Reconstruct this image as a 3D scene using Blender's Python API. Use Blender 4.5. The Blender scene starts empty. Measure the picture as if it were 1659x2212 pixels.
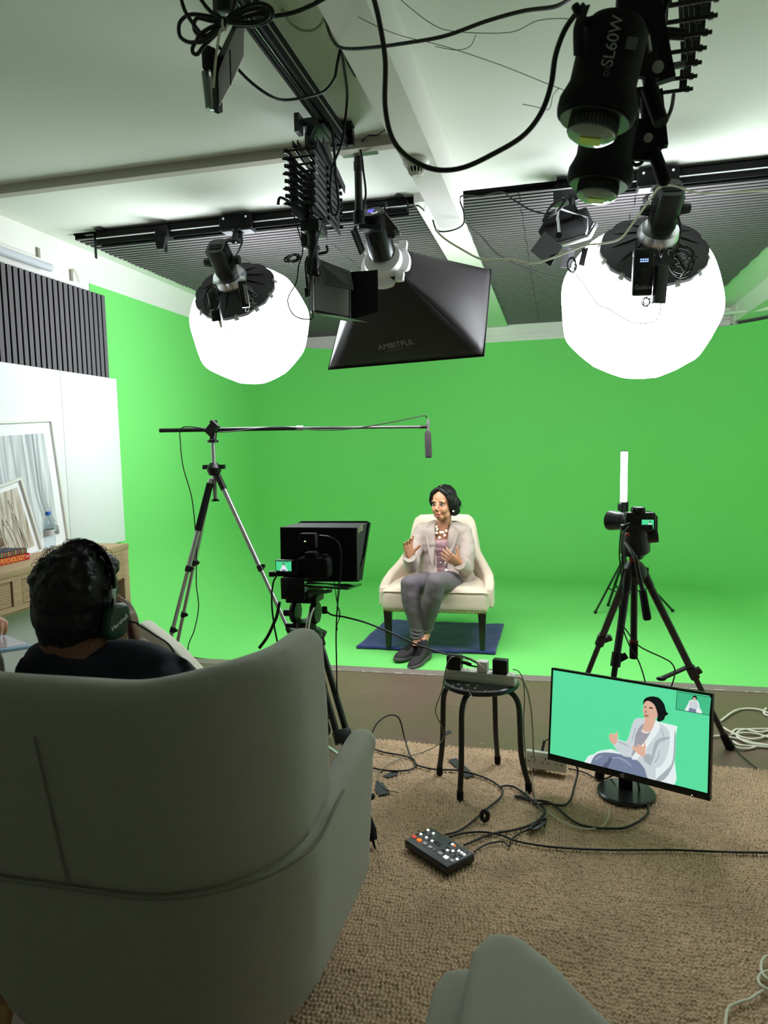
import bpy, bmesh, math, random
import numpy as np
from mathutils import Vector, Matrix, noise
random.seed(7)
PI = math.pi
V = Vector
COL = bpy.context.scene.collection
# ---------------------------------------------------------------- camera geometry
FPX = 1540.0
CAMH = 1.42
RW = ((0.97134, 0.00215, 0.23768), (0.23624, 0.09185, -0.96735), (-0.02389, 0.99577, 0.08871))
_y = V((375.5, 146, -FPX)).normalized()
_x = V((6329.5, 14, FPX)); _x = (_x - _y * _x.dot(_y)).normalized()
_z = _x.cross(_y)
RM = Matrix((_x, _y, _z))          # world from camera
def ray(px, py): return RM @ V((px - 829.5, 1106 - py, -FPX))
def P(px, py, x=None, y=None, z=None):
    d = ray(px, py)
    t = y / d.y if y is not None else ((z - CAMH) / d.z if z is not None else x / d.x)
    return d * t + V((0, 0, CAMH))
# ---------------------------------------------------------------- materials
def lin(c):
    r = []
    for v in c[:3]:
        v = v / 255.0
        r.append(v / 12.92 if v <= 0.04045 else ((v + 0.055) / 1.055) ** 2.4)
    return tuple(r) + (1.0,)
MATS = {}
def mat(name, col, rough=0.6, metal=0.0, emit=0.0, ecol=None, spec=0.5, var=0.0, vscale=20.0, bump=0.0, bscale=200.0, aniso=(1, 1, 1), coat=0.0, trans=0.0, sheen=0.0, alpha=1.0):
    if name in MATS: return MATS[name]
    m = bpy.data.materials.new(name); m.use_nodes = True
    nt = m.node_tree; b = nt.nodes['Principled BSDF']
    c = lin(col)
    b.inputs['Base Color'].default_value = c
    b.inputs['Roughness'].default_value = rough
    b.inputs['Metallic'].default_value = metal
    b.inputs['Specular IOR Level'].default_value = spec
    b.inputs['Coat Weight'].default_value = coat
    b.inputs['Sheen Weight'].default_value = sheen
    b.inputs['Transmission Weight'].default_value = trans
    b.inputs['Alpha'].default_value = alpha
    if emit:
        b.inputs['Emission Color'].default_value = lin(ecol or col)
        b.inputs['Emission Strength'].default_value = emit
    tc = nt.nodes.new('ShaderNodeTexCoord'); mp = nt.nodes.new('ShaderNodeMapping')
    mp.inputs['Scale'].default_value = aniso
    nt.links.new(tc.outputs['Object'], mp.inputs['Vector'])
    n = nt.nodes.new('ShaderNodeTexNoise'); n.inputs['Scale'].default_value = vscale; n.inputs['Detail'].default_value = 4
    nt.links.new(mp.outputs['Vector'], n.inputs['Vector'])
    mx = nt.nodes.new('ShaderNodeMix'); mx.data_type = 'RGBA'
    v = max(var, 0.03)
    mx.inputs[6].default_value = tuple(max(0, k * (1 - v)) for k in c[:3]) + (1,)
    mx.inputs[7].default_value = tuple(min(1, k * (1 + v)) for k in c[:3]) + (1,)
    nt.links.new(n.outputs['Fac'], mx.inputs[0])
    nt.links.new(mx.outputs[2], b.inputs['Base Color'])
    if bump:
        n2 = nt.nodes.new('ShaderNodeTexNoise'); n2.inputs['Scale'].default_value = bscale; n2.inputs['Detail'].default_value = 3
        nt.links.new(mp.outputs['Vector'], n2.inputs['Vector'])
        bp = nt.nodes.new('ShaderNodeBump'); bp.inputs['Strength'].default_value = bump; bp.inputs['Distance'].default_value = 0.004
        nt.links.new(n2.outputs['Fac'], bp.inputs['Height'])
        nt.links.new(bp.outputs['Normal'], b.inputs['Normal'])
    MATS[name] = m
    return m
# ---------------------------------------------------------------- mesh builder
def frame(o, z=None, x=None, y=None):
    """matrix with local z (and x or y hint) along the given directions"""
    z = V(z).normalized()
    if x is not None:
        x = V(x); x = (x - z * x.dot(z)).normalized(); yy = z.cross(x)
    else:
        h = V(y) if y is not None else (V((0, 0, 1)) if abs(z.z) < 0.95 else V((0, 1, 0)))
        yy = (h - z * h.dot(z)).normalized(); x = yy.cross(z)
    m = Matrix((x, yy, z)).transposed().to_4x4(); m.translation = V(o)
    return m
def fr(o, rz=0, rx=0, ry=0):
    return Matrix.Translation(V(o)) @ Matrix.Rotation(rz, 4, 'Z') @ Matrix.Rotation(ry, 4, 'Y') @ Matrix.Rotation(rx, 4, 'X')
def spline(pts, n=8, closed=False):
    pts = [V(p) for p in pts]
    if len(pts) < 3: return pts
    out = []
    N = len(pts)
    rng = N if closed else N - 1
    for i in range(rng):
        if closed: p0, p1, p2, p3 = pts[i - 1], pts[i], pts[(i + 1) % N], pts[(i + 2) % N]
        else: p0, p1, p2, p3 = pts[max(i - 1, 0)], pts[i], pts[i + 1], pts[min(i + 2, N - 1)]
        for k in range(n):
            t = k / n
            out.append(0.5 * ((2 * p1) + (p2 - p0) * t + (2 * p0 - 5 * p1 + 4 * p2 - p3) * t * t + (3 * p1 - p0 - 3 * p2 + p3) * t ** 3))
    if not closed: out.append(pts[-1])
    return out
class MB:
    def __init__(s, M=None):
        s.v = []; s.f = []; s.M = M or Matrix.Identity(4)
    def add(s, vs, fs, M=None):
        m = s.M @ M if M is not None else s.M
        o = len(s.v)
        s.v += [m @ V(p) for p in vs]
        s.f += [tuple(i + o for i in f) for f in fs]
        return s
    def box(s, c, d, M=None, bev=0.0, seg=2):
        x, y, z = d[0] / 2, d[1] / 2, d[2] / 2
        if not bev:
            vs = [(c[0] + i * x, c[1] + j * y, c[2] + k * z) for i in (-1, 1) for j in (-1, 1) for k in (-1, 1)]
            return s.add(vs, [(0, 1, 3, 2), (4, 6, 7, 5), (0, 4, 5, 1), (2, 3, 7, 6), (0, 2, 6, 4), (1, 5, 7, 3)], M)
        bm = bmesh.new(); bmesh.ops.create_cube(bm, size=1)
        for v in bm.verts: v.co = V((v.co.x * d[0], v.co.y * d[1], v.co.z * d[2]))
        bmesh.ops.bevel(bm, geom=bm.edges[:], offset=min(bev, min(d) * 0.49), segments=seg, affect='EDGES', profile=0.5)
        bm.verts.index_update()
        s.add([v.co + V(c) for v in bm.verts], [[v.index for v in f.verts] for f in bm.faces], M); bm.free()
        return s
    def cyl(s, a, b, r, r2=None, n=16, M=None):
        a, b = V(a), V(b); r2 = r if r2 is None else r2
        fm = frame(a, b - a); L = (b - a).length
        vs = [];
        for (rr, zz) in ((r, 0), (r2, L)):
            vs += [fm @ V((rr * math.cos(2 * PI * i / n), rr * math.sin(2 * PI * i / n), zz)) for i in range(n)]
        fs = [(i, (i + 1) % n, n + (i + 1) % n, n + i) for i in range(n)] + [tuple(range(n - 1, -1, -1)), tuple(range(n, 2 * n))]
        return s.add(vs, fs, M)
    def lathe(s, prof, M=None, n=24, ang=2 * PI):
        vs = []; fs = []; full = ang > 2 * PI - 0.01
        m = n if full else n + 1
        for (r, z) in prof:
            for i in range(m):
                a = ang * i / n; vs.append((r * math.cos(a), r * math.sin(a), z))
        for j in range(len(prof) - 1):
            for i in range(n):
                i2 = (i + 1) % m
                fs.append((j * m + i, j * m + i2, (j + 1) * m + i2, (j + 1) * m + i))
        if full:
            if prof[0][0] > 1e-5: fs.append(tuple(range(m - 1, -1, -1)))
            if prof[-1][0] > 1e-5: fs.append(tuple((len(prof) - 1) * m + i for i in range(m)))
        return s.add(vs, fs, M)
    def tube(s, pts, r, n=8, sm=0, closed=False, M=None, rads=None):
        pts = [V(p) for p in pts]
        if rads is not None and sm:
            rads = [(q.x, q.y) for q in spline([V((q, q, 0) if isinstance(q, (int, float)) else (q[0], q[1], 0)) for q in rads], sm, closed)]
        if sm: pts = spline(pts, sm, closed)
        N = len(pts); vs = []; fs = []
        up = None
        for i, p in enumerate(pts):
            if closed: t = pts[(i + 1) % N] - pts[i - 1]
            else: t = pts[min(i + 1, N - 1)] - pts[max(i - 1, 0)]
            if t.length < 1e-9: t = V((0, 0, 1))
            t.normalize()
            if up is None: up = t.orthogonal().normalized()
            up = (up - t * up.dot(t))
            up = up.normalized() if up.length > 1e-6 else t.orthogonal().normalized()
            w = t.cross(up); rr = rads[i] if rads is not None else r
            if isinstance(rr, (int, float)): rr = (rr, rr)
            vs += [p + up * (rr[0] * math.cos(2 * PI * k / n)) + w * (rr[1] * math.sin(2 * PI * k / n)) for k in range(n)]
        for i in range(N if closed else N - 1):
            j = (i + 1) % N
            fs += [(i * n + k, i * n + (k + 1) % n, j * n + (k + 1) % n, j * n + k) for k in range(n)]
        if not closed: fs += [tuple(range(n - 1, -1, -1)), tuple((N - 1) * n + k for k in range(n))]
        return s.add(vs, fs, M)
    def prism(s, poly, h, M=None, z0=0.0):
        n = len(poly)
        vs = [(p[0], p[1], z0) for p in poly] + [(p[0], p[1], z0 + h) for p in poly]
        fs = [tuple(range(n - 1, -1, -1)), tuple(range(n, 2 * n))] + [(i, (i + 1) % n, n + (i + 1) % n, n + i) for i in range(n)]
        return s.add(vs, fs, M)
    def ball(s, c, r, M=None, n=16, m=10):
        r = (r, r, r) if isinstance(r, (int, float)) else r
        vs = [(c[0], c[1], c[2] + r[2])]; fs = []
        for j in range(1, m):
            t = PI * j / m
            vs += [(c[0] + r[0] * math.sin(t) * math.cos(2 * PI * i / n), c[1] + r[1] * math.sin(t) * math.sin(2 * PI * i / n), c[2] + r[2] * math.cos(t)) for i in range(n)]
        vs.append((c[0], c[1], c[2] - r[2]))
        fs += [(0, 1 + i, 1 + (i + 1) % n) for i in range(n)]
        for j in range(m - 2):
            fs += [(1 + j * n + i, 1 + (j + 1) * n + i, 1 + (j + 1) * n + (i + 1) % n, 1 + j * n + (i + 1) % n) for i in range(n)]
        e = len(vs) - 1; o = 1 + (m - 2) * n
        fs += [(e, o + (i + 1) % n, o + i) for i in range(n)]
        return s.add(vs, fs, M)
    def loft(s, rings, closed=True, cap=True, M=None):
        n = len(rings[0]); vs = [p for r in rings for p in r]; fs = []
        for j in range(len(rings) - 1):
            for i in range(n if closed else n - 1):
                fs.append((j * n + i, j * n + (i + 1) % n, (j + 1) * n + (i + 1) % n, (j + 1) * n + i))
        if cap and closed: fs += [tuple(range(n - 1, -1, -1)), tuple((len(rings) - 1) * n + i for i in range(n))]
        return s.add(vs, fs, M)
    def sheet(s, corners, th, M=None):
        """planar polygon in 3-D given a thickness"""
        c = [V(p) for p in corners]; nrm = (c[1] - c[0]).cross(c[2] - c[0]).normalized() * th
        n = len(c); vs = c + [p - nrm for p in c]
        fs = [tuple(range(n)), tuple(range(2 * n - 1, n - 1, -1))] + [((i + 1) % n, i, n + i, n + (i + 1) % n) for i in range(n)]
        return s.add(vs, fs, M)
    def bar(s, a, b, w, h, up=(0, 0, 1), M=None, bev=0):
        """rectangular bar from a to b; h along up"""
        a, b = V(a), V(b); fm = frame((a + b) / 2, b - a, y=up)
        return s.box((0, 0, 0), (w, h, (b - a).length), fm if M is None else M @ fm, bev)
# ---------------------------------------------------------------- objects
def _off(par):
    o = V((0, 0, 0))
    while par is not None:
        o += par.location; par = par.parent
    return o
def link(name, me, m, parent):
    o = bpy.data.objects.new(name, me); COL.objects.link(o)
    if m is not None:
        me.materials.clear(); me.materials.append(m)
    if parent is not None: o.parent = parent
    return o
def build(name, mb, m, parent=None, sharp=35, flat=False):
    off = _off(parent)
    me = bpy.data.meshes.new(name)
    me.from_pydata([v - off for v in mb.v], [], mb.f); me.update()
    bm = bmesh.new(); bm.from_mesh(me); bmesh.ops.recalc_face_normals(bm, faces=bm.faces[:]); bm.to_mesh(me); bm.free()
    if not flat:
        me.polygons.foreach_set('use_smooth', [True] * len(me.polygons))
        me.set_sharp_from_angle(angle=math.radians(sharp))
    return link(name, me, m, parent)
def organic(name, mb, m, parent=None, voxel=0.004, smooth=6, fold=0.0, fscale=20.0, fvec=(1, 1, 1), dec=None, mod=None):
    """one continuous skin over the union of the shapes"""
    me = bpy.data.meshes.new('t'); me.from_pydata([tuple(v) for v in mb.v], [], mb.f); me.update()
    bm = bmesh.new(); bm.from_mesh(me); bmesh.ops.recalc_face_normals(bm, faces=bm.faces[:]); bm.to_mesh(me); bm.free()
    o = bpy.data.objects.new('t', me); COL.objects.link(o)
    r = o.modifiers.new('r', 'REMESH'); r.mode = 'VOXEL'; r.voxel_size = voxel; r.use_smooth_shade = True
    if smooth:
        k = o.modifiers.new('s', 'SMOOTH'); k.iterations = smooth; k.factor = 0.5
    if dec:
        k = o.modifiers.new('d', 'DECIMATE'); k.ratio = dec
    dg = bpy.context.evaluated_depsgraph_get()
    me2 = bpy.data.meshes.new_from_object(o.evaluated_get(dg))
    bpy.data.objects.remove(o); bpy.data.meshes.remove(me)
    off = _off(parent)
    nv = [v.normal.copy() for v in me2.vertices] if fold else None
    for i, v in enumerate(me2.vertices):
        c = v.co.copy()
        if mod: c = mod(c)
        if fold:
            q = V((c.x * fvec[0], c.y * fvec[1], c.z * fvec[2])) * fscale
            d = noise.noise(q) + 0.5 * noise.noise(q * 2.1)
            c = c + nv[i] * (d * fold)
        v.co = c - off
    me2.polygons.foreach_set('use_smooth', [True] * len(me2.polygons))
    me2.name = name
    return link(name, me2, m, parent)
def thing(name, label, cat, loc=(0, 0, 0), group=None):
    o = bpy.data.objects.new(name, None); COL.objects.link(o); o.location = V(loc)
    o.empty_display_size = 0.05
    o['label'] = label; o['category'] = cat
    if group: o['group'] = group
    return o
def tag(o, label, cat, group=None, kind=None):
    o['label'] = label; o['category'] = cat
    if group: o['group'] = group
    if kind: o['kind'] = kind
    return o
def struct(name, mb, m, label=None, **k):
    o = build(name, mb, m, None, **k); o['kind'] = 'structure'
    if label: o['label'] = label
    return o
def dup(o, d=(0, 0, 0), label=None, group=None, parent=None, top=True):
    c = o.copy(); COL.objects.link(c); c.parent = parent
    if top:
        c.location = o.location + V(d)
        if label: c['label'] = label
        if group: c['group'] = group
    for ch in list(o.children): dup(ch, parent=c, top=False)
    return c
def text(name, s, size, M, m, parent, th=0.0004, align='CENTER', sx=1.0):
    cu = bpy.data.curves.new('t', 'FONT'); cu.body = s; cu.size = size; cu.extrude = th
    cu.align_x = align; cu.align_y = 'CENTER'
    o = bpy.data.objects.new('t', cu); COL.objects.link(o)
    dg = bpy.context.evaluated_depsgraph_get(); me = bpy.data.meshes.new_from_object(o.evaluated_get(dg))
    bpy.data.objects.remove(o)
    off = _off(parent)
    for v in me.vertices: v.co = (M @ V((v.co.x * sx, v.co.y, v.co.z))) - off
    me.name = name
    return link(name, me, m, parent)
def cable(name, pts, r, m, label, cat='cable', group=None, n=8, sm=8):
    o = build(name, MB().tube(pts, r, n, sm), m)
    return tag(o, label, cat, group)
def smoothstep(a, b, x):
    t = max(0, min(1, (x - a) / (b - a))); return t * t * (3 - 2 * t)
BLACK = mat('black_metal', (14, 14, 15), 0.42, spec=0.4)
BLACKP = mat('black_plastic', (10, 10, 11), 0.38, spec=0.4, var=.1)
SATIN = mat('satin_black', (22, 22, 24), 0.3, spec=0.5)
MATTEB = mat('matte_black', (9, 9, 10), 0.75, spec=0.25)
DGREY = mat('dark_grey_metal', (58, 58, 62), 0.45, metal=.3)
CABLE = mat('black_cable', (9, 9, 9), 0.5, spec=0.45)
GCABLE = mat('grey_cable', (120, 118, 100), 0.5)
WCABLE = mat('white_cable', (212, 208, 190), 0.5)
CHROME = mat('bright_metal', (215, 215, 218), 0.28, metal=1.0)
SILVER = mat('silver_anodised', (178, 178, 180), 0.35, metal=.85)
WHITEP = mat('white_plastic', (222, 220, 214), 0.45)
PRINT = mat('pale_print', (150, 150, 150), 0.6)
GREYF = mat('grey_sheet', (96, 94, 100), 0.55, metal=.2)
EXPO = 0.12; LE_STR = 18.0; SB_STR = 15.0
# ================================================================ room shell
CZ = 2.80; XL = -3.09; XR = 2.25; YB = 8.27; YF = -2.6; G = 0.015; GT = 2.585
def plaster(name, col, bump=.12, dirt=0.0):
    m = mat(name, col, 0.85, spec=0.2, var=.05, vscale=1.3, bump=bump, bscale=9)
    return m
PLASTER = plaster('white_plaster', (226, 224, 219)); CEILP = plaster('ceiling_paint', (222, 226, 216))
# floor : dark brown-grey painted concrete with scuffs
fm = mat('painted_concrete', (110, 90, 78), 0.42, spec=.4, var=.18, vscale=2.2, bump=.05, bscale=30)
nt = fm.node_tree; b = nt.nodes['Principled BSDF']
tc = nt.nodes.new('ShaderNodeTexCoord')
def fl_layer(prev, scale, lo, hi, colr, dims=(1, 1, 1), detail=6):
    mp = nt.nodes.new('ShaderNodeMapping'); mp.inputs['Scale'].default_value = dims; nt.links.new(tc.outputs['Object'], mp.inputs[0])
    n = nt.nodes.new('ShaderNodeTexNoise'); n.inputs['Scale'].default_value = scale; n.inputs['Detail'].default_value = detail
    nt.links.new(mp.outputs[0], n.inputs['Vector'])
    r = nt.nodes.new('ShaderNodeValToRGB'); r.color_ramp.elements[0].position = lo; r.color_ramp.elements[1].position = hi
    nt.links.new(n.outputs['Fac'], r.inputs[0])
    mx = nt.nodes.new('ShaderNodeMix'); mx.data_type = 'RGBA'; nt.links.new(r.outputs[0], mx.inputs[0])
    nt.links.new(prev, mx.inputs[6]); mx.inputs[7].default_value = lin(colr); return mx.outputs[2]
prev = b.inputs['Base Color'].links[0].from_socket
prev = fl_layer(prev, 1.1, .45, .62, (98, 90, 66))
prev = fl_layer(prev, 6, .6, .8, (122, 106, 92), (1, 5, 1))
prev = fl_layer(prev, 30, .76, .775, (175, 168, 158), (1, 1, 1), 2)
nt.links.new(prev, b.inputs['Base Color'])
struct('floor', MB().box(((XL + XR) / 2, (YF + YB) / 2, -.05), (XR - XL + .4, YB - YF + .4, .1)), fm, 'brown painted concrete floor')
struct('ceiling', MB().box(((XL + XR) / 2, (YF + YB) / 2, CZ + .05), (XR - XL + .4, YB - YF + .4, .1)), CEILP, 'off-white plaster ceiling')
struct('wall_left', MB().box((XL - .05, (YF + YB) / 2, CZ / 2), (.1, YB - YF + .2, CZ)), PLASTER, 'white plaster left wall')
struct('wall_right', MB().box((XR + .05, (YF + YB) / 2, CZ / 2), (.1, YB - YF + .2, CZ)), PLASTER, 'white plaster right wall')
struct('wall_back', MB().box(((XL + XR) / 2, YB + .05, CZ / 2), (XR - XL + .2, .1, CZ)), PLASTER, 'white wall above the green screen')
struct('wall_front', MB().box(((XL + XR) / 2, YF - .05, CZ / 2), (XR - XL + .2, .1, CZ)), PLASTER, 'white wall behind the seating')
# beams
struct('trim_beam', MB().box((-.555, 1.0, 2.7), (.13, 5.9, .2)).box((-.65, 6.1, 2.775), (.22, 4.3, .05)), PLASTER, 'white plaster ceiling beam running towards the green screen')
struct('trim_ridge', MB().box(((XL - .62) / 2, 3.24, 2.785), (-.62 - XL, .085, .03)).box(((XL - .62) / 2, 3.20, 2.765), (-.62 - XL, .012, .02)), mat('ridge_paint', (176, 172, 158), .8), 'flat conduit ridge across the ceiling')
struct('trim_beam_right', MB().box((2.0, 6.9, 2.71), (.5, 2.9, .18)), PLASTER, 'white beam in the far right corner')
# band mouldings on back wall
struct('trim_moulding', MB().box((-.4, YB - .01, 2.625), (5.2, .02, .02)).box((-.4, YB - .008, 2.66), (5.2, .012, .008)), PLASTER, 'thin moulding above the green wall')
# ---------------------------------------------------------------- cyclorama
GREEN = mat('chroma_green', (118, 212, 112), 0.72, spec=.25, var=.02, vscale=1.5)
def cyc():
    X0, X1, Y1, Y0 = XL + .004, XR - .03, YB - .012, 4.35
    Rc, r = 1.25, .75
    def path(ins, n=14):
        rc = Rc - ins; p = []
        p.append((X0 + ins, Y0)); p.append((X0 + ins, Y1 - Rc - .3)); p.append((X0 + ins, Y1 - Rc))
        for k in range(1, n): a = PI - (PI / 2) * k / n; p.append((X0 + Rc + rc * math.cos(a), Y1 - Rc + rc * math.sin(a)))
        p.append((X0 + Rc, Y1 - ins)); p.append((X1 - Rc, Y1 - ins))
        for k in range(1, n): a = PI / 2 - (PI / 2) * k / n; p.append((X1 - Rc + rc * math.cos(a), Y1 - Rc + rc * math.sin(a)))
        p.append((X1 - ins, Y1 - Rc)); p.append((X1 - ins, Y1 - Rc - .3)); p.append((X1 - ins, Y0)); return p
    rows = [[(x, y, GT) for x, y in path(0)]]
    for k in range(0, 15):
        a = (PI / 2) * k / 14
        ins, z = r * (1 - math.cos(a)), r * (1 - math.sin(a)) + G
        if k == 14: z = G
        rows.append([(x, y, z) for x, y in path(ins)])
    rows.append([(x, y, G) for x, y in path(r + .08)])
    N = len(rows[0]); cuts = [0, 1, N - 2, N - 1]
    for (a, b_, nm, lab) in ((0, 1, 'wall_green_left', 'left side of the chroma green cyclorama'), (1, N - 2, 'wall_green_back', 'back of the chroma green cyclorama curving into the floor'), (N - 2, N - 1, 'wall_green_right', 'right side of the chroma green cyclorama')):
        mb = MB(); mb.loft([row[a:b_ + 1] for row in rows], closed=False, cap=False)
        c = build(nm, mb, GREEN, None, sharp=60); c['kind'] = 'structure'; c['label'] = lab
    ring = rows[-1]
    mb = MB(); mb.v = [V(p) for p in ring] + [V((p[0], p[1], .002)) for p in ring]; mb.f = [tuple(range(N)), tuple(range(2 * N - 1, N - 1, -1))] + [(i, (i + 1) % N, N + (i + 1) % N, N + i) for i in range(N)]
    struct('floor_green', mb, GREEN, 'chroma green painted floor of the cyclorama')
cyc()
edge = MB().add([(XL, 4.285, 0.002), (XR, 4.285, .002), (XR, 4.352, G), (XL, 4.352, G), (XL, 4.285, 0), (XR, 4.285, 0), (XR, 4.352, 0), (XL, 4.352, 0)],
    [(0, 1, 2, 3), (4, 7, 6, 5), (0, 4, 5, 1), (2, 6, 7, 3), (0, 3, 7, 4), (1, 5, 6, 2)])
struct('trim_1', edge, mat('edge_strip', (128, 118, 110), .5, var=.2, vscale=9), 'grey strip along the front edge of the green floor')
r_ = random.Random(3); ch = MB()
for i in range(70):
    x = XL + (XR - XL) * r_.random(); w = .01 + .05 * r_.random(); ch.box((x, 4.287 + r_.uniform(-.004, .004), .0035), (w, .005 + .007 * r_.random(), .003))
struct('trim_2', ch, mat('chipped_paint', (205, 198, 188), .6), 'chipped white paint along the strip')
# ---------------------------------------------------------------- slatted panels
SLAT = mat('slat_grey', (104, 99, 104), .7, spec=.2, var=.06, vscale=30, aniso=(.2, 3, 3)); FELT = mat('black_felt', (9, 9, 9), .95, spec=.1)
CSL = mat('slat_dark', (96, 90, 93), .5, spec=.35, var=.06, vscale=30, aniso=(.2, 3, 3))
xs_l = [-2.93, -2.13, -1.43, -.765]; xs_r = [-.535, -.2, .42, 1.43]
rows_y = [4.0 + .605 * i for i in range(8)]
first = True
def cpanel(x0, x1, y0, y1, lab):
    t = thing('ceiling_slat_panel', lab, 'acoustic panel', ((x0 + x1) / 2, (y0 + y1) / 2, 2.79), 'dark slatted acoustic panels on the ceiling')
    b_ = MB().box(((x0 + x1) / 2, (y0 + y1) / 2, CZ - .006), (x1 - x0, y1 - y0 - .002, .010)); build('felt_backing', b_, FELT, t)
    s_ = MB(); v_ = MB(); n = 12; pt = (y1 - y0) / n
    for k in range(n):
        cx = (x0 + x1) / 2 + .004 * math.sin(k * 7.3 + x0); s_.box((cx, y0 + pt * (k + .5), CZ - .022), (x1 - x0 - .003, pt * .50, .022)); v_.box((cx, y0 + pt * (k + .5), CZ - .0345), (x1 - x0 - .003, pt * .52, .004))
    build('slats', s_, FELT, t); build('slat_faces', v_, CSL, t)
NAMES = ['front row nearest the track', 'second row', 'third row', 'fourth row', 'fifth row', 'sixth row', 'back row against the green wall']
for (xs, side) in ((xs_l, 'left of the beam'), (xs_r, 'right of the beam')):
    for i in range(3):
        for j in range(7):
            pos = ['leftmost', 'middle', 'rightmost'][i]
            cpanel(xs[i], xs[i + 1], rows_y[j], rows_y[j + 1], f'dark slatted ceiling panel {side}, {pos} of its row, {NAMES[j]}')
# left wall slat panel above the white boards
def wpanel(y0, y1, lab):
    t = thing('wall_slat_panel', lab, 'acoustic panel', (XL + .02, (y0 + y1) / 2, 1.96), 'grey slatted panels on the left wall')
    build('felt_backing', MB().box((XL + .018, (y0 + y1) / 2, 2.235), (.034, y1 - y0, .55)), FELT, t)
    s_ = MB(); v_ = MB(); n = max(1, round((y1 - y0) / .0475)); pt = (y1 - y0) / n
    for k in range(n): s_.box((XL + .040, y0 + pt * (k + .5), 2.237), (.012, pt * .66, .56)); v_.box((XL + .048, y0 + pt * (k + .5), 2.237), (.004, pt * .68, .56))
    build('slats', s_, FELT, t); build('slat_faces', v_, SLAT, t)
wpanel(3.87, 4.455, 'grey slatted wall panel beside the green screen')
wpanel(3.25, 3.87, 'grey slatted wall panel at the left edge of the picture')
wpanel(2.6, 3.25, 'grey slatted wall panel just outside the left edge')
WB = mat('white_board', (226, 227, 228), .55, spec=.3)
for i, (a, c_, lab) in enumerate(((3.94, 4.53, 'white wall board beside the green screen'), (2.9, 3.937, 'white wall board behind the leaning pictures'))):
    o = build('wall_board', MB().box((XL + .025, (a + c_) / 2, (.8 + 1.957) / 2 if i == 0 else .98), (.05, c_ - a, 1.157 if i == 0 else 1.955), bev=.003), WB)
    tag(o, lab, 'wall board', 'white boards covering the lower left wall')
# fluorescent tube light along upper left wall
t = thing('batten_light', 'unlit white batten light on the upper left wall', 'light', (XL + .03, 3.4, 2.58))
build('housing', MB().bar((XL + .03, 2.4, 2.60), (XL + .03, 3.90, 2.60), .05, .03), WHITEP, t)
build('tube', MB().tube([(XL + .06, 2.42, 2.575), (XL + .06, 3.86, 2.575), (XL + .055, 3.90, 2.578)], .024, 14), mat('frosted_tube', (196, 196, 208), .3), t)
TRUNK = mat('trunking', (215, 213, 206), .6)
for (y, z0, z1, lab) in ((3.86, 2.62, 2.69, 'short grey conduit stub above the batten light'), (4.16, 2.56, 2.63, 'short conduit stub with loose wires near the green corner')):
    o = build('conduit_stub', MB().box((XL + .008, y, (z0 + z1) / 2), (.016, .02, z1 - z0)), mat('old_conduit', (150, 146, 134), .7)); tag(o, lab, 'conduit')
o = build('loose_wire', MB().tube([(XL + .01, 4.17, 2.60), (XL + .014, 4.19, 2.64), (XL + .014, 4.22, 2.60), (XL + .01, 4.235, 2.565)], .003, 6, 6), WCABLE); tag(o, 'loose white wire beside the conduit stub', 'wire')
# pipes in the far right corner
t = thing('water_pipe', 'white painted pipes crossing under the far right beam', 'pipe', (1.7, YB - .05, 2.66))
pp = MB().tube([(1.42, YB - .04, 2.68), (1.5, YB - .04, 2.68), (1.55, 8.15, 2.72), (1.9, 7.2, 2.6), (2.1, 6.4, 2.56)], .018, 10, 5)
build('long_pipe', pp, PLASTER, t); build('drop_pipe', MB().cyl((1.77, 8.1, 2.61), (1.77, 7.9, 2.78), .03), PLASTER, t)
build('elbow_pipe', MB().tube([(1.42, YB - .05, 2.62), (1.56, YB - .05, 2.62), (1.57, YB - .05, 2.67), (1.63, YB - .05, 2.68), (1.72, YB - .05, 2.68)], .01, 8, 4), PLASTER, t)
# smoke detector
c = P(899, 345, z=2.6)
t = thing('smoke_detector', 'round white smoke detector on the ceiling beam', 'smoke detector', (c.x, c.y, 2.6))
Md = Matrix.Translation((c.x, c.y, 2.6)) @ Matrix.Rotation(PI, 4, 'X')
build('base', MB().lathe([(.054, 0), (.055, .012), (.05, .02), (.042, .03), (.04, .034), (0, .034)], Md, 28), WHITEP, t)
cg = MB().lathe([(.02, .04), (.02, .062), (.018, .066), (0, .066)], Md, 20)
for k in range(14):
    a = 2 * PI * k / 14; ca, sa = math.cos(a), math.sin(a)
    cg.tube([(.035 * ca, .035 * sa, .034), (.029 * ca, .029 * sa, .052), (.021 * ca, .021 * sa, .062)], .0028, 6, 3, M=Md)
build('cage', cg, WHITEP, t); build('sensor', MB().lathe([(.03, .034), (.022, .05), (0, .05)], Md, 16), FELT, t)
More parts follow.
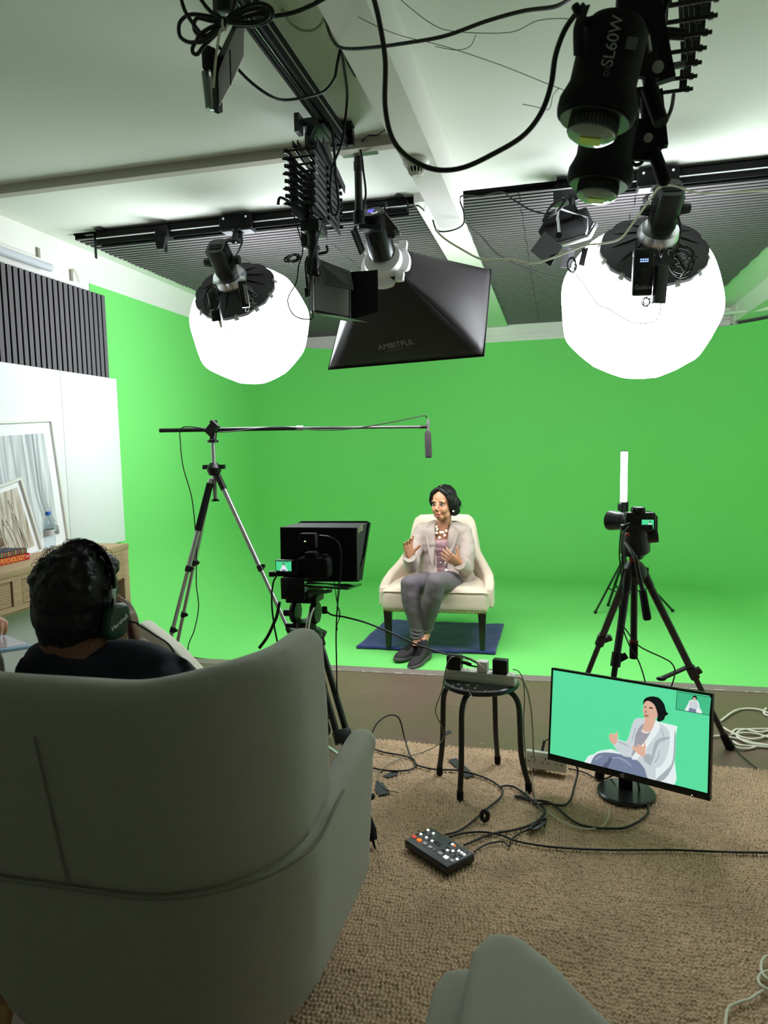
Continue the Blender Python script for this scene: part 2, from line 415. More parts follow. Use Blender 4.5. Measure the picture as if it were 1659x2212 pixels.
# ================================================================ foreground wing chairs
FAB = mat('grey_green_fabric', (152, 150, 138), .9, sheen=.15, var=.05, vscale=40, bump=.25, bscale=500)
WOODL = mat('beech_leg', (190, 150, 108), .5, var=.12, vscale=30, aniso=(8, 8, 1))
def wing_chair():
    t = thing('wing_chair', 'large grey-green wing chair seen from behind, the man with headphones seated in it', 'armchair', (0, 0, 0), 'grey-green wing chairs')
    W = .435
    def path(n=12, y1=.76, inset=0.0, y0=0.0, lf=1.0):
        R = .30; w = W - inset; p = []
        p.append(V((w, y1, 0)));
        for k in range(1, 5): p.append(V((w, y1 + (R + y0 - y1) * k / 4, 0)))
        rc = R - inset
        for k in range(1, n + 1): a = -(PI / 2) * k / n; p.append(V((W - R + rc * math.cos(a), y0 + R + rc * math.sin(a), 0)))
        p.append(V((0, y0 + inset, 0)))
        for q in reversed(p[:-1]): p.append(V((-q.x, y0 + (q.y - y0) * lf, 0)))
        return p
    def shell(y1, y0, zbot, ztop, th, lean=0.0, taper=0.0, lf=1.0):
        outer = path(y1=y1, y0=y0, lf=lf); rings = []
        for i, c in enumerate(outer):
            tg = (outer[min(i + 1, len(outer) - 1)] - outer[max(i - 1, 0)]).normalized(); nn = V((-tg.y, tg.x, 0))   # points inward or outward
            ctr = V((0, y0 + .45, 0)); 
            if nn.dot(ctr - c) < 0: nn = -nn
            zt = ztop(c); zb = zbot(c); ring = []
            for (u, k) in ((0, 0), (.25, 0), (.5, 0), (.75, 0), (.93, .04), (.98, .2), (1, .5), (.98, .8), (.93, .96), (.75, 1), (.5, 1), (.25, 1), (0, 1)):
                z = zb + (zt - zb) * u
                q = c + nn * (th * k) + V((0, 0, z)); q.y -= lean * (z - zb); s_ = 1 - taper * (1 - (z - .2) / .45) if z < .65 else 1
                q.x *= s_; q.y = q.y + taper * .45 * (1 - (z - .2) / .45) if z < .65 else q.y; ring.append(q)
            rings.append(ring)
        return rings
    lo = MB()
    ztop = lambda c: .60 + .045 * smoothstep(.25, .76, c.y)
    lo.loft(shell(.74, 0, lambda c: .20 + .15 * smoothstep(.05, .40, -c.x) * smoothstep(.62, .15, c.y), ztop, .085, 0, .09))
    lo.ball((0, 0, 0), (.042, .045, .04), M=Matrix.Translation((W - .042, .74, .60))); lo.ball((0, 0, 0), (.042, .045, .04), M=Matrix.Translation((-W + .042, .74, .60)))
    lo.box((0, .42, .27), (.66, .62, .12), bev=.03)
    organic('lower_shell', lo, FAB, t, voxel=.011, smooth=7)
    up = MB()
    zt = lambda c: .998 + .022 * smoothstep(.15, .42, abs(c.x))
    up.M = Matrix.Diagonal((.945, 1, 1, 1)); up.loft(shell(.42, .004, lambda c: .585 + .03 * smoothstep(.2, .4, c.y), zt, .10, .05, 0, .62))
    organic('backrest', up, FAB, t, voxel=.011, smooth=8)
    se = MB(); 
    pt = [V((q.x * 1.004, q.y - .002, .592 + .03 * smoothstep(.2, .42, q.y))) for q in path(y1=.42)]
    se.tube(pt, .0045, 8); build('seam', se, mat('fabric_seam', (120, 118, 108), .9), t)
    for x in (.13,):
        pts = [V((.01 - .005 * k, .0 - .05 * (.62 + .038 * k - .59) - .0005, .60 + .037 * k)) for k in range(9)]
        build('back_seam', MB().tube(pts, .0022, 6), mat('fabric_seam', (120, 118, 108), .9), t)
    cu = MB(); cu.box((0, .42, .38), (.62, .62, .16), bev=.05, seg=4); organic('seat_cushion', cu, FAB, t, voxel=.012, smooth=5)
    for (x, y, dx, dy) in ((.30, .70, .0, .04), (-.30, .70, -.0, .04), (.27, .12, .03, -.03), (-.27, .12, -.03, -.03)):
        build('leg', MB().cyl((x, y, .22), (x + dx, y + dy, .022), .022, .014, 18), WOODL, t)
    return t
def place(o, loc, rz):
    o.location = V(loc); o.rotation_euler = (0, 0, rz)
wc = wing_chair()
place(wc, (-.928, 1.12, .0), 0)
def low_chair():
    t = thing('low_armchair', 'blurred grey-green armchair arm rising from the bottom edge of the picture', 'armchair', (.2, .7, 0))
    M = fr((-.12, 1.085, 0), 0)
    a = MB(M)
    a.prism([(-.072, -.62), (-.075, -.06), (-.066, -.018), (-.04, -.002), (.0, -.005), (.05, -.03), (.13, -.10), (.20, -.17), (.24, -.30), (.24, -.62)], .38, z0=.20)
    a.prism([(-.02, -.60), (-.015, -.03), (.01, .02), (.055, .022), (.105, -.02), (.165, -.10), (.235, -.18), (.25, -.60)], .182, z0=.455)
    a.box((.62, -.42, .38), (.12, .62, .42), bev=.045, seg=4); a.box((.30, -.72, .46), (.74, .13, .5), bev=.05, seg=4); a.box((.34, -.45, .27), (.60, .56, .14), bev=.03)
    organic('frame', a, FAB, t, voxel=.010, smooth=9)
    organic('seat_cushion', MB(M).box((.38, -.44, .40), (.40, .54, .12), bev=.05, seg=4), FAB, t, voxel=.013, smooth=5)
    for (x, y) in ((.0, -.10), (.62, -.15), (.0, -.72), (.62, -.72)): build('leg', MB(M).cyl((x, y, .22), (x, y, .022), .02, .014), WOODL, t)
low_chair()
# ================================================================ people : helpers
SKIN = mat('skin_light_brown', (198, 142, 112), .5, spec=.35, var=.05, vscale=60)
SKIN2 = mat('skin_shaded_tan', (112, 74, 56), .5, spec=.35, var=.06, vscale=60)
LIP = mat('lips', (168, 92, 86), .4); LIP2 = mat('lips_muted', (120, 70, 64), .4)
EYEW = mat('eye_white', (225, 220, 214), .3); IRIS = mat('iris_dark', (30, 18, 12), .2)
HAIR = mat('black_hair', (10, 8, 9), .5, spec=.35, var=.4, vscale=90, aniso=(6, 6, .6), bump=.35, bscale=60)
GOLD = mat('gold', (214, 170, 96), .3, metal=.9); PEARL = mat('pearl', (240, 232, 220), .25)
def head_shape(M, neck=(0, .045, -.17), nr=.048, male=False):
    mb = MB(M); k = 1.06 if male else 1.0
    mb.ball((0, .012, .035), (.073 * k, .092 * k, .082 * k), n=24, m=16)
    mb.ball((0, -.028, -.018), (.056 * k, .058 * k, .084 * k), n=24, m=16)
    mb.ball((0, -.048, -.082), (.033 * k, .033 * k, .027 * k))
    for s in (-1, 1):
        mb.ball((s * .031, -.05, -.03), (.027, .032, .034))
        mb.ball((s * .036, -.02, -.07), (.022 * k, .035 * k, .03 * k))
        mb.ball((s * .029, -.068, .022), (.024, .017, .009))
        mb.ball((s * .0095, -.096, -.034), .0085)
        mb.ball((0, 0, 0), (.007, .017, .030), M=Matrix.Translation((s * .073 * k, .008, -.012)) @ Matrix.Rotation(s * .35, 4, 'Z') @ Matrix.Rotation(.2, 4, 'X'))
    mb.tube([(0, -.078, .012), (0, -.092, -.010), (0, -.106, -.030)], .01, 10, rads=[.008, .009, .0105])
    mb.ball((0, -.082, -.058), (.02, .012, .016))
    mb.tube([(0, .02, -.03), (0, .03, -.09), neck], nr, 16, 4, rads=[nr * 1.05, nr, nr * 1.08])
    return mb
def face_parts(M, par, lip, teeth=True, brow=HAIR, open_=.004):
    for s, nm in ((-1, 'eye'), (1, 'eye')):
        e = build('eye', MB(M).ball((s * .030, -.0755, .001), (.0135, .009, .0062), n=16, m=10), EYEW, par)
        build('iris', MB(M).ball((s * .030, -.0818, .0005), (.0056, .0035, .0056)), IRIS, e)
        build('eyelid', MB(M).tube([(s * .015, -.081, .000), (s * .023, -.0855, .0062), (s * .032, -.0845, .0075), (s * .045, -.075, .002)], .0018, 8, 5), HAIR, e)
        build('eyebrow', MB(M).tube([(s * .012, -.090, .019), (s * .026, -.0885, .0245), (s * .045, -.073, .020)], .003, 8, 5, rads=[.0022, .0034, .0015]), brow, par)
    mo = MB(M)
    mo.tube([(-.021, -.0845, -.062), (-.009, -.0925, -.0575), (0, -.0935, -.059), (.009, -.0925, -.0575), (.021, -.0845, -.062)], .003, 8, 4, rads=[.0012, .0036, .0034, .0036, .0012])
    mo.tube([(-.021, -.0845, -.062), (-.008, -.0915, -.068 - open_), (.008, -.0915, -.068 - open_), (.021, -.0845, -.062)], .004, 8, 4, rads=[.0012, .0046, .0046, .0012])
    l = build('lips', mo, lip, par)
    build('mouth_gap', MB(M).ball((0, -.087, -.0625 - open_ / 2), (.015, .005, .003 + open_ / 2)), IRIS, l)
    if teeth: build('teeth', MB(M).ball((0, -.0885, -.0605), (.010, .0045, .0022)), EYEW, l)
def socket(M):
    Mi = M.inverted()
    def f(c):
        q = Mi @ c
        if q.y < -.03:
            for s in (-1, 1):
                d = math.sqrt(((q.x - s * .030) / .017) ** 2 + ((q.z - .001) / .011) ** 2)
                if d < 1: q = V((q.x, q.y + .009 * (1 - d * d), q.z))
        return M @ q
    return f
def hand_shape(M, side, curls, spread=.12, scale=1.0, thumb=(.5, .35)):
    """local: wrist at origin, fingers along +y, palm facing -z, thumb on +x for side=1"""
    mb = MB(M @ Matrix.Scale(scale, 4)); s = side
    mb.loft([[(w * math.cos(2 * PI * i / 14), yy, h * math.sin(2 * PI * i / 14)) for i in range(14)] for (w, h, yy) in ((.022, .017, -.03), (.024, .017, 0), (.034, .016, .03), (.039, .014, .065), (.038, .011, .085))])
    xs = (.028, .0095, -.009, -.027); Ls = (.070, .079, .073, .058); rr = (.0082, .0085, .008, .0072)
    for i in range(4):
        c = curls[i]; x = xs[i] * s; a = 0.0; p = V((x, .078, .001)); sp = spread * (1.2 - i * .8) * s
        pts = [V((x * .9, .05, .001)), p]; rad = [rr[i], rr[i] * 1.05]
        for j, fr_ in enumerate((.45, .30, .25)):
            a += c * (.8, 1.0, .7)[j]
            d = V((math.sin(sp) * math.cos(a), math.cos(sp) * math.cos(a), -math.sin(a)))
            p = p + d * (Ls[i] * fr_); pts.append(p.copy()); rad.append(rr[i] * (.98, .9, .72)[j])
        mb.tube(pts, .008, 10, 3, rads=rad); mb.ball(tuple(pts[-1]), rad[-1] * .98, n=10, m=8)
    t0 = V((.018 * s, .012, -.004)); t1 = V((.040 * s, .038, -.012)); d = V((s * math.sin(thumb[0]), math.cos(thumb[0]), -math.sin(thumb[1]))).normalized()
    t2 = t1 + d * .032; t3 = t2 + (d + V((-s * .15, .2, -.1))).normalized() * .026
    mb.tube([t0, t1, t2, t3], .01, 10, 3, rads=[.014, .0125, .0098, .008]); mb.ball(tuple(t3), .0078, n=10, m=8)
    return mb
# ================================================================ seated woman
def woman():
    C = lambda cx, cy, y: P(760 + cx / 4.608, 1020 + cy / 4.608, y=y)
    root = thing('person', 'seated woman in beige blazer and grey jeans with both hands raised', 'person', (-.8, 4.95, .45))
    # ---- head
    ctr = C(908, 312, 4.93)
    f = V((-.30, -.95, -.05)).normalized(); up = V((.04, .02, 1))
    HM = frame(ctr, up - f * up.dot(f), y=-f)
    HM = frame(ctr, (up - f * up.dot(f)), y=-f) @ Matrix.Scale(1.02, 4)
    chest = C(905, 560, 5.0)
    mb = head_shape(HM, neck=HM.inverted() @ C(905, 570, 5.0), nr=.044)
    mb2 = MB(); nb = C(905, 520, 4.99)
    mb.M = Matrix.Identity(4)
    mb.ball(tuple(C(905, 640, 5.0)), (.13, .062, .075)); mb.ball(tuple(C(905, 700, 5.0)), (.12, .068, .10))
    mb.tube([C(905, 480, 4.975), C(905, 560, 4.99)], .045, 14, rads=[.046, .055])
    body = organic('body', mb, SKIN, root, voxel=.0032, smooth=3, mod=socket(HM))
    face_parts(HM, root, LIP, True, open_=.005)
    # ---- hair
    h = MB(HM)
    h.ball((0, .026, .047), (.083, .095, .083), n=24, m=16)
    for s in (-1, 1):
        h.ball((0, 0, 0), (.020, .046, .052), M=Matrix.Translation((s * .066, -.006, .022)) @ Matrix.Rotation(s * .30, 4, 'Z') @ Matrix.Rotation(s * .12, 4, 'Y'))
        h.ball((0, 0, 0), (.047, .022, .017), M=Matrix.Translation((s * .032, -.052, .092)) @ Matrix.Rotation(s * .62, 4, 'Y')); h.ball((0, 0, 0), (.016, .026, .040), M=Matrix.Translation((s * .064, -.040, .052)) @ Matrix.Rotation(-s * .35, 4, 'Y'))
        h.ball((s * .062, .035, -.012), (.026, .05, .06))
    h.ball((.072, .035, -.005), (.034, .05, .062)); h.ball((.060, .05, -.05), (.040, .045, .04)); h.ball((.085, .05, .0), (.028, .03, .03))
    h.ball((.03, .08, -.05), (.05, .035, .04)); h.ball((-.066, .01, -.03), (.014, .03, .035))
    hb = organic('hair', h, HAIR, root, voxel=.004, smooth=3, fold=.0022, fscale=55, fvec=(1, 1, .35))
    st = MB(HM); rr = random.Random(5)
    for k in range(26):
        a = rr.uniform(-.4, 1.6); p = V((.088 * math.cos(a) + .01, .05 + rr.uniform(-.03, .03), -.02 + .05 * math.sin(a)))
        q = p + V((rr.uniform(.004, .02), rr.uniform(-.01, .01), rr.uniform(-.012, .012))); st.tube([p * .85, p, q], .0009, 5, 3)
    build('stray_hair', st, HAIR, hb)
    build('parting', MB(HM).tube([(.003, -.066, .1015), (.004, -.045, .121), (.005, -.02, .1305)], .0014, 6, 4), mat('scalp', (160, 130, 112), .6), hb)
    build('earring', MB(HM).ball((.079, -.004, -.048), .0075), PEARL, root)
    # ---- top
    t = MB()
    def ring(c, rx, ry, n=28, a0=0, a1=2 * PI, yaw=.05, sq=.85):
        o = []
        for i in range(n):
            a = a0 + (a1 - a0) * i / (n if a1 - a0 > 6.2 else n - 1); ca, sa = math.cos(a), math.sin(a)
            x = rx * math.copysign(abs(ca) ** sq, ca); y = ry * math.copysign(abs(sa) ** sq, sa)
            o.append(c + V((x * math.cos(yaw) - y * math.sin(yaw), x * math.sin(yaw) + y * math.cos(yaw), 0)))
        return o
    prof = [(C(915, 1010, 5.05), .160, .098), (C(910, 930, 5.05), .142, .095), (C(905, 850, 5.04), .134, .093), (C(903, 760, 5.02), .140, .098), (C(903, 680, 5.01), .146, .098), (C(903, 655, 5.01), .120, .080)]
    t.loft([ring(*p) for p in prof])
    TOP = mat('mauve_knit', (160, 124, 130), .8, sheen=.3, bump=.3, bscale=400)
    tp = organic('top', t, TOP, root, voxel=.006, smooth=3, fold=.004, fscale=14, fvec=(.5, .5, 2.6))
    for (cx, cy) in ((845, 700), (925, 700), (842, 762), (915, 768), (850, 806), (912, 826), (855, 850), (905, 880), (873, 912)):
        q = C(cx, cy, 4.9); build('button', MB().ball((q.x, 4.943 if cy < 900 else 4.95, q.z), .0062, n=10, m=8), PEARL, tp)
    # ---- necklace
    nl = MB(); pe = MB()
    for (cs) in (((838, 500), (850, 570), (880, 590), (930, 585), (972, 545), (985, 510)), ((840, 530), (850, 600), (890, 612), (935, 600), (965, 570)), ((836, 600), (850, 640), (876, 655), (920, 640), (955, 615))):
        pts = [C(a, b_, 4.925 + .02 * abs(a - 900) / 80) for a, b_ in cs]; nl.tube(pts, .0018, 6, 5)
    for (a, b_) in ((850, 568), (845, 603), (884, 597), (908, 598), (925, 628), (873, 650), (843, 542), (940, 583)):
        q = C(a, b_, 4.918 + .02 * abs(a - 900) / 80); pe.lathe([(.0095, 0), (.0095, .002), (0, .003)], frame(q, (0, -1, .2)), 12)
    nk = build('necklace', nl, GOLD, root); build('disc_beads', pe, PEARL, nk)
    # ---- blazer
    bz = MB(); TH = .012
    def cring(c, rx, ry, gapL, gapR, yaw=.05):
        # angles measured from +x ; front is -y (270 deg). gap edges given as x offsets of the opening
        aR = -PI / 2 + math.asin(min(.95, gapR / rx)); aL = -PI / 2 - math.asin(min(.95, gapL / rx)) + 2 * PI
        o1 = ring(c, rx + TH, ry + TH, 30, aR, aL, yaw, 1.0); o2 = ring(c, rx - .004, ry - .004, 30, aR, aL, yaw, 1.0)
        return o1 + o2[::-1]
    bp = [(C(935, 1060, 5.05), .205, .125, .05, .065), (C(925, 985, 5.05), .190, .118, .035, .032), (C(915, 900, 5.05), .168, .108, .036, .033), (C(908, 800, 5.04), .158, .104, .036, .042),
          (C(905, 700, 5.02), .166, .106, .040, .048), (C(905, 620, 5.02), .178, .104, .042, .050), (C(905, 560, 5.02), .182, .096, .045, .050), (C(905, 525, 5.02), .150, .080, .045, .052), (C(908, 490, 5.03), .085, .062, .038, .05)]
    bz.loft([cring(*q) for q in bp])
    sL, sR = C(705, 575, 5.0), C(1110, 590, 5.03)
    for s_ in (sL, sR): bz.ball(tuple(s_), (.062, .058, .055))
    # image-left arm
    eL = C(590, 930, 4.87); wL = C(575, 838, 4.74)
    bz.tube([sL, C(640, 720, 4.96), eL, ], .05, 14, 5, rads=[.060, .056, .055]); bz.ball(tuple(eL), .055)
    bz.tube([eL, (eL + wL) / 2, wL], .045, 14, rads=[.054, .050, .040])
    # image-right arm
    eR = C(1130, 955, 4.93); wR = C(1072, 905, 4.76)
    bz.tube([sR, C(1150, 760, 4.97), eR], .05, 14, 5, rads=[.060, .056, .056]); bz.ball(tuple(eR), .057)
    bz.tube([eR, (eR + wR) / 2, wR], .045, 14, rads=[.055, .050, .042])
    bz.tube([C(1080, 1000, 4.98), C(1120, 1080, 4.97), C(1160, 1110, 5.0)], .05, 12, 4, rads=[.05, .045, .03])
    BL = mat('beige_blazer', (176, 160, 152), .8, sheen=.3, var=.05, vscale=80, bump=.15, bscale=500)
    blz = organic('blazer', bz, BL, root, voxel=.0055, smooth=4, fold=.0055, fscale=9, fvec=(1.2, 1, 1.9))
    # lapels : thick pieces laid over the chest
    def lap(cs, yd, th=.006):
        m_ = MB(); m_.sheet([C(a, b_, y_) for (a, b_, y_) in cs], th); return m_
    for cs in ([(838, 470, 4.965), (828, 700, 4.905), (812, 950, 4.92), (770, 800, 4.915), (745, 660, 4.915), (755, 600, 4.92), (748, 560, 4.93), (775, 490, 4.965)],
               [(990, 465, 4.965), (1000, 520, 4.945), (1075, 572, 4.93), (1030, 700, 4.915), (975, 850, 4.92), (915, 950, 4.925), (930, 800, 4.905), (965, 600, 4.915)]):
        o = build('lapel', lap(cs, 0), BL, blz); md = o.modifiers.new('b', 'BEVEL'); md.width = .0025; md.segments = 2
    for (w_, e_) in ((wL, eL), (wR, eR)):
        d = (w_ - e_).normalized(); build('cuff', MB().tube([w_ - d * .045, w_ - d * .02, w_ + d * .006], .044, 20, rads=[.050, .048, .0455]), BL, blz)
    build('blazer_button', MB().lathe([(.011, 0), (.011, .004), (.004, .006), (0, .006)], frame(C(940, 975, 4.915), (0, -1, 0)), 16), PEARL, blz)
    # ---- hands
    Lh = frame(wL + V((0, -.002, .005)), V((-.75, .62, .1)), y=V((-.10, -.12, 1)))     # y = finger direction
    hb_ = hand_shape(frame(wL, V((-.62, .75, .1)), y=V((-.06, -.22, 1))), -1, (.16, .42, .50, .46), spread=.20, scale=.98, thumb=(.85, .7))
    organic('hand', hb_, SKIN, root, voxel=.0022, smooth=2)
    hb_ = hand_shape(frame(wR, V((.2, -.85, -.42)), y=V((-.72, -.32, .50))), 1, (.30, .30, .34, .40), spread=.20, scale=.98, thumb=(.95, .35))
    hr = organic('hand', hb_, SKIN, root, voxel=.0022, smooth=2)
    build('ring', MB().ball(tuple(C(1045, 820, 4.70)), .006), GOLD, root)
    # ---- jeans
    j = MB()
    hipL, hipR = C(800, 1110, 5.04), C(1020, 1125, 5.04)
    j.ball(tuple((hipL + hipR) / 2 + V((0, .02, -.01))), (.185, .13, .10))
    kL, kR = C(578, 1118, 4.60), C(835, 1098, 4.56)
    j.tube([hipL, (hipL + kL) / 2 + V((0, 0, .004)), kL], .08, 18, 5, rads=[.094, .080, .062]); j.ball(tuple(kL), .065)
    j.tube([hipR, (hipR + kR) / 2 + V((.01, 0, .008)), kR], .08, 18, 5, rads=[.094, .082, .064]); j.ball(tuple(kR), .067)
    aL, aR = C(655, 1640, 4.62), C(735, 1580, 4.66)
    j.tube([kL, C(590, 1280, 4.60), C(630, 1480, 4.61), aL], .055, 16, 6, rads=[.064, .062, .050, .043])
    j.tube([kR, C(800, 1280, 4.58), C(765, 1450, 4.62), aR], .055, 16, 6, rads=[.066, .064, .050, .043])
    JN = mat('grey_denim', (104, 96, 103), .8, var=.16, vscale=9, bump=.2, bscale=600)
    jn = organic('jeans', j, JN, root, voxel=.0055, smooth=4, fold=.0035, fscale=11, fvec=(1, 1, 1.4))
    for (c0, c1, r) in ((C(660, 1600, 4.62), C(655, 1650, 4.62), .047), (C(735, 1560, 4.66), C(735, 1600, 4.66), .047)):
        pass
    # folds above the ankle
    for k in range(3):
        q = C(648 + k * 4, 1560 + 34 * k, 4.616); build('ankle_fold', MB().tube([q + V((.043 * math.cos(a), .043 * math.sin(a), .008 * math.sin(a * 2 + k))) for a in [i * PI / 8 for i in range(16)]], .0095, 8, closed=True), JN, jn)
    for k in range(3):
        q = C(742, 1490 + 36 * k, 4.65); build('ankle_fold', MB().tube([q + V((.043 * math.cos(a), .043 * math.sin(a), .008 * math.sin(a * 2 + k))) for a in [i * PI / 8 for i in range(16)]], .0095, 8, closed=True), JN, jn)
    sk = MB().cyl(C(660, 1630, 4.61), C(655, 1730, 4.59), .034, .036); sk.cyl(C(735, 1600, 4.65), C(700, 1690, 4.60), .034, .036)
    build('ankle', sk, SKIN, root)
    # ---- shoes
    SH = mat('black_knit_shoe', (44, 38, 42), .8, bump=.4, bscale=500, var=.15, vscale=60); SO = mat('shoe_sole', (82, 76, 80), .7)
    def shoe(heel, toe, upz, roll):
        heel, toe = V(heel), V(toe); d = (toe - heel); L = d.length; M = frame(heel, V((roll, 0, 1)), y=d); 
        # local: y toward the toe, z up, origin at the heel bottom
        s_ = MB(M); rings = []
        for (u, w, h, zc) in ((-.02, .018, .03, .05), (.0, .034, .052, .052), (.05, .036, .055, .055), (.10, .038, .040, .042), (.16, .046, .030, .034), (.21, .046, .024, .028), (.25, .034, .019, .024), (.27, .016, .012, .022)):
            rings.append([(w * math.cos(2 * PI * i / 16), u * L / .27, zc + h * math.sin(2 * PI * i / 16)) for i in range(16)])
        s_.loft(rings); s_.cyl((0, .035, .06), (0, .03, .125), .040, .036)
        o = organic('shoe', s_, SH, root, voxel=.004, smooth=4)
        so = MB(M); out = [(-.03, .0), (-.036, .06), (-.034, .11), (-.048, .18), (-.044, .24), (-.02, .28), (.02, .28), (.044, .24), (.048, .18), (.034, .11), (.036, .06), (.03, .0), (.012, -.026), (-.012, -.026)]
        so.prism([(x, y * L / .27) for x, y in out], .024); sb = build('sole', so, SO, o)
        md = sb.modifiers.new('b', 'BEVEL'); md.width = .008; md.segments = 3
        la = MB(M)
        for k in range(5): la.tube([(-.028, .075 + k * .018, .088 - k * .007), (0, .082 + k * .018, .096 - k * .007), (.028, .075 + k * .018, .088 - k * .007)], .0028, 6, 4)
        build('laces', la, HAIR, o)
    a = C(655, 1745, 4.64); b_ = C(515, 1862, 4.47)
    shoe((-.925, 4.665, .022), (-1.035, 4.455, .018), 0, .05)
    shoe((-.842, 4.60, .022), (-.915, 4.36, .018), 0, -.25)
woman()
# ================================================================ woman's armchair and blanket
def cream_chair():
    t = thing('armchair', 'cream upholstered armchair with nailhead trim and dark tapered legs', 'armchair', (-.82, 5.05, G))
    CR = mat('cream_linen', (212, 195, 178), .85, sheen=.2, var=.04, vscale=50, bump=.2, bscale=350)
    x0 = -.823; yf = 4.70
    M = fr((x0, yf, 0), .03)
    # seat block
    s = MB(M); s.box((0, .33, .375), (.735, .64, .15), bev=.03, seg=3)
    s.loft([[(w * math.copysign(abs(math.cos(a)) ** .35, math.cos(a)) , .33 + d * math.copysign(abs(math.sin(a)) ** .35, math.sin(a)), z) for a in [2 * PI * i / 40 for i in range(40)]] for (w, d, z) in ((.345, .31, .42), (.352, .315, .445), (.335, .305, .462), (.29, .27, .472))])
    seat = organic('seat', s, CR, t, voxel=.009, smooth=4, fold=.002, fscale=7)
    build('seat_piping', MB(M).tube([(-.36, .03, .437), (-.35, .012, .44), (0, .008, .442), (.35, .012, .44), (.36, .03, .437)], .004, 8, 4), CR, seat)
    # curved back and sloping arms as one shell
    rings = []
    ph = [(.362, .10, .455), (.366, .20, .49), (.352, .33, .53), (.305, .45, .59), (.242, .54, .68), (.212, .595, .80), (.205, .625, .885), (.185, .64, .91)]; prof = [(-a, b2, c2) for a, b2, c2 in ph] + [(0, .655, .915)] + ph[::-1]
    for i, (x, y, z) in enumerate(prof):
        nxt = V(prof[min(i + 1, len(prof) - 1)]); prv = V(prof[max(i - 1, 0)]); tg = nxt - prv; tg.z = 0; tg.normalize(); nn = V((-tg.y, tg.x, 0)) ; th = .036
        c = V((x, y, 0)); lean = V((0, 0, 0)); base = c * 1.0; bx = V((math.copysign(max(abs(x), min(abs(x) * 1.45, .31)), x), min(y, .60), 0)); b0 = V((bx.x, bx.y, .32))
        top = V((x, y, z))
        ring = []
        for (u, k) in ((0, -1), (.5, -1), (.93, -1), (1.0, -.6), (1.0, .6), (.93, 1), (.5, 1), (0, 1)):
            q = b0.lerp(top, u) + nn * (th * k); ring.append(q)
        rings.append(ring)
    b_ = MB(M); b_.loft(rings)
    bk = organic('backrest', b_, CR, t, voxel=.009, smooth=5)
    na = MB(M); 
    for i in range(44): na.ball((-.345 + .69 * i / 43, .004, .306), (.0065, .004, .0065), n=8, m=6)
    br = mat('brass_nails', (150, 118, 78), .35, metal=.8); build('nailhead_trim', na, br, t)
    DW = mat('dark_wood', (20, 15, 14), .35)
    for (x, y, tx, ty) in ((-.325, .05, -.0, -.0), (.325, .05, .0, .0), (-.28, .60, -.0, .11), (.28, .60, .0, .11)):
        build('leg', MB(M).loft([[(x + tx + i * .016, y + ty + j * .016, .043) for i, j in ((-1, -1), (1, -1), (1, 1), (-1, 1))], [(x + i * .027, y + j * .027, .31) for i, j in ((-1, -1), (1, -1), (1, 1), (-1, 1))]]), DW, t)
cream_chair()
def blanket():
    t = MB(); rows = []; n = 44; m = 30; rr = random.Random(2)
    for j in range(m + 1):
        v = j / m; row = []
        for i in range(n + 1):
            u = i / n
            x = (-1.385 + .03 * v) * (1 - u) + (-.41 - .0 * v) * u; y = 4.73 + .80 * v + .012 * math.sin(u * 9) * (1 - v) + .03 * u * 0
            z = .030 + .006 * noise.noise(V((x * 5, y * 5, 0))) + .004 * noise.noise(V((x * 14, y * 20, 1)))
            e = min(u, 1 - u, v, 1 - v); z += .022 * math.exp(-(e / .028) ** 2) - (.0 if e > .004 else .016)
            row.append((x, y, z + .0))
        rows.append(row)
    t.loft(rows, closed=False, cap=False)
    o = build('blanket', t, mat('navy_fleece', (44, 52, 116), .95, sheen=.25, bump=.6, bscale=180, var=.18, vscale=30), None, sharp=80)
    md = o.modifiers.new('t', 'SOLIDIFY'); md.thickness = .018; md.offset = -1
    tag(o, 'folded navy blue fleece blanket spread under the cream armchair', 'blanket')
blanket()
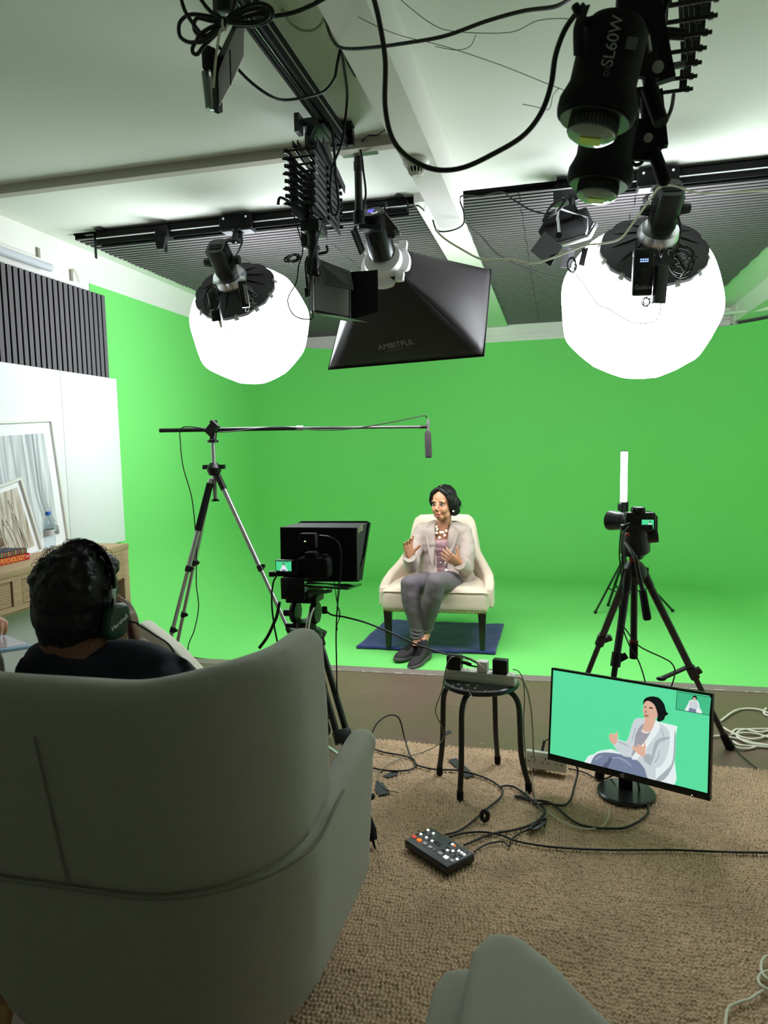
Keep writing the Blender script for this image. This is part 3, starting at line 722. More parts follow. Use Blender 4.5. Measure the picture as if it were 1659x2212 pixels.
# ================================================================ console table and the things on it
OAK = mat('pale_oak', (176, 150, 116), .62, var=.22, vscale=9, aniso=(6, 1, 6), bump=.2, bscale=40); DK = mat('gap_dark', (30, 24, 18), .9)
TZ = .87; TX0, TX1 = XL + .052, -2.60; TY0, TY1 = 2.15, 3.905
def table():
    t = thing('console_table', 'pale oak console table with ribbed drawers against the white wall boards', 'table', ((TX0 + TX1) / 2, 3.0, 0))
    build('tabletop', MB().box(((TX0 + TX1) / 2, (TY0 + TY1) / 2, TZ - .0175), (TX1 - TX0, TY1 - TY0, .035), bev=.003), OAK, t)
    f = MB(); xm = (TX0 + TX1 - .02) / 2; wd = TX1 - TX0 - .02
    f.box((xm, (TY0 + TY1) / 2, .658), (wd, TY1 - TY0 - .01, .02))
    f.box((TX0 + .01, (TY0 + TY1) / 2, .75), (.02, TY1 - TY0 - .02, .17)); f.box((xm, TY1 - .015, .75), (wd, .02, .17)); f.box((xm, TY0 + .015, .75), (wd, .02, .17))
    f.box((TX1 - .015, (TY0 + TY1) / 2, .825), (.024, TY1 - TY0 - .02, .02)); f.box((TX1 - .015, (TY0 + TY1) / 2, .675), (.024, TY1 - TY0 - .02, .024))
    ys = [2.30, 2.60, 2.62, 2.915, 2.99, 3.285, 3.36, 3.655, 3.70, 3.80]
    for (a, b_) in ((2.16, 2.21), (2.545, 2.60), (2.925, 2.985), (3.30, 3.355), (3.70, 3.89)):
        f.box((TX1 - .0152, (a + b_) / 2, .751), (.0236, b_ - a, .126))
    build('carcass', f, OAK, t)
    for (a, b_) in ((2.21, 2.545), (2.60, 2.925), (2.985, 3.30), (3.355, 3.70)):
        d = MB(); d.box((TX1 - .022, (a + b_) / 2, .751), (.02, b_ - a - .008, .125), bev=.002)
        for k in range(12): d.box((TX1 - .0115, (a + b_) / 2, .697 + k * .0098), (.005, b_ - a - .02, .0062), bev=.0012, seg=1)
        build('drawer', d, OAK, t)
    build('drawer_gap', MB().box((TX1 - .035, (TY0 + TY1) / 2, .75), (.012, TY1 - TY0 - .06, .14)), DK, t)
    for (x, y) in ((TX1 - .03, TY1 - .032), (TX0 + .03, TY1 - .032), (TX1 - .03, TY0 + .032), (TX0 + .03, TY0 + .032)):
        build('leg', MB().box((x, y, .418), (.055, .055, .835), bev=.003), OAK, t)
table()
def print_mat(name, c1, c2, c3, scale, dist, ang):
    m = bpy.data.materials.new(name); m.use_nodes = True; nt = m.node_tree; b = nt.nodes['Principled BSDF']; b.inputs['Roughness'].default_value = .35
    tc = nt.nodes.new('ShaderNodeTexCoord'); mp = nt.nodes.new('ShaderNodeMapping'); mp.inputs['Scale'].default_value = (0, scale, scale * .08); mp.inputs['Rotation'].default_value = (ang, 0, 0)
    n = nt.nodes.new('ShaderNodeTexNoise'); n.inputs['Scale'].default_value = 1; n.inputs['Detail'].default_value = 5; n.inputs['Distortion'].default_value = dist
    r = nt.nodes.new('ShaderNodeValToRGB'); e = r.color_ramp.elements; e[0].position = .3; e[0].color = lin(c1); e[1].position = .7; e[1].color = lin(c3); k = e.new(.48); k.color = lin(c2)
    nt.links.new(tc.outputs['Object'], mp.inputs[0]); nt.links.new(mp.outputs[0], n.inputs[0]); nt.links.new(n.outputs['Fac'], r.inputs[0]); nt.links.new(r.outputs[0], b.inputs['Base Color'])
    return m
def picture(label, BR, TR, w, mat_w, pm, extra=None):
    BR, TR = V(BR), V(TR); up = (TR - BR); h = up.length; up.normalize(); rt = V((0, 1, 0)); rt = (rt - up * rt.dot(up)).normalized(); nr = rt.cross(up).normalized()
    if nr.x < 0: nr = -nr
    M = Matrix((rt, up, nr)).transposed().to_4x4(); M.translation = BR - rt * w       # local x right, y up, z outwards
    t = thing('picture_frame', label, 'picture', BR - rt * (w / 2))
    f = MB(M)
    for (cx, cy, sx, sy) in ((w / 2, .007, w, .014), (w / 2, h - .007, w, .014), (.007, h / 2, .014, h - .028), (w - .007, h / 2, .014, h - .028)): f.box((cx, cy, .004), (sx, sy, .026))
    build('frame', f, WHITEP, t)
    build('mat_board', MB(M).box((w / 2, h / 2, 0), (w - .028, h - .028, .004)), mat('mat_board', (236, 235, 238), .8), t)
    pr = build('print', MB(M).box((w / 2, h / 2, .003), (w - .028 - 2 * mat_w, h - .028 - 2 * mat_w * 1.1, .002)), pm, t)
    if extra: extra(M, pr, w, h)
    return t
def curtain(M, pr, w, h):
    c1 = mat('print_grey', (176, 178, 182), .5); c2 = mat('print_pale', (214, 215, 218), .5); c3 = mat('print_mid', (150, 152, 157), .5)
    for k, (xt, wt, xm, wm, xb, wb) in enumerate(((.20, .03, .21, .02, .22, .03), (.38, .02, .40, .03, .42, .02), (.56, .04, .56, .03, .58, .02), (.63, .03, .62, .03, .70, .03), (.69, .025, .67, .03, .78, .03), (.75, .03, .72, .03, .84, .03))):
        L = []; R = []
        for i in range(15):
            u = i / 14; y = h * (.895 - .70 * u); x = xt + (xm - xt) * min(1, u * 1.6) + (xb - xm) * max(0, (u - .6) / .4) ** 1.6; wd = wt + (wm - wt) * u
            L.append((w * (x - wd / 2), y)); R.append((w * (x + wd / 2), y))
        build('curtain_fold', MB(M).prism(L + R[::-1], .0005, z0=.0041 + .0001 * k), (c2, c1, c2, c1, c3, c1)[k], pr, flat=True)
    build('cushion_shape', MB(M).prism([(w * .62, h * .1), (w * .66, h * .18), (w * .8, h * .2), (w * .88, h * .16), (w * .88, h * .1)], .001, z0=.0041), c3, pr)
    build('floor_shape', MB(M).prism([(w * .1, h * .095), (w * .1, h * .12), (w * .88, h * .13), (w * .88, h * .095)], .001, z0=.0041), c2, pr)
def wheat(M, pr, w, h):
    c1 = mat('print_brown', (158, 140, 124), .5); c2 = mat('print_cream', (222, 212, 200), .5); rr = random.Random(9)
    for k in range(16):
        x = w * (.2 + .6 * rr.random()); q = rr.uniform(-.12, .12) * w; t0 = h * rr.uniform(.4, .82)
        b_ = MB(M).tube([(x, h * .13, .005), (x + q * .4, (h * .13 + t0) / 2, .0055), (x + q, t0, .005)], .0011, 5, 3)
        for i in range(4): b_.ball((x + q + .003 * (-1) ** i, t0 - i * .009, .0055), (.003, .0055, .001), n=6, m=5)
        build('grass_stem', b_, c1 if k % 2 else c2, pr)
picture('large white framed curtain print leaning on the wall', (-2.998, 3.857, TZ + .002), (-3.033, 3.81, 1.648), .58, .062, print_mat('curtain_print', (150, 153, 160), (190, 192, 197), (222, 223, 226), 26, .3, .1), curtain)
picture('small white framed wheat field print leaning before the large one', (-2.945, 3.553, TZ + .002), (-2.985, 3.462, 1.306), .36, .03, print_mat('wheat_print', (138, 118, 102), (196, 184, 172), (226, 220, 214), 60, .5, -.25), wheat)
# bottle
c = P(109, 1188, z=TZ); t = thing('water_bottle', 'clear plastic water bottle with blue cap standing by the framed prints', 'bottle', (c.x, c.y, TZ))
PET = mat('clear_pet', (235, 242, 245), .06, trans=1.0, spec=.5); PET.node_tree.nodes['Principled BSDF'].inputs['IOR'].default_value = 1.2
Mb = Matrix.Translation((c.x, c.y, TZ + .001))
pf = [(.008, .004), (.026, .0), (.031, .006), (.033, .02), (.031, .035), (.0325, .05), (.031, .065), (.0325, .08), (.0325, .125), (.033, .14), (.031, .155), (.024, .175), (.014, .194), (.0125, .20), (.0125, .212)]
build('body', MB(Mb).lathe(pf + [(r - .0012, z) for r, z in pf[::-1]], n=24), PET, t)
build('cap', MB(Mb).lathe([(.0155, .205), (.0155, .224), (.014, .227), (0, .227)], n=24), mat('blue_cap', (52, 104, 190), .4), t)
lb = build('label', MB(Mb).lathe([(.0336, .085), (.0336, .122), (.0332, .122), (.0332, .085)], n=28), mat('bottle_label', (196, 196, 200), .5), t)
build('label_mark', MB(Mb).lathe([(.0342, .098), (.0342, .112)], n=28, ang=1.4), mat('label_print', (120, 124, 132), .5), lb)
# books
R1 = mat('book_red', (196, 40, 40), .5); 
def book(label, y1, x1, z0, th, w, l, m, rz=0):
    t = thing('book', label, 'book', (x1 - w / 2, y1 - l / 2, z0), 'books lying on the console table')
    M = fr((x1, y1, z0), rz)
    build('cover', MB(M).box((-w / 2, -l / 2, .0015), (w, l, .003)).box((-w / 2, -l / 2, th - .0015), (w, l, .003)).box((-.0015, -l / 2, th / 2), (.003, l, th)), m, t)
    build('pages', MB(M).box((-w / 2 - .002, -l / 2, th / 2), (w - .008, l - .006, th - .006)), mat('paper', (232, 226, 212), .8), t)
    return t, M
b1, M1 = book('red psychology book with yellow lettering at the bottom of the pile', 3.255, -2.775, TZ + .001, .034, .15, .235, R1, .05)
SM = lambda M, y, z: M @ frame((.0005, y, z), (1, 0, 0), y=(0, 0, 1))
text('spine_lettering', 'PSYCHOLOGY!', .038, SM(M1, -.128, .0165), mat('yellow_print', (240, 196, 70), .5), b1, sx=.72)
text('spine_mark', 'DK', .014, SM(M1, -.018, .017), mat('white_print', (240, 236, 230), .5), b1)
b2, M2 = book('book with a multicoloured patterned spine lying on the red one', 3.245, -2.782, TZ + .036, .027, .14, .225, mat('book_navy', (34, 42, 74), .5), .03)
pt = []
for i, cc in enumerate(((46, 120, 60), (206, 70, 66), (38, 92, 140), (226, 150, 60), (46, 130, 90), (190, 50, 60))):
    mb = MB(M2)
    for k in range(i, 26, 6):
        mb.box((.0006, -.008 - k * .0085, .0135), (.0012, .0065, .024))
        mb.box((.0014, -.012 - k * .0085 * .9, .008 + .010 * ((k // 6) % 2)), (.0008, .004, .006))
    build('spine_pattern', mb, mat('spine_%d' % i, cc, .5), b2)
rk = MB(); c = V((-2.85, 3.065, TZ + .063 + .035))
rk.ball(tuple(c), (.05, .055, .038)); rk.ball(tuple(c + V((.01, .04, .01))), (.035, .03, .03)); rk.ball(tuple(c + V((0, -.04, .0))), (.04, .04, .03))
o = organic('stone_ornament', rk, mat('brown_stone', (108, 84, 58), .6, var=.45, vscale=25, bump=.5, bscale=50), None, voxel=.005, smooth=2, fold=.01, fscale=28); tag(o, 'rough brown and grey stone ornament on top of the books', 'ornament')
for v in o.data.vertices: v.co.z = max(v.co.z, TZ + .0635)
o = build('paper_scrap', MB().tube([P(55, 1203, z=TZ + .006), P(60, 1200, z=TZ + .009), P(66, 1199, z=TZ + .006)], .004, 8, 4), WHITEP); tag(o, 'small white twist of paper on the table behind the books', 'paper')
# ================================================================ pale armchair beyond the man
t = thing('pale_armchair', 'pale cream armchair just visible past the man with headphones', 'armchair', (-2.15, 3.0, 0))
PC = mat('pale_fabric', (206, 198, 186), .85, bump=.2, bscale=400)
def arm_at(y, w=.05):
    p0 = P(296, 1344, y=y); p1 = P(336, 1368, y=y); p2 = P(378, 1402, y=y); p3 = P(430, 1450, y=y)
    return p0, p1, p2, p3
a = MB(); p = arm_at(2.75)
side = [(-2.16, .18), (p[0].x - .02, p[0].z - .02), (p[0].x + .02, p[0].z), (p[1].x, p[1].z), (p[2].x, p[2].z), (p[3].x, p[3].z - .02), (p[3].x + .02, .18)]
Mx = Matrix(((1, 0, 0, 0), (0, 0, 1, 2.74), (0, 1, 0, 0), (0, 0, 0, 1)))
a.prism(side, .09, M=Mx); Mx2 = Mx.copy(); Mx2[1][3] = 2.24; a.prism([(x_, min(z_, .46)) for x_, z_ in side], .09, M=Mx2)
a.box((-1.98, 2.54, .25), (.34, .54, .14)); a.box((-2.12, 2.54, .34), (.08, .6, .3))
organic('frame', a, PC, t, voxel=.012, smooth=5); organic('seat_cushion', MB().box((-1.95, 2.54, .34), (.30, .48, .08), bev=.04, seg=4), PC, t, voxel=.013, smooth=4)
for (x, y) in ((-2.12, 2.3), (-2.12, 2.76), (-1.86, 2.3), (-1.86, 2.76)): build('leg', MB().cyl((x, y, .2), (x, y, 0), .018, .013), WOODL, t)
# ================================================================ man with headphones
NAVY = mat('navy_tshirt', (14, 17, 34), .9, bump=.2, bscale=400)
def man():
    root = thing('person', 'man with black curly hair and headphones seated in the wing chair, seen from behind', 'person', (-.95, 1.55, .46))
    ctr = P(177, 1308, y=1.45)
    f = V((.06, .99, -.14)).normalized(); up = V((.10, -.02, 1)); up = (up - f * up.dot(f)).normalized()
    HM = frame(ctr, up, y=-f)
    b_ = head_shape(HM, neck=HM.inverted() @ P(200, 1425, y=1.42), nr=.062, male=True); b_.M = Matrix.Identity(4)
    nk = P(190, 1410, y=1.43); b_.ball(tuple(nk), (.07, .065, .06))
    # arm raised to the chin
    el = V((-.72, 1.72, .62)); wr = P(296, 1398, y=1.60)
    b_.tube([el, (el + wr) / 2, wr], .035, 14, rads=[.044, .040, .029])
    hd = hand_shape(frame(wr, V((.55, .25, .1)), y=V((-.30, .12, 1))), 1, (.35, .42, .5, .6), spread=.06, scale=1.05, thumb=(.6, .6))
    b_.add(hd.v, hd.f)
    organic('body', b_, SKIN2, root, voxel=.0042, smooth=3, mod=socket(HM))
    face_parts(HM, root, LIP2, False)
    h = MB(HM)
    h.ball((0, .030, .040), (.093, .098, .095), n=24, m=16); h.ball((0, .050, -.015), (.082, .062, .085)); h.ball((0, .045, -.07), (.064, .05, .045)); h.ball((0, -.03, .095), (.06, .05, .038))
    for s in (-1, 1): h.ball((s * .070, .02, -.02), (.016, .04, .06))
    rr = random.Random(4)
    for k in range(150):
        a_, e_ = rr.uniform(0, 2 * PI), rr.uniform(.1, 1.5); d = V((math.cos(a_) * math.cos(e_), math.sin(a_) * math.cos(e_), math.sin(e_)))
        if d.y < -.5 and d.z < .6: continue
        q = V((0, .030, .040)) + V((d.x * .090, d.y * .096, d.z * .094)); h.ball(tuple(q), rr.uniform(.008, .014), n=8, m=6)
    hr = organic('hair', h, HAIR, root, voxel=.0045, smooth=1, fold=.003, fscale=70)
    cs = MB(HM)
    for k in range(170):
        a_ = rr.uniform(0, 2 * PI); e_ = rr.uniform(.45, 1.5); d = V((math.cos(a_) * math.cos(e_), math.sin(a_) * math.cos(e_), math.sin(e_)))
        if d.z < .35: continue
        o_ = V((0, .030, .045)); q = o_ + V((d.x * .094, d.y * .098, d.z * .096)); r = rr.uniform(.004, .009); u = d.orthogonal().normalized(); w_ = d.cross(u)
        cs.tube([q, q + d * r + u * r, q + d * r * 2.2, q + d * r * 2.0 - u * r, q + d * r - w_ * r * .6], .0006, 4, 3)
    build('curls', cs, HAIR, hr)
    bd = MB(HM)
    for s in (-1, 1):
        bd.ball((s * .040, -.030, -.080), (.020, .035, .030)); bd.ball((s * .060, -.008, -.055), (.012, .022, .035))
    bd.ball((0, -.062, -.098), (.032, .026, .022)); bd.tube([(-.026, -.088, -.055), (0, -.102, -.046), (.026, -.088, -.055)], .006, 8, 4)
    organic('beard', bd, HAIR, root, voxel=.004, smooth=1, fold=.002, fscale=90)
    # T-shirt
    s_ = MB(); nkb = P(180, 1418, y=1.42)
    sl, sr = P(128, 1418, y=1.40), P(366, 1462, y=1.45)
    s_.tube([sl + V((-.06, 0, -.03)), sl + V((.02, 0, -.012)), nkb + V((0, 0, -.03)), sr + V((-.08, 0, .012)), sr], .06, 18, 4, rads=[.055, .066, .072, .066, .055]); s_.tube([nkb + V((0, .0, .012)), nkb + V((0, .0, -.03))], .085, 20, rads=[.079, .10])
    s_.ball((-.97, 1.44, .76), (.21, .12, .20)); s_.ball((-.96, 1.46, .58), (.19, .14, .18)); s_.ball((-.95, 1.48, .5), (.18, .14, .10))
    s_.tube([sr, sr + V((.05, .1, -.12)), (-.73, 1.66, .68)], .05, 14, 4, rads=[.058, .055, .052]); s_.tube([sl + V((-.06, 0, -.03)), sl + V((-.1, .1, -.13)), (-1.26, 1.62, .66)], .05, 14, 4, rads=[.055, .055, .05])
    organic('tshirt', s_, NAVY, root, voxel=.008, smooth=4, fold=.005, fscale=10)
    # trousers and lower legs
    tr = MB()
    for s in (-1, 1):
        hx = -.95 + s * .09; kx = -.95 + s * .13; kz = .50
        tr.tube([(hx, 1.52, .50), (kx, 1.97, kz)], .075, 14, rads=[.085, .062]); tr.tube([(kx, 1.97, kz), (kx, 2.02, .25), (kx, 2.03, .10)], .055, 14, rads=[.064, .056, .045]); tr.ball((kx, 1.97, kz), .063)
    tr.ball((-.95, 1.5, .50), (.17, .13, .09)); organic('trousers', tr, mat('dark_trousers', (30, 30, 34), .9), root, voxel=.01, smooth=3)
    for s in (-1, 1): build('shoe', MB().box((-.95 + s * .13, 2.09, .058), (.095, .27, .07), bev=.03, seg=4), MATTEB, root)
    # headphones
    hp = thing('headphones', 'black over-ear headphones worn by the man in the wing chair', 'headphones', HM @ V((0, 0, .1)))
    arc = [HM @ V((.107 * math.sin(a), .030 - .02 * math.cos(a), .018 + .130 * math.cos(a))) for a in [(-1 + 2 * i / 20) * 1.62 for i in range(21)]]
    build('headband', MB().tube(arc, .01, 10, rads=[(.0045, .0125) if 2 < i < 18 else (.003, .006) for i in range(21)]), BLACKP, hp)
    cg = mat('cup_green', (18, 48, 36), .35)
    for s in (-1, 1):
        pts = [(.034 * math.copysign(abs(math.cos(a)) ** .6, math.cos(a)), .042 * math.copysign(abs(math.sin(a)) ** .6, math.sin(a))) for a in [2 * PI * i / 28 for i in range(28)]]
        Mc = HM @ frame((s * .079, .006, -.018), (s, .1, -.1), y=(0, .1, 1))
        cu = build('ear_cushion', MB(Mc).prism([(x * .9, y * .9) for x, y in pts], .018), MATTEB, hp)
        c2 = build('ear_cup', MB(Mc).prism(pts, .022, z0=.016), cg, hp); md = c2.modifiers.new('b', 'BEVEL'); md.width = .006; md.segments = 3; md.limit_method = 'ANGLE'
        if s < 0: text('script_mark', 'Marshall', .0155, Mc @ Matrix.Translation((0, 0, .0395)) @ Matrix.Rotation(.55, 4, 'Z'), mat('white_print', (240, 236, 230), .5), c2)
        build('yoke', MB(HM).tube([(s * .108, .02, -.01), (s * .112, .03, .03), (s * .103, .03, .055)], .0022, 8, 4), CHROME, hp)
        build('hinge_block', MB(HM @ frame((s * .104, .03, .045), (s, 0, .1), y=(0, 0, 1))).box((0, 0, 0), (.018, .022, .01), bev=.002), mat('grey_hinge', (130, 132, 134), .4, metal=.6), hp)
    cable('headphone_cable', [HM @ V((.108, -.012, -.045)), P(276, 1343, y=1.47), P(300, 1350, y=1.5), P(335, 1372, y=1.55), P(365, 1393, y=1.6), P(385, 1425, y=1.62)], .0026, CABLE, 'thin black cable leading from the headphones across the shoulder')
man()
# ================================================================ person with tablet at the left edge
def tablet_person():
    t = thing('tablet', 'tablet in a pale blue case held at the left edge of the picture', 'tablet', (-1.72, 1.8, .82))
    A, B_, C_ = P(72, 1393, y=1.86), P(36, 1420, y=1.72), P(-40, 1352, y=1.98)
    xd = (C_ - A).normalized(); yd = (B_ - A); yd = (yd - xd * yd.dot(xd)).normalized(); zd = xd.cross(yd)
    if zd.z < 0: zd = -zd
    L_, W_ = .25, .175
    M = Matrix((xd, yd, zd)).transposed().to_4x4(); M.translation = A
    cs = build('case', MB(M).box((L_ / 2, W_ / 2, -.006), (L_, W_, .013), bev=.005), mat('case_blue', (142, 178, 204), .5), t)
    build('screen', MB(M).box((L_ / 2, W_ / 2, .0012), (L_ - .02, W_ - .02, .002)), mat('tablet_screen', (120, 116, 118), .15, emit=.25, ecol=(150, 146, 150)), t)
    build('case_corner', MB(M).box((.012, W_ - .03, -.0062), (.03, .055, .0136), bev=.005), mat('case_pink', (206, 176, 170), .5), t)
    build('case_stripe', MB(M).box((.05, W_ - .0015, -.006), (.03, .004, .010)), mat('case_yellow', (226, 190, 60), .5), t)
    hp = M.copy()
    root = thing('person', 'person at the left edge holding a tablet, only the fingers in view', 'person', (-2.25, 1.75, .45))
    b_ = MB(); HM = frame((-2.2, 1.72, 1.12), (0, 0, 1), y=-V((.75, .6, 0)))
    hs = head_shape(HM, neck=HM.inverted() @ V((-2.23, 1.70, .92))); b_.add(hs.v, hs.f)
    w1 = M @ V((.235, .012, .042)); w2 = M @ V((.17, W_ + .05, -.035))
    b_.tube([(-2.22, 1.98, .78), w1], .03, 12, rads=[.038, .027]); b_.tube([(-2.1, 1.52, .72), w2], .03, 12, rads=[.038, .027])
    h1 = hand_shape(M @ frame((.225, .015, .045), (.0, -.2, 1), y=(-.92, .30, -.22)), 1, (.12, .7, .8, .9), scale=.86, thumb=(.5, .5))
    h2 = hand_shape(M @ frame((.16, W_ + .03, -.03), (.0, .2, -1), y=(-.8, -.35, .05)), -1, (.2, .25, .3, .35), scale=.95, thumb=(.6, .9))
    b_.add(h1.v, h1.f); b_.add(h2.v, h2.f); b_.ball((-2.24, 1.70, .88), (.08, .08, .08))
    organic('body', b_, SKIN, root, voxel=.0042, smooth=2, mod=socket(HM)); face_parts(HM, root, LIP)
    organic('hair', MB(HM).ball((0, .03, .045), (.085, .095, .086)).ball((0, .06, -.03), (.07, .05, .09)), HAIR, root, voxel=.005, smooth=2, fold=.003, fscale=50)
    s_ = MB(); s_.ball((-2.25, 1.70, .76), (.16, .16, .14)); s_.ball((-2.27, 1.69, .56), (.15, .16, .2)); s_.tube([(-2.2, 1.86, .82), (-2.22, 1.99, .74)], .05, 12); s_.tube([(-2.2, 1.54, .82), (-2.12, 1.50, .70)], .05, 12)
    organic('sweater', s_, mat('grey_sweater', (90, 92, 100), .9), root, voxel=.009, smooth=4, fold=.004, fscale=10)
    tr = MB(); tr.ball((-2.25, 1.7, .5), (.15, .17, .09))
    for s in (-1, 1):
        o = V((s * .07, -s * .09, 0)); tr.tube([V((-2.22, 1.72, .5)) + o, V((-1.93, 1.95, .5)) + o], .07, 12); tr.tube([V((-1.93, 1.95, .5)) + o, V((-1.92, 1.97, .08)) + o], .05, 12)
    organic('trousers', tr, mat('dark_trousers', (30, 30, 34), .9), root, voxel=.01, smooth=3)
    for s in (-1, 1): build('shoe', MB(fr((-1.88 + s * .07, 2.0 - s * .09, .04), -.9)).box((0, 0, 0), (.09, .25, .07), bev=.03), MATTEB, root)
    st = thing('plain_stool', 'plain stool under the person with the tablet, outside the picture', 'stool', (-2.25, 1.7, 0))
    build('seat', MB().lathe([(0, .38), (.17, .38), (.17, .41), (0, .41)], Matrix.Translation((-2.25, 1.7, 0)), 24), OAK, st)
    for a_ in range(4): build('leg', MB().cyl((-2.25 + .12 * math.cos(a_ * PI / 2 + .7), 1.7 + .12 * math.sin(a_ * PI / 2 + .7), .38), (-2.25 + .16 * math.cos(a_ * PI / 2 + .7), 1.7 + .16 * math.sin(a_ * PI / 2 + .7), 0), .016), OAK, st)
tablet_person()
# ================================================================ jute rug
RX0, RX1, RY0, RY1 = -.93, 1.55, .15, 3.235; RZ = .02
def rug_mat():
    m = bpy.data.materials.new('jute_weave'); m.use_nodes = True; nt = m.node_tree; b = nt.nodes['Principled BSDF']; b.inputs['Roughness'].default_value = .9; b.inputs['Specular IOR Level'].default_value = .15
    N = nt.nodes.new; K = nt.links.new; tc = N('ShaderNodeTexCoord')
    w = N('ShaderNodeTexNoise'); w.inputs['Scale'].default_value = 14; K(tc.outputs['Object'], w.inputs['Vector'])
    mx = N('ShaderNodeMix'); mx.data_type = 'VECTOR'; mx.inputs[0].default_value = .010; K(tc.outputs['Object'], mx.inputs[4]); K(w.outputs['Color'], mx.inputs[5])
    vo = N('ShaderNodeTexVoronoi'); mp = N('ShaderNodeMapping'); mp.inputs['Scale'].default_value = (88, 74, 1); K(mx.outputs[1], mp.inputs[0]); K(mp.outputs[0], vo.inputs['Vector']); vo.inputs['Randomness'].default_value = .42; vo.inputs['Scale'].default_value = 1
    n2 = N('ShaderNodeTexNoise'); n2.inputs['Scale'].default_value = 5; n2.inputs['Detail'].default_value = 6; K(tc.outputs['Object'], n2.inputs['Vector'])
    n3 = N('ShaderNodeTexNoise'); n3.inputs['Scale'].default_value = 300; n3.inputs['Detail'].default_value = 2; K(tc.outputs['Object'], n3.inputs['Vector'])
    r = N('ShaderNodeValToRGB'); e = r.color_ramp.elements; e[0].position = 0; e[0].color = lin((212, 184, 148)); e[1].position = .85; e[1].color = lin((84, 62, 46)); k = e.new(.42); k.color = lin((182, 150, 116))
    K(vo.outputs['Distance'], r.inputs[0])
    hs = N('ShaderNodeMix'); hs.data_type = 'RGBA'; hs.blend_type = 'MULTIPLY'; hs.inputs[0].default_value = .55
    r2 = N('ShaderNodeValToRGB'); r2.color_ramp.elements[0].position = .3; r2.color_ramp.elements[0].color = (.42, .40, .40, 1); r2.color_ramp.elements[1].position = .7; r2.color_ramp.elements[1].color = (1, .98, .95, 1); K(n2.outputs['Fac'], r2.inputs[0])
    cm = N('ShaderNodeMix'); cm.data_type = 'RGBA'; cm.blend_type = 'MULTIPLY'; cm.inputs[0].default_value = .5; K(vo.outputs['Color'], cm.inputs[7]); K(r.outputs[0], cm.inputs[6])
    ds = N('ShaderNodeHueSaturation'); ds.inputs['Saturation'].default_value = 0; ds.inputs['Value'].default_value = 1.5; K(vo.outputs['Color'], ds.inputs['Color']); K(ds.outputs[0], cm.inputs[7])
    K(cm.outputs[2], hs.inputs[6]); K(r2.outputs[0], hs.inputs[7]); K(hs.outputs[2], b.inputs['Base Color'])
    hm = N('ShaderNodeMath'); hm.operation = 'MULTIPLY_ADD'; hm.inputs[1].default_value = -1; hm.inputs[2].default_value = 1; K(vo.outputs['Distance'], hm.inputs[0])
    ad = N('ShaderNodeMath'); ad.operation = 'MULTIPLY_ADD'; ad.inputs[1].default_value = .35; K(n3.outputs['Fac'], ad.inputs[0]); K(hm.outputs[0], ad.inputs[2])
    bp = N('ShaderNodeBump'); bp.inputs['Strength'].default_value = 1; bp.inputs['Distance'].default_value = .010; K(ad.outputs[0], bp.inputs['Height']); K(bp.outputs[0], b.inputs['Normal'])
    return m
def knob_rug():
    x0, x1, y0, y1 = -.93, 1.50, .75, 3.235; dx, dy = .0030, .0036
    nx, ny = int((x1 - x0) / dx), int((y1 - y0) / dy); X, Y = np.meshgrid(np.linspace(x0, x1, nx), np.linspace(y0, y1, ny))
    wx = .006 * np.sin(Y * 9 + 2 * np.sin(X * 4)) + .003 * np.sin(Y * 41 + X * 17); wy = .006 * np.sin(X * 7 + 1.7 * np.sin(Y * 5)) + .003 * np.sin(X * 37 + 2 * np.sin(Y * 23)) + .0018 * np.sin(X * 130)
    v = (Y + wy) / .0150; j = np.floor(v); rj = np.modf(np.abs(np.sin(j * 12.9898) * 43758.5453))[0]
    u = (X + wx) / .0118 + rj * 7; i = np.floor(u); fu, fv = u - i - .5, v - j - .5
    h1 = np.modf(np.abs(np.sin(i * 127.1 + j * 311.7) * 43758.5453))[0]; h2 = np.modf(np.abs(np.sin(i * 269.5 + j * 183.3) * 24634.6345))[0]
    dome = np.sqrt(np.clip(1 - (fu / (.47 + .06 * h2)) ** 2, 0, 1)) * np.sqrt(np.clip(1 - ((fv + .12 * (h2 - .5)) / .52) ** 2, 0, 1))
    Z = .010 + (.0078 + .0052 * h1) * dome + .0006 * np.sin(X * 2100) * dome
    edge = np.minimum(np.minimum(X - x0, x1 - X), y1 - Y); 
    Yo = Y.copy(); Yo[-3:, :] += .007 * np.sin(X[-3:, :] * 260) + .01 * np.sin(X[-3:, :] * 5); Z[-1, :] = .001; Z[0, :] = .001; Z[:, 0] = .001; Z[:, -1] = .001
    co = np.stack([X, Yo, Z], -1).reshape(-1, 3).astype(np.float32)
    a = (np.arange(ny - 1)[:, None] * nx + np.arange(nx - 1)[None, :]).reshape(-1); q = np.stack([a, a + 1, a + 1 + nx, a + nx], 1).astype(np.int32)
    me = bpy.data.meshes.new('jute_rug'); me.vertices.add(len(co)); me.vertices.foreach_set('co', co.ravel()); me.loops.add(q.size); me.loops.foreach_set('vertex_index', q.ravel()); me.polygons.add(len(q))
    me.polygons.foreach_set('loop_start', np.arange(0, q.size, 4, dtype=np.int32)); me.update(calc_edges=True); me.polygons.foreach_set('use_smooth', np.ones(len(q), dtype=bool)); me.validate()
    return me
m = mat('jute', (204, 176, 144), .9, spec=.15, var=.18, vscale=90)
nt = m.node_tree; b = nt.nodes['Principled BSDF']; tc = nt.nodes.new('ShaderNodeTexCoord'); prev = b.inputs['Base Color'].links[0].from_socket
prev = fl_layer(prev, 4, .45, .75, (172, 150, 122)); prev = fl_layer(prev, 130, .42, .75, (136, 110, 88), (1, 2.2, 1), 2); prev = fl_layer(prev, 170, .60, .78, (244, 222, 190), (1, 2.5, 1), 2); prev = fl_layer(prev, 3, .62, .8, (132, 106, 82))
nt.links.new(prev, b.inputs['Base Color'])
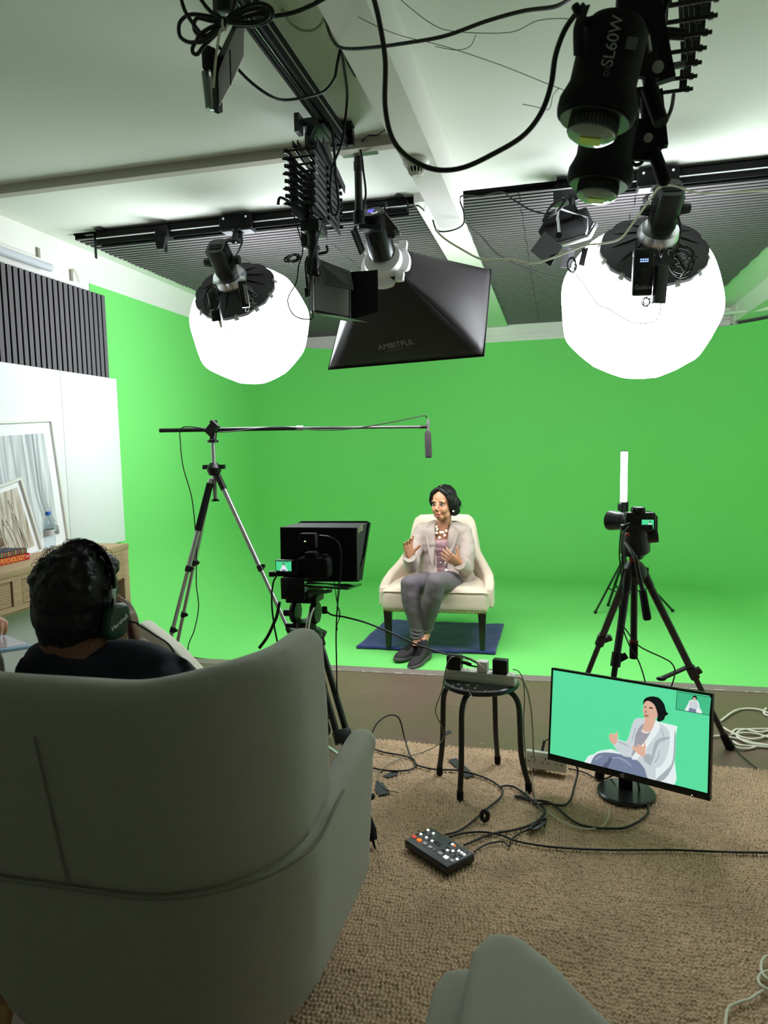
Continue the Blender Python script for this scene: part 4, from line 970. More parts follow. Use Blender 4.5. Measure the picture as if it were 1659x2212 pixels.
o = link('jute_rug', knob_rug(), m, None); tag(o, 'natural jute rug with a knobbly woven texture', 'rug')
# gaffer tape remnants
TAPE = mat('worn_tape', (44, 50, 50), .7, var=.5, vscale=120, bump=.5, bscale=150)
for cs, lab in (([(968, 1642), (985, 1638), (1012, 1662), (1024, 1676), (1005, 1680), (992, 1664)], 'worn dark tape stuck on the rug under the stool'), ([(812, 1686), (828, 1692), (843, 1714), (820, 1718), (810, 1708)], 'ragged dark tape patch beside the wing chair arm'), ([(826, 1676), (840, 1670), (846, 1666), (860, 1664), (858, 1674), (840, 1679)], 'small torn tape scrap on the rug'), ([(958, 1582), (972, 1577), (975, 1582), (962, 1588)], 'grey tape scrap on the brown floor')):
    z_ = RZ + .003 if 'floor' not in lab else .002
    o = build('floor_tape' if 'floor' in lab else 'tape_patch', MB().sheet([P(a, b_, z=z_) for a, b_ in cs], .0015), TAPE); tag(o, lab, 'tape')
# ================================================================ round stool
def stool():
    t = thing('stool', 'black round metal stool with paint flecks holding a power strip', 'stool', (-.315, 2.885, RZ))
    c = V((-.312, 2.885, 0)); BL_ = mat('worn_black_paint', (13, 15, 14), .35, spec=.5, var=.3, vscale=30)
    build('seat', MB().lathe([(0, .437), (.148, .437), (.156, .441), (.158, .449), (.155, .457), (.146, .460), (.140, .4565), (0, .4555)], Matrix.Translation(c), 48), BL_, t)
    feet = [(-.496, 2.915), (-.381, 2.713), (-.262, 3.07), (-.118, 2.834)]
    for (x, y) in feet:
        d = V((x, y, 0)) - c; L = d.length; d.normalize(); p = lambda r, z: c + d * r + V((0, 0, z))
        lg = build('leg', MB().tube([p(.085, .427), p(.118, .426), p(.142, .412), p(.158, .385), p(.164, .35), p(.166, .30), p(.172, .16), p(L, RZ + .03)], .0115, 12, 5), BL_, t)
        build('foot_cap', MB().cyl(p(L, RZ + .002), p(L - .001, RZ + .035), .0135), MATTEB, lg)
    fl = mat('paint_flecks', (200, 200, 194), .6); rr = random.Random(11); fk = MB()
    for k in range(26):
        a_, r_ = rr.uniform(3.3, 6.2), rr.uniform(.05, .15); q = c + V((r_ * math.cos(a_), r_ * math.sin(a_), .457 if r_ < .14 else .4603))
        s_ = rr.uniform(.002, .007); fk.prism([(s_ * rr.uniform(.5, 1.2) * math.cos(2 * PI * i / 7), s_ * rr.uniform(.4, 1) * math.sin(2 * PI * i / 7)) for i in range(7)], .0008, Matrix.Translation(q))
    q = P(1017, 1506, z=.455); fk.tube([P(1014, 1497, z=.46), P(1018, 1502, z=.45), P(1016, 1507, z=.445), P(1024, 1508, z=.445)], .002, 6, 3)
    f1 = build('paint_flecks', fk, fl, t); f1['kind'] = 'stuff'
stool()
# power strip on the stool
WS = mat('strip_white', (206, 204, 192), .45); SOC = mat('socket_dark', (40, 40, 40), .6)
def strip(label, a, b_, up, w, h, n, sw=False):
    a, b_, up = V(a), V(b_), V(up).normalized(); L = (b_ - a).length; M = Matrix.Translation((a + b_) / 2) @ frame((0, 0, 0), up, x=(b_ - a))
    t = thing('power_strip', label, 'power strip', (a + b_) / 2)
    build('housing', MB(M).box((0, 0, h * .3), (L, w, h * .6), bev=.003).box((0, 0, h * .78), (L - .004, w - .004, h * .42), bev=.004), WS, t)
    for i in range(n):
        x = -L / 2 + L * (i + .5) / n; s_ = MB(M)
        for (dx, dy, sx, sy) in ((0, .011, .004, .008), (-.011, -.006, .007, .004), (.011, -.006, .007, .004)): s_.box((x + dx, dy, h * .985), (sx, sy, h * .04))
        build('socket', s_, SOC, t)
    return M
Ms = strip('white power strip lying on the black stool', (-.455, 2.885, .4605), (-.165, 2.84, .4605), (0, 0, 1), .056, .042, 5)
def adapter(label, M, x, y, w, d, h, m, z0=.042, name='power_adapter', cat='plug'):
    t = thing(name, label, cat, M @ V((x, y, z0)))
    build('body', MB(M).box((x, y, z0 + h / 2), (w, d, h), bev=.004), m, t); build('pins', MB(M).box((x, y, z0 - .003), (.022, .02, .008)), SOC, t); return t
adapter('black square adapter on the left end of the stool power strip', Ms, -.108, -.004, .060, .045, .058, BLACKP)
adapter('black square adapter on the right end of the stool power strip', Ms, .085, -.006, .060, .036, .060, BLACKP)
adapter('white usb charger plugged into the middle of the stool power strip', Ms, .012, -.006, .042, .040, .046, WHITEP)
o = build('power_connector', MB(Ms).tube([(-.075, -.01, .075), (-.05, -.01, .072), (-.035, -.008, .07)], .008, 8, rads=[.008, .008, .004]), BLACKP); tag(o, 'black barrel connector leaving the left adapter', 'connector')
# second power strip on the rug behind the stool
M2s = strip('white power strip tipped on its side between stool and monitor', V((-.135, 3.06, .062)), V((.035, 3.03, .062)), (-.1, -.93, .3), .074, .045, 3)
t = thing('power_adapter', 'black adapter plugged in behind the monitor corner', 'plug', P(1172, 1640, y=3.05)); build('body', MB(fr(P(1168, 1640, y=3.06), .3, .3)).box((0, 0, 0), (.06, .04, .055), bev=.005), BLACKP, t)
build('cord_grip', MB().tube([P(1171, 1622, y=3.06), P(1174, 1610, y=3.06), P(1176, 1600, y=3.06)], .006, 8, 3), BLACKP, t)
# ================================================================ monitor
def on_plane(px, py, o, n):
    d = ray(px, py); c = V((0, 0, CAMH)); return c + d * ((o - c).dot(n) / d.dot(n))
def emis(name, c, s=1.0): return mat(name, c, .3, emit=s, ecol=c, spec=.2)
def monitor():
    TL, BLc, TR, BR = P(1198, 1442, y=2.95), P(1178, 1640, y=2.90), P(1546, 1502, y=2.65), P(1527, 1727, y=2.60)
    cx = (TL + TR + BLc + BR) / 4; xd = ((TR - TL) + (BR - BLc)).normalized(); yd = ((TL - BLc) + (TR - BR)); yd = (yd - xd * yd.dot(xd)).normalized(); n = xd.cross(yd)
    W_ = ((TR - TL).length + (BR - BLc).length) / 2; H_ = ((TL - BLc).length + (TR - BR).length) / 2
    M = Matrix((xd, yd, n)).transposed().to_4x4(); M.translation = cx
    t = thing('monitor', 'tilted flat monitor on the rug showing the seated woman on green', 'monitor', (.258, 2.887, RZ))
    f = MB(M); f.box((0, 0, -.012), (W_, H_, .020), bev=.003); f.box((0, -H_ / 2 + .013, .0), (W_, .026, .006), bev=.002); f.box((0, H_ / 2 - .004, .0), (W_, .008, .006)); f.box((-W_ / 2 + .004, 0, 0), (.008, H_, .006)); f.box((W_ / 2 - .004, 0, 0), (.008, H_, .006))
    f.box((0, 0, -.035), (W_ * .6, H_ * .6, .03), bev=.01)
    build('bezel', f, BLACKP, t)
    bc = V((.262, 2.885, 0))
    top = M @ V((-.02, -.02, -.045))
    build('stand_neck', MB().bar((bc.x, bc.y + .02, RZ + .015), (bc.x, bc.y + .035, top.z), .052, .03, up=(0, 1, 0), bev=.004), SATIN, t)
    build('stand_hinge', MB().bar((bc.x, bc.y + .035, top.z - .03), top + V((0, 0, .0)), .05, .05), BLACKP, t)
    build('stand_base', MB().lathe([(0, .002), (.108, .002), (.112, .006), (.112, .012), (.106, .017), (0, .019)], Matrix.Translation((bc.x, bc.y, RZ)), 48), SATIN, t)
    sb = build('screen', MB(M).box((0, .009, .0005), (W_ - .016, H_ - .034, .002)), emis('screen_green', (84, 206, 150), .95), t)
    o = M @ V((0, 0, .0018)); lay = [0]
    def poly(name, pts, m, sc=3.2593, ox=1150, oy=1400):
        if not name.startswith('inset') and len(pts) > 5: pts = [(q.x, q.y) for q in spline([V((a, b_, 0)) for a, b_ in pts], 3, True)]
        lay[0] += 1; zz = .0018 + .00012 * lay[0]; oo = M @ V((0, 0, zz))
        q = [on_plane(ox + a / sc, oy + b_ / sc, oo, n) for a, b_ in pts]
        return build(name, MB().sheet(q if (q[1] - q[0]).cross(q[2] - q[0]).dot(n) > 0 else q[::-1], .0001), m, sb, flat=True)
    W1, W2, W3 = emis('screen_white', (214, 222, 226), .95), emis('screen_jacket', (188, 196, 202), .95), emis('screen_jacket_shade', (160, 168, 176), .9)
    J1, J2 = emis('screen_jeans', (112, 122, 150), .9), emis('screen_jeans_dark', (84, 90, 116), .9)
    SK, SKd = emis('screen_skin', (206, 164, 146), .95), emis('screen_skin_shade', (158, 112, 98), .9); HR = emis('screen_hair', (16, 20, 22), .9); TP = emis('screen_top', (150, 148, 160), .9)
    poly('picture_chair', [(385, 812), (380, 785), (395, 760), (430, 748), (470, 725), (560, 712), (640, 722), (760, 500), (890, 520), (1010, 548), (1018, 565), (1006, 640), (1002, 800), (1000, 962), (800, 925), (640, 880)], W1)
    poly('picture_chair_edge', [(1000, 600), (1008, 600), (1000, 800), (930, 925), (860, 935), (940, 860), (988, 790)], W3)
    poly('picture_legs', [(415, 828), (432, 768), (470, 740), (540, 735), (640, 752), (700, 772), (780, 815), (802, 850), (808, 922), (690, 898), (520, 852)], J1)
    poly('picture_leg_gap', [(498, 842), (505, 815), (530, 800), (545, 770), (600, 760), (555, 790), (528, 850)], J2)
    poly('picture_jacket', [(716, 508), (775, 494), (885, 522), (945, 560), (968, 600), (968, 680), (945, 770), (905, 835), (870, 850), (868, 930), (815, 922), (790, 850), (740, 790), (700, 770), (640, 760), (590, 712), (570, 680), (580, 655), (600, 640), (640, 655), (672, 640)], W2)
    poly('picture_top', [(778, 535), (830, 560), (815, 640), (760, 720), (700, 770), (715, 690), (730, 600)], TP)
    poly('picture_neck', [(800, 490), (866, 505), (850, 560), (815, 600), (768, 590), (785, 540)], SK)
    poly('picture_necklace', [(772, 575), (800, 592), (822, 588), (822, 594), (800, 600), (770, 584)], W1)
    poly('picture_lapel', [(866, 512), (885, 525), (890, 580), (800, 700), (735, 780), (700, 768), (790, 660), (845, 570)], W1)
    poly('picture_sleeve_fold', [(885, 640), (965, 625), (962, 640), (900, 662), (870, 720), (850, 790), (838, 790), (850, 700)], W3)
    for pts in ([(700, 640), (712, 600), (722, 560), (728, 562), (716, 610), (706, 645)], [(905, 560), (925, 600), (930, 660), (924, 662), (918, 605), (900, 565)], [(600, 655), (640, 668), (680, 690), (678, 696), (636, 676), (598, 662)], [(860, 800), (880, 770), (892, 720), (898, 722), (888, 776), (866, 806)]): poly('picture_fold', pts, W3)
    for pts in ([(560, 770), (600, 765), (660, 790), (700, 830), (690, 832), (650, 800), (600, 776), (562, 780)], [(440, 780), (470, 760), (500, 758), (470, 772), (446, 790)]): poly('picture_denim_light', pts, emis('screen_jeans_light', (140, 148, 172), .9))
    poly('picture_cuff', [(770, 742), (830, 745), (850, 780), (835, 830), (790, 800)], W3)
    poly('picture_head', [(783, 405), (795, 372), (830, 360), (870, 385), (890, 420), (888, 470), (860, 505), (830, 516), (805, 512), (788, 490), (782, 455), (777, 440)], SK)
    poly('picture_hair', [(780, 400), (785, 365), (810, 346), (850, 340), (890, 350), (915, 375), (930, 400), (942, 445), (957, 463), (935, 480), (925, 505), (895, 517), (878, 510), (882, 470), (872, 430), (855, 395), (820, 372), (795, 378)], HR)
    for pts in ([(788, 415), (800, 410), (803, 417), (790, 421)], [(822, 414), (846, 420), (850, 428), (824, 424)]): poly('picture_brow', pts, HR)
    poly('picture_mouth', [(786, 472), (800, 466), (825, 474), (808, 486), (790, 484)], SKd); poly('picture_nose', [(796, 440), (804, 438), (806, 456), (790, 456)], SKd)
    poly('picture_hand', [(540, 612), (560, 600), (585, 606), (590, 588), (600, 592), (600, 640), (585, 680), (560, 668), (545, 648)], SK)
    poly('picture_hand', [(697, 696), (716, 690), (745, 700), (735, 678), (770, 688), (782, 690), (790, 664), (799, 672), (796, 720), (785, 765), (750, 750), (720, 722)], SK)
    poly('inset_border', [(1018, 303), (1262, 346), (1249, 476), (1008, 432)], HR)
    poly('inset_picture', [(1021, 307), (1258, 349), (1246, 472), (1012, 429)], emis('inset_green', (64, 176, 128), .95))
    poly('inset_chair', [(1070, 438), (1085, 415), (1105, 370), (1130, 364), (1160, 368), (1172, 385), (1178, 420), (1195, 450), (1190, 461)], W1)
    poly('inset_legs', [(1098, 446), (1105, 420), (1130, 415), (1150, 420), (1154, 455)], J1)
    poly('inset_jacket', [(1105, 375), (1135, 370), (1160, 376), (1170, 410), (1165, 425), (1140, 430), (1105, 418)], W2)
    poly('inset_face', [(1132, 345), (1148, 345), (1150, 362), (1140, 370), (1131, 362)], SK); poly('inset_hair', [(1127, 355), (1130, 338), (1145, 333), (1158, 342), (1157, 362), (1151, 360), (1148, 347), (1133, 347), (1131, 362)], HR)
    lg = build('round_emblem', MB(M).lathe([(.0082, 0), (.0082, .0012), (0, .0012)], Matrix.Translation((0, -H_ / 2 + .012, .003)), 24), mat('emblem_grey', (150, 150, 152), .4), t)
    text('emblem_letters', 'hp', .010, M @ Matrix.Translation((0, -H_ / 2 + .0125, .0046)), BLACKP, lg)
    build('power_light', MB(M).ball((W_ / 2 - .06, -H_ / 2 + .006, .004), .0016), emis('white_led', (250, 250, 250), 2), t)
monitor()
# ================================================================ video switcher
def switcher():
    TLs, Ls, Bs, Rs = P(925, 1784, z=.052), P(880, 1818, z=.052), P(970, 1878, z=.052), P(1022, 1842, z=.052)
    xd = ((Bs - Ls) + (Rs - TLs)).normalized(); yd = (TLs - Ls) + (Rs - Bs); yd = (yd - xd * yd.dot(xd)).normalized(); zd = xd.cross(yd); c = (TLs + Ls + Bs + Rs) / 4
    W_ = ((Bs - Ls).length + (Rs - TLs).length) / 2; D_ = ((TLs - Ls).length + (Rs - Bs).length) / 2
    M = Matrix((xd, yd, zd)).transposed().to_4x4(); M.translation = V((c.x, c.y, RZ + .003))
    t = thing('video_switcher', 'small black video switcher with glowing orange and white buttons on the rug', 'switcher', (c.x, c.y, RZ))
    b_ = MB(M); b_.box((0, 0, .0145), (W_, D_, .029), bev=.006, seg=3); build('body', b_, SATIN, t)
    build('top_plate', MB(M).box((0, 0, .0297), (W_ - .006, D_ - .006, .002), bev=.0008), mat('charcoal_plate', (62, 62, 66), .5), t)
    o = M @ V((0, 0, .031)); BK = mat('button_dark', (24, 24, 25), .5); BG = mat('button_grey', (176, 176, 174), .5, emit=.12); BW = emis('button_white_lit', (250, 250, 250), 1.6); BO = emis('button_orange_lit', (255, 96, 30), 2.0); BR_ = emis('button_red_lit', (216, 80, 70), .6)
    cv = lambda a, b2: on_plane(780 + a / 3.456, 1620 + b2 / 3.456, o, V((0, 0, 1)))
    def btn(a, b2, w, d, m, nm='button', h=.004):
        q = M.inverted() @ cv(a, b2); build(nm, MB(M).box((q.x, q.y, .0302 + h / 2), (w, d, h), bev=.0012, seg=1), m, t)
    for (a, b2, m) in ((397, 650, BR_), (435, 674, BO), (477, 700, BG), (516, 727, BG), (591, 773, BG), (634, 802, BW), (680, 828, BG)): btn(a, b2, .0165, .0135, m, 'large_button')
    for (a, b2) in ((549, 738), (541, 748)): btn(a, b2, .007, .005, BG, 'small_button')
    for (a, b2) in ((500, 600), (540, 624), (447, 630), (488, 655), (530, 680), (683, 706), (645, 750), (686, 755), (730, 754), (772, 782), (718, 817), (752, 768)): btn(a, b2, .0082, .0082, BW, 'round_button')
    btn(700, 716, .006, .006, BO, 'small_button')
    for (a, b2) in ((470, 592), (482, 612), (515, 640), (460, 615), (430, 612), (420, 628), (505, 672), (548, 690), (562, 702), (575, 690), (560, 682), (590, 705), (578, 715), (655, 700), (665, 690), (655, 735), (640, 730), (665, 765), (700, 770), (715, 745), (745, 745), (760, 755), (788, 772), (750, 795), (735, 785), (690, 800), (705, 790), (735, 812), (622, 757), (610, 748)): btn(a, b2, .0068, .0052, BK, 'small_button', .003)
    for (u, nm) in ((-.33, 1), (-.12, 1), (.12, 1), (.28, 1), (.42, 1)): pass
    return M, W_, D_
MS, SW, SD = switcher()
# ================================================================ tripods and cameras
def leg_tube(par, a, k, b_, r1, r2, m1, m2, clamp=BLACKP, foot=True, collar=True):
    """upper tube a..k, lower tube k..b with a clamp between"""
    a, k, b_ = V(a), V(k), V(b_); d = (b_ - a).normalized()
    lg = build('leg', MB().cyl(a, k, r1, n=18), m1, par)
    build('lower_tube', MB().cyl(k - d * .02, b_, r2, n=16), m2, lg)
    if collar:
        s = d.orthogonal().normalized(); s = V((1, 0, 0)) - d * d.x; s.normalize()
        cm = MB(); cm.cyl(k - d * .022, k + d * .012, r1 * 1.28, n=18); cm.bar(k - d * .012 + s * r1, k - d * .005 + s * (r1 * 2.2), .014, .02, up=d)
        build('clamp', cm, clamp, lg)
    if foot: build('rubber_foot', MB().cyl(b_ - d * .035, b_ - d * .003, r2 * 1.25, r2 * 1.35), MATTEB, lg)
    return lg
# ---- boom stand with microphone
t = thing('boom_stand', 'silver tripod stand holding a long horizontal boom pole', 'stand', (-1.99, 3.9, G))
ap = V((-1.993, 3.9, 1.33))
gz = {0: 0.0, 1: 0.0, 2: 0.0}
feet = [V((-2.30, 3.64, 0)), V((-2.50, 4.17, 0)), V((-1.33, 3.78, 0))]
for i, f_ in enumerate(feet):
    f_ = f_ + V((0, 0, .002)); s = ap + (f_ - ap) * .05 + V((0, 0, .0)); 
    k = s.lerp(f_, .42); lg = leg_tube(t, s, k, f_, .0145, .0118, SILVER, SILVER)
    k2 = s.lerp(f_, .70); d = (f_ - s).normalized(); build('clamp', MB().cyl(k2 - d * .02, k2 + d * .012, .0165).bar(k2, k2 + V((.03, 0, 0)), .014, .018, up=d), BLACKP, lg)
    if i == 0: build('foam_grip', MB().cyl(s.lerp(f_, .02), s.lerp(f_, .24), .0205, n=20), MATTEB, lg)
    if i == 2: build('leg_collar', MB().cyl(s - (f_ - s).normalized() * .02, s.lerp(f_, .05), .019, n=18), BLACKP, lg)
build('crown', MB().lathe([(0, -.05), (.03, -.045), (.042, -.02), (.044, .0), (.03, .02), (.022, .03), (0, .03)], Matrix.Translation(ap), 20).bar(ap + V((-.07, 0, .005)), ap + V((.07, 0, .005)), .022, .026), BLACKP, t)
build('centre_column', MB().cyl(ap + V((0, 0, -.19)), ap + V((0, 0, .19)), .0125, n=18), SILVER, t)
build('column_tip', MB().cyl(ap + V((0, 0, -.20)), ap + V((0, 0, -.185)), .016).bar(ap + V((-.025, 0, -.196)), ap + V((.025, 0, -.196)), .008, .008), BLACKP, t)
b0, b1, b2 = P(345, 930, y=3.88), P(648, 925, y=4.05), P(912, 922, y=4.22)
bx = P(462, 926, y=3.92)
build('pan_joint', MB().cyl(ap + V((0, 0, .15)), ap + V((0, 0, .165)), .032).cyl(ap + V((0, 0, .165)), bx + V((0, 0, -.012)), .020).bar(bx + V((-.028, -.02, -.03)), bx + V((.028, -.02, .03)), .035, .05).cyl(bx + V((0, 0, .01)), bx + V((0, 0, .04)), .014).cyl(bx + V((-.02, -.0, .04)), bx + V((.02, 0, .04)), .011), BLACKP, t)
build('boom_pole', MB().cyl(b0, b1, .0125, n=16), SATIN, t); build('boom_extension', MB().cyl(b1, b2, .0085, n=14), mat('boom_grey', (88, 88, 90), .35, metal=.7), t)
build('pole_clamp', MB().cyl(b1 - (b2 - b1).normalized() * .02, b1 + (b2 - b1).normalized() * .02, .0155), SILVER, t)
build('pole_tip', MB().cyl(b2 - V((.02, 0, 0)), b2 + V((.03, 0, 0)), .0105), BLACKP, t)
m0 = P(925, 912, y=4.22); m1 = P(924, 935, y=4.22); m2 = P(926, 989, y=4.22)
t = thing('microphone', 'black shotgun microphone hanging from the tip of the boom pole', 'microphone', m0)
build('shock_mount', MB().tube([b2 + V((.025, 0, 0)), m0 + V((0, 0, -.01)), m1], .009, 10).cyl(m0 + V((0, 0, .02)), m1, .008), GREYF, t)
build('foam_windscreen', MB().tube([m1 + V((0, 0, .01)), m1 + V((0, 0, -.005)), m1.lerp(m2, .5), m2 + V((0, 0, .006)), m2], .02, 18, rads=[.012, .0195, .0205, .0205, .015]), mat('foam_dark', (52, 46, 50), .95, bump=.8, bscale=600), t)
cable('microphone_cable', [P(921, 903, y=4.22), P(916, 898, y=4.2), P(880, 905, y=4.15), P(830, 915, y=4.1), P(760, 926, y=4.05), P(690, 929, y=4.03), P(600, 922, y=3.99), P(500, 932, y=3.93), P(460, 932, y=3.90), P(430, 924, y=3.88), P(392, 925, y=3.87), P(390, 960, y=3.87), P(396, 1010, y=3.86), P(415, 1080, y=3.86), P(424, 1180, y=3.85), P(424, 1260, y=3.84), P(429, 1310, y=3.84), P(420, 1360, y=3.83), P(406, 1400, y=3.8), P(412, 1450, y=3.78)], .0032, CABLE, 'thin black microphone cable wound along the boom and hanging down')
# ---- teleprompter on fluid head tripod
def prompter():
    t = thing('teleprompter', 'black hooded teleprompter box on the centre tripod', 'teleprompter', P(690, 1270, y=2.7))
    yb = 2.62; A, B_, C_, D_ = P(605, 1139, y=yb), P(770, 1140, y=yb), P(772, 1253, y=yb), P(607, 1240, y=yb)
    # far frame: glass leaning; corners further away
    yf = 2.90; A2, B2, C2, D2 = P(650, 1129, y=yf), P(795, 1129, y=yf - .02), P(776, 1250, y=yf - .12), P(640, 1250, y=yf - .1)
    CL = mat('prompter_cloth', (15, 15, 17), .8, bump=.2, bscale=300)
    def wall(*c): return MB().sheet(c, .004)
    build('hood_back', wall(A, D_, C_, B_), MATTEB, t); build('hood_top', wall(A, B_, B2, A2), mat('prompter_top', (38, 38, 42), .7), t)
    build('hood_side', wall(B_, C_, C2, B2), CL, t); build('hood_side', wall(A, A2, D2, D_), CL, t)
    build('glass_frame', MB().bar(B2, C2, .02, .014).bar(A2, D2, .02, .014).bar(A2, B2, .014, .014).bar(D2, C2, .03, .02), SATIN, t)
    br = MB(); e = P(773, 1236, y=2.74)
    br.prism([(-.028, -.03), (.02, -.035), (.03, .0), (.04, .05), (.028, .055), (.012, .02), (-.01, .015), (-.026, .02)], .005, frame(e, (.9, -.4, 0), y=(0, 0, 1)))
    build('hinge_plate', br, mat('hinge_metal', (70, 72, 72), .35, metal=.8), t)
    text('side_lettering', 'JOCNZI', .030, frame(P(777, 1143, y=2.67) + V((.004, -.002, 0)), (B2 - B_).cross(V((0, 0, 1))), y=(0, 0, 1)), mat('cream_print', (206, 210, 170), .6), t)
    tr = MB(); z0 = P(700, 1258, y=2.6).z
    a0 = P(610, 1262, y=2.62); tr.add([tuple(P(a, b_, y=q)) for a, b_, q in ((655, 1263, 2.56), (752, 1270, 2.60), (781, 1260, 2.80), (668, 1254, 2.86))] + [tuple(P(a, b_, y=q) - V((0, 0, .008))) for a, b_, q in ((655, 1263, 2.56), (752, 1270, 2.60), (781, 1260, 2.80), (668, 1254, 2.86))], [(0, 1, 2, 3), (7, 6, 5, 4), (0, 4, 5, 1), (1, 5, 6, 2), (2, 6, 7, 3), (3, 7, 4, 0)])
    build('screen_tray', tr, mat('tray_glass', (30, 42, 36), .08, spec=.8), t)
    bx_ = MB(); q0 = P(605, 1250, y=2.45); q1 = P(658, 1296, y=2.45)
    bx_.box(((q0.x + q1.x) / 2, 2.455, (q0.z + q1.z) / 2), (q1.x - q0.x, .006, q0.z - q1.z), bev=.002); bx_.box(((q0.x + q1.x) / 2, 2.52, q0.z - .002), (q1.x - q0.x, .13, .006))
    build('front_plate', bx_, BLACKP, t)
    rl = MB()
    for dx in (-.03, .03): rl.bar(P(655 + dx * 200, 1285, y=2.47), P(705 + dx * 300, 1276, y=2.85), .014, .014)
    build('rail', rl, MATTEB, t)
    # camera behind the hood
    c = thing('camera', 'black camera mounted behind the teleprompter hood', 'camera', P(675, 1225, y=2.52))
    cc = P(680, 1222, y=2.52)
    build('body', MB(Matrix.Translation(cc)).box((0, 0, -.005), (.125, .07, .08), bev=.016, seg=3).box((-.01, 0, .04), (.05, .05, .03), bev=.01).cyl((.045, -.01, .03), (.045, -.01, .045), .012).box((.0, -.036, -.005), (.075, .004, .055), bev=.0015), MATTEB, c)
    build('lens', MB().cyl(cc + V((-.01, .03, 0)), cc + V((-.01, .10, 0)), .034), BLACKP, c)
    tx = P(667, 1168, y=2.5); tb = build('transmitter', MB(Matrix.Translation(tx)).box((0, 0, 0), (.062, .035, .058), bev=.006), MATTEB, c)
    build('indicator', MB(Matrix.Translation(tx + V((-.008, -.0185, 0)))).box((0, 0, 0), (.006, .002, .003)), emis('led_green', (190, 255, 150), 2.0), tb)
    # small side monitor
    s = thing('field_monitor', 'small camera monitor glowing beside the teleprompter', 'monitor', P(612, 1222, y=2.47))
    M = frame(P(613, 1224, y=2.47), (-.08, -1, .02), y=(0, 0, 1)); 
    build('housing', MB(M).box((0, 0, -.010), (.072, .050, .018), bev=.003), BLACKP, s)
    sc_ = build('screen', MB(M).box((.0, .002, .0005), (.062, .038, .001)), emis('small_screen_green', (72, 202, 140), 1.0), s)
    W1 = emis('screen_white', (214, 222, 226), .95); HR = emis('screen_hair', (16, 20, 22), .9); 
    build('picture_figure', MB(M).prism([(-.017, -.017), (-.012, -.008), (-.006, .004), (-.004, .006), (.004, .006), (.008, .002), (.012, -.008), (.018, -.017)], .0004, z0=.001), W1, sc_)
    build('picture_head', MB(M).prism([(.0045 * math.cos(a), .009 + .006 * math.sin(a)) for a in [2 * PI * i / 12 for i in range(12)]], .0004, z0=.0011), HR, sc_); build('picture_face', MB(M).prism([(.0026 * math.cos(a), .008 + .004 * math.sin(a)) for a in [2 * PI * i / 12 for i in range(12)]], .0004, z0=.0014), emis('screen_skin', (206, 164, 146), .95), sc_)
    build('picture_legs', MB(M).prism([(-.010, -.017), (-.006, -.010), (.006, -.010), (.010, -.017)], .0004, z0=.0014), emis('screen_jeans', (112, 122, 150), .9), sc_)
    build('status_bar', MB(M).box((0, .0195, .0012), (.05, .002, .0004)).box((0, -.0155, .0012), (.06, .002, .0004)), HR, sc_)
    build('swivel_arm', MB().cyl(P(590, 1240, y=2.49), P(640, 1242, y=2.5), .008).cyl(P(583, 1240, y=2.49), P(592, 1240, y=2.49), .011), BLACKP, s)
    # tripod
    t2 = thing('tripod', 'black twin-tube video tripod carrying the teleprompter behind the wing chair', 'tripod', (-1.0, 2.72, RZ))
    hc = P(660, 1330, y=2.66)
    hd = MB(); hd.cyl(hc + V((0, 0, -.075)), hc + V((0, 0, -.055)), .060).cyl(hc + V((0, 0, -.055)), hc + V((0, 0, -.02)), .042)
    hd.box(tuple(hc + V((0, 0, .075))), (.13, .10, .03), bev=.006); hd.box(tuple(hc + V((0, 0, .095))), (.10, .16, .014), bev=.003)
    for dx in (-.042, .042): hd.lathe([(0, -.014), (.042, -.012), (.048, 0), (.042, .012), (0, .014)], frame(hc + V((dx, 0, .015)), (1, 0, 0)), 24)
    hd.cyl(hc + V((-.08, -.01, -.04)), hc + V((.0, -.01, -.04)), .010); hd.cyl(hc + V((-.09, 0, .01)), hc + V((-.06, 0, .01)), .014)
    build('fluid_head', hd, BLACKP, t2)
    build('head_ring', MB().lathe([(.045, -.095), (.066, -.085), (.066, -.070), (.045, -.07)], Matrix.Translation(hc), 28), mat('ring_green_black', (22, 30, 26), .3), t2)
    ph = MB(); ph.tube([hc + V((.045, -.03, .04)), hc + V((.035, -.06, .0)), hc + V((.022, -.075, -.12)), hc + V((.018, -.08, -.26))], .009, 10, 4); build('pan_handle', ph, CHROME, t2)
    o_ = V((-.985, 2.70, hc.z - .10)); fts = [V((-.625, 2.305, RZ)), V((-1.12, 3.27, .0)), V((-1.50, 2.52, .0))]
    build('bowl', MB().lathe([(0, -.03), (.05, -.02), (.07, .02), (.05, .03), (0, .03)], Matrix.Translation(o_), 24), BLACKP, t2)
    for i, f_ in enumerate(fts):
        d0 = (f_ - o_); hz = V((d0.x, d0.y, 0)).normalized(); sd = V((-hz.y, hz.x, 0)); s0 = o_ + hz * .05; dd = (f_ - s0).normalized(); L = (f_ - s0).length
        k = s0 + dd * (L * .50)
        lg = build('leg', MB().cyl(s0 + sd * .02, k + sd * .02, .0125).cyl(s0 - sd * .02, k - sd * .02, .0125), SATIN, t2)
        build('leg_clamp', MB().bar(k - dd * .03, k + dd * .02, .066, .036, up=dd.cross(sd), bev=.004), BLACKP, lg); build('leg_shoulder', MB().bar(s0 - dd * .01, s0 + dd * .03, .066, .036, up=dd.cross(sd)), BLACKP, lg)
        e_ = f_ - dd * .16; build('lower_tube', MB().cyl(k - dd * .02, e_, .013), SATIN, lg)
        build('spiked_foot', MB().tube([e_ - dd * .01, e_ + dd * .03, e_ + dd * .10, e_ + dd * .13], .02, 14, rads=[.016, .018, .023, .017]).cyl(e_ + dd * .12, f_ - dd * .002, .006, .003).bar(e_, e_ + V((.045, 0, .03)), .02, .014), MATTEB, lg)
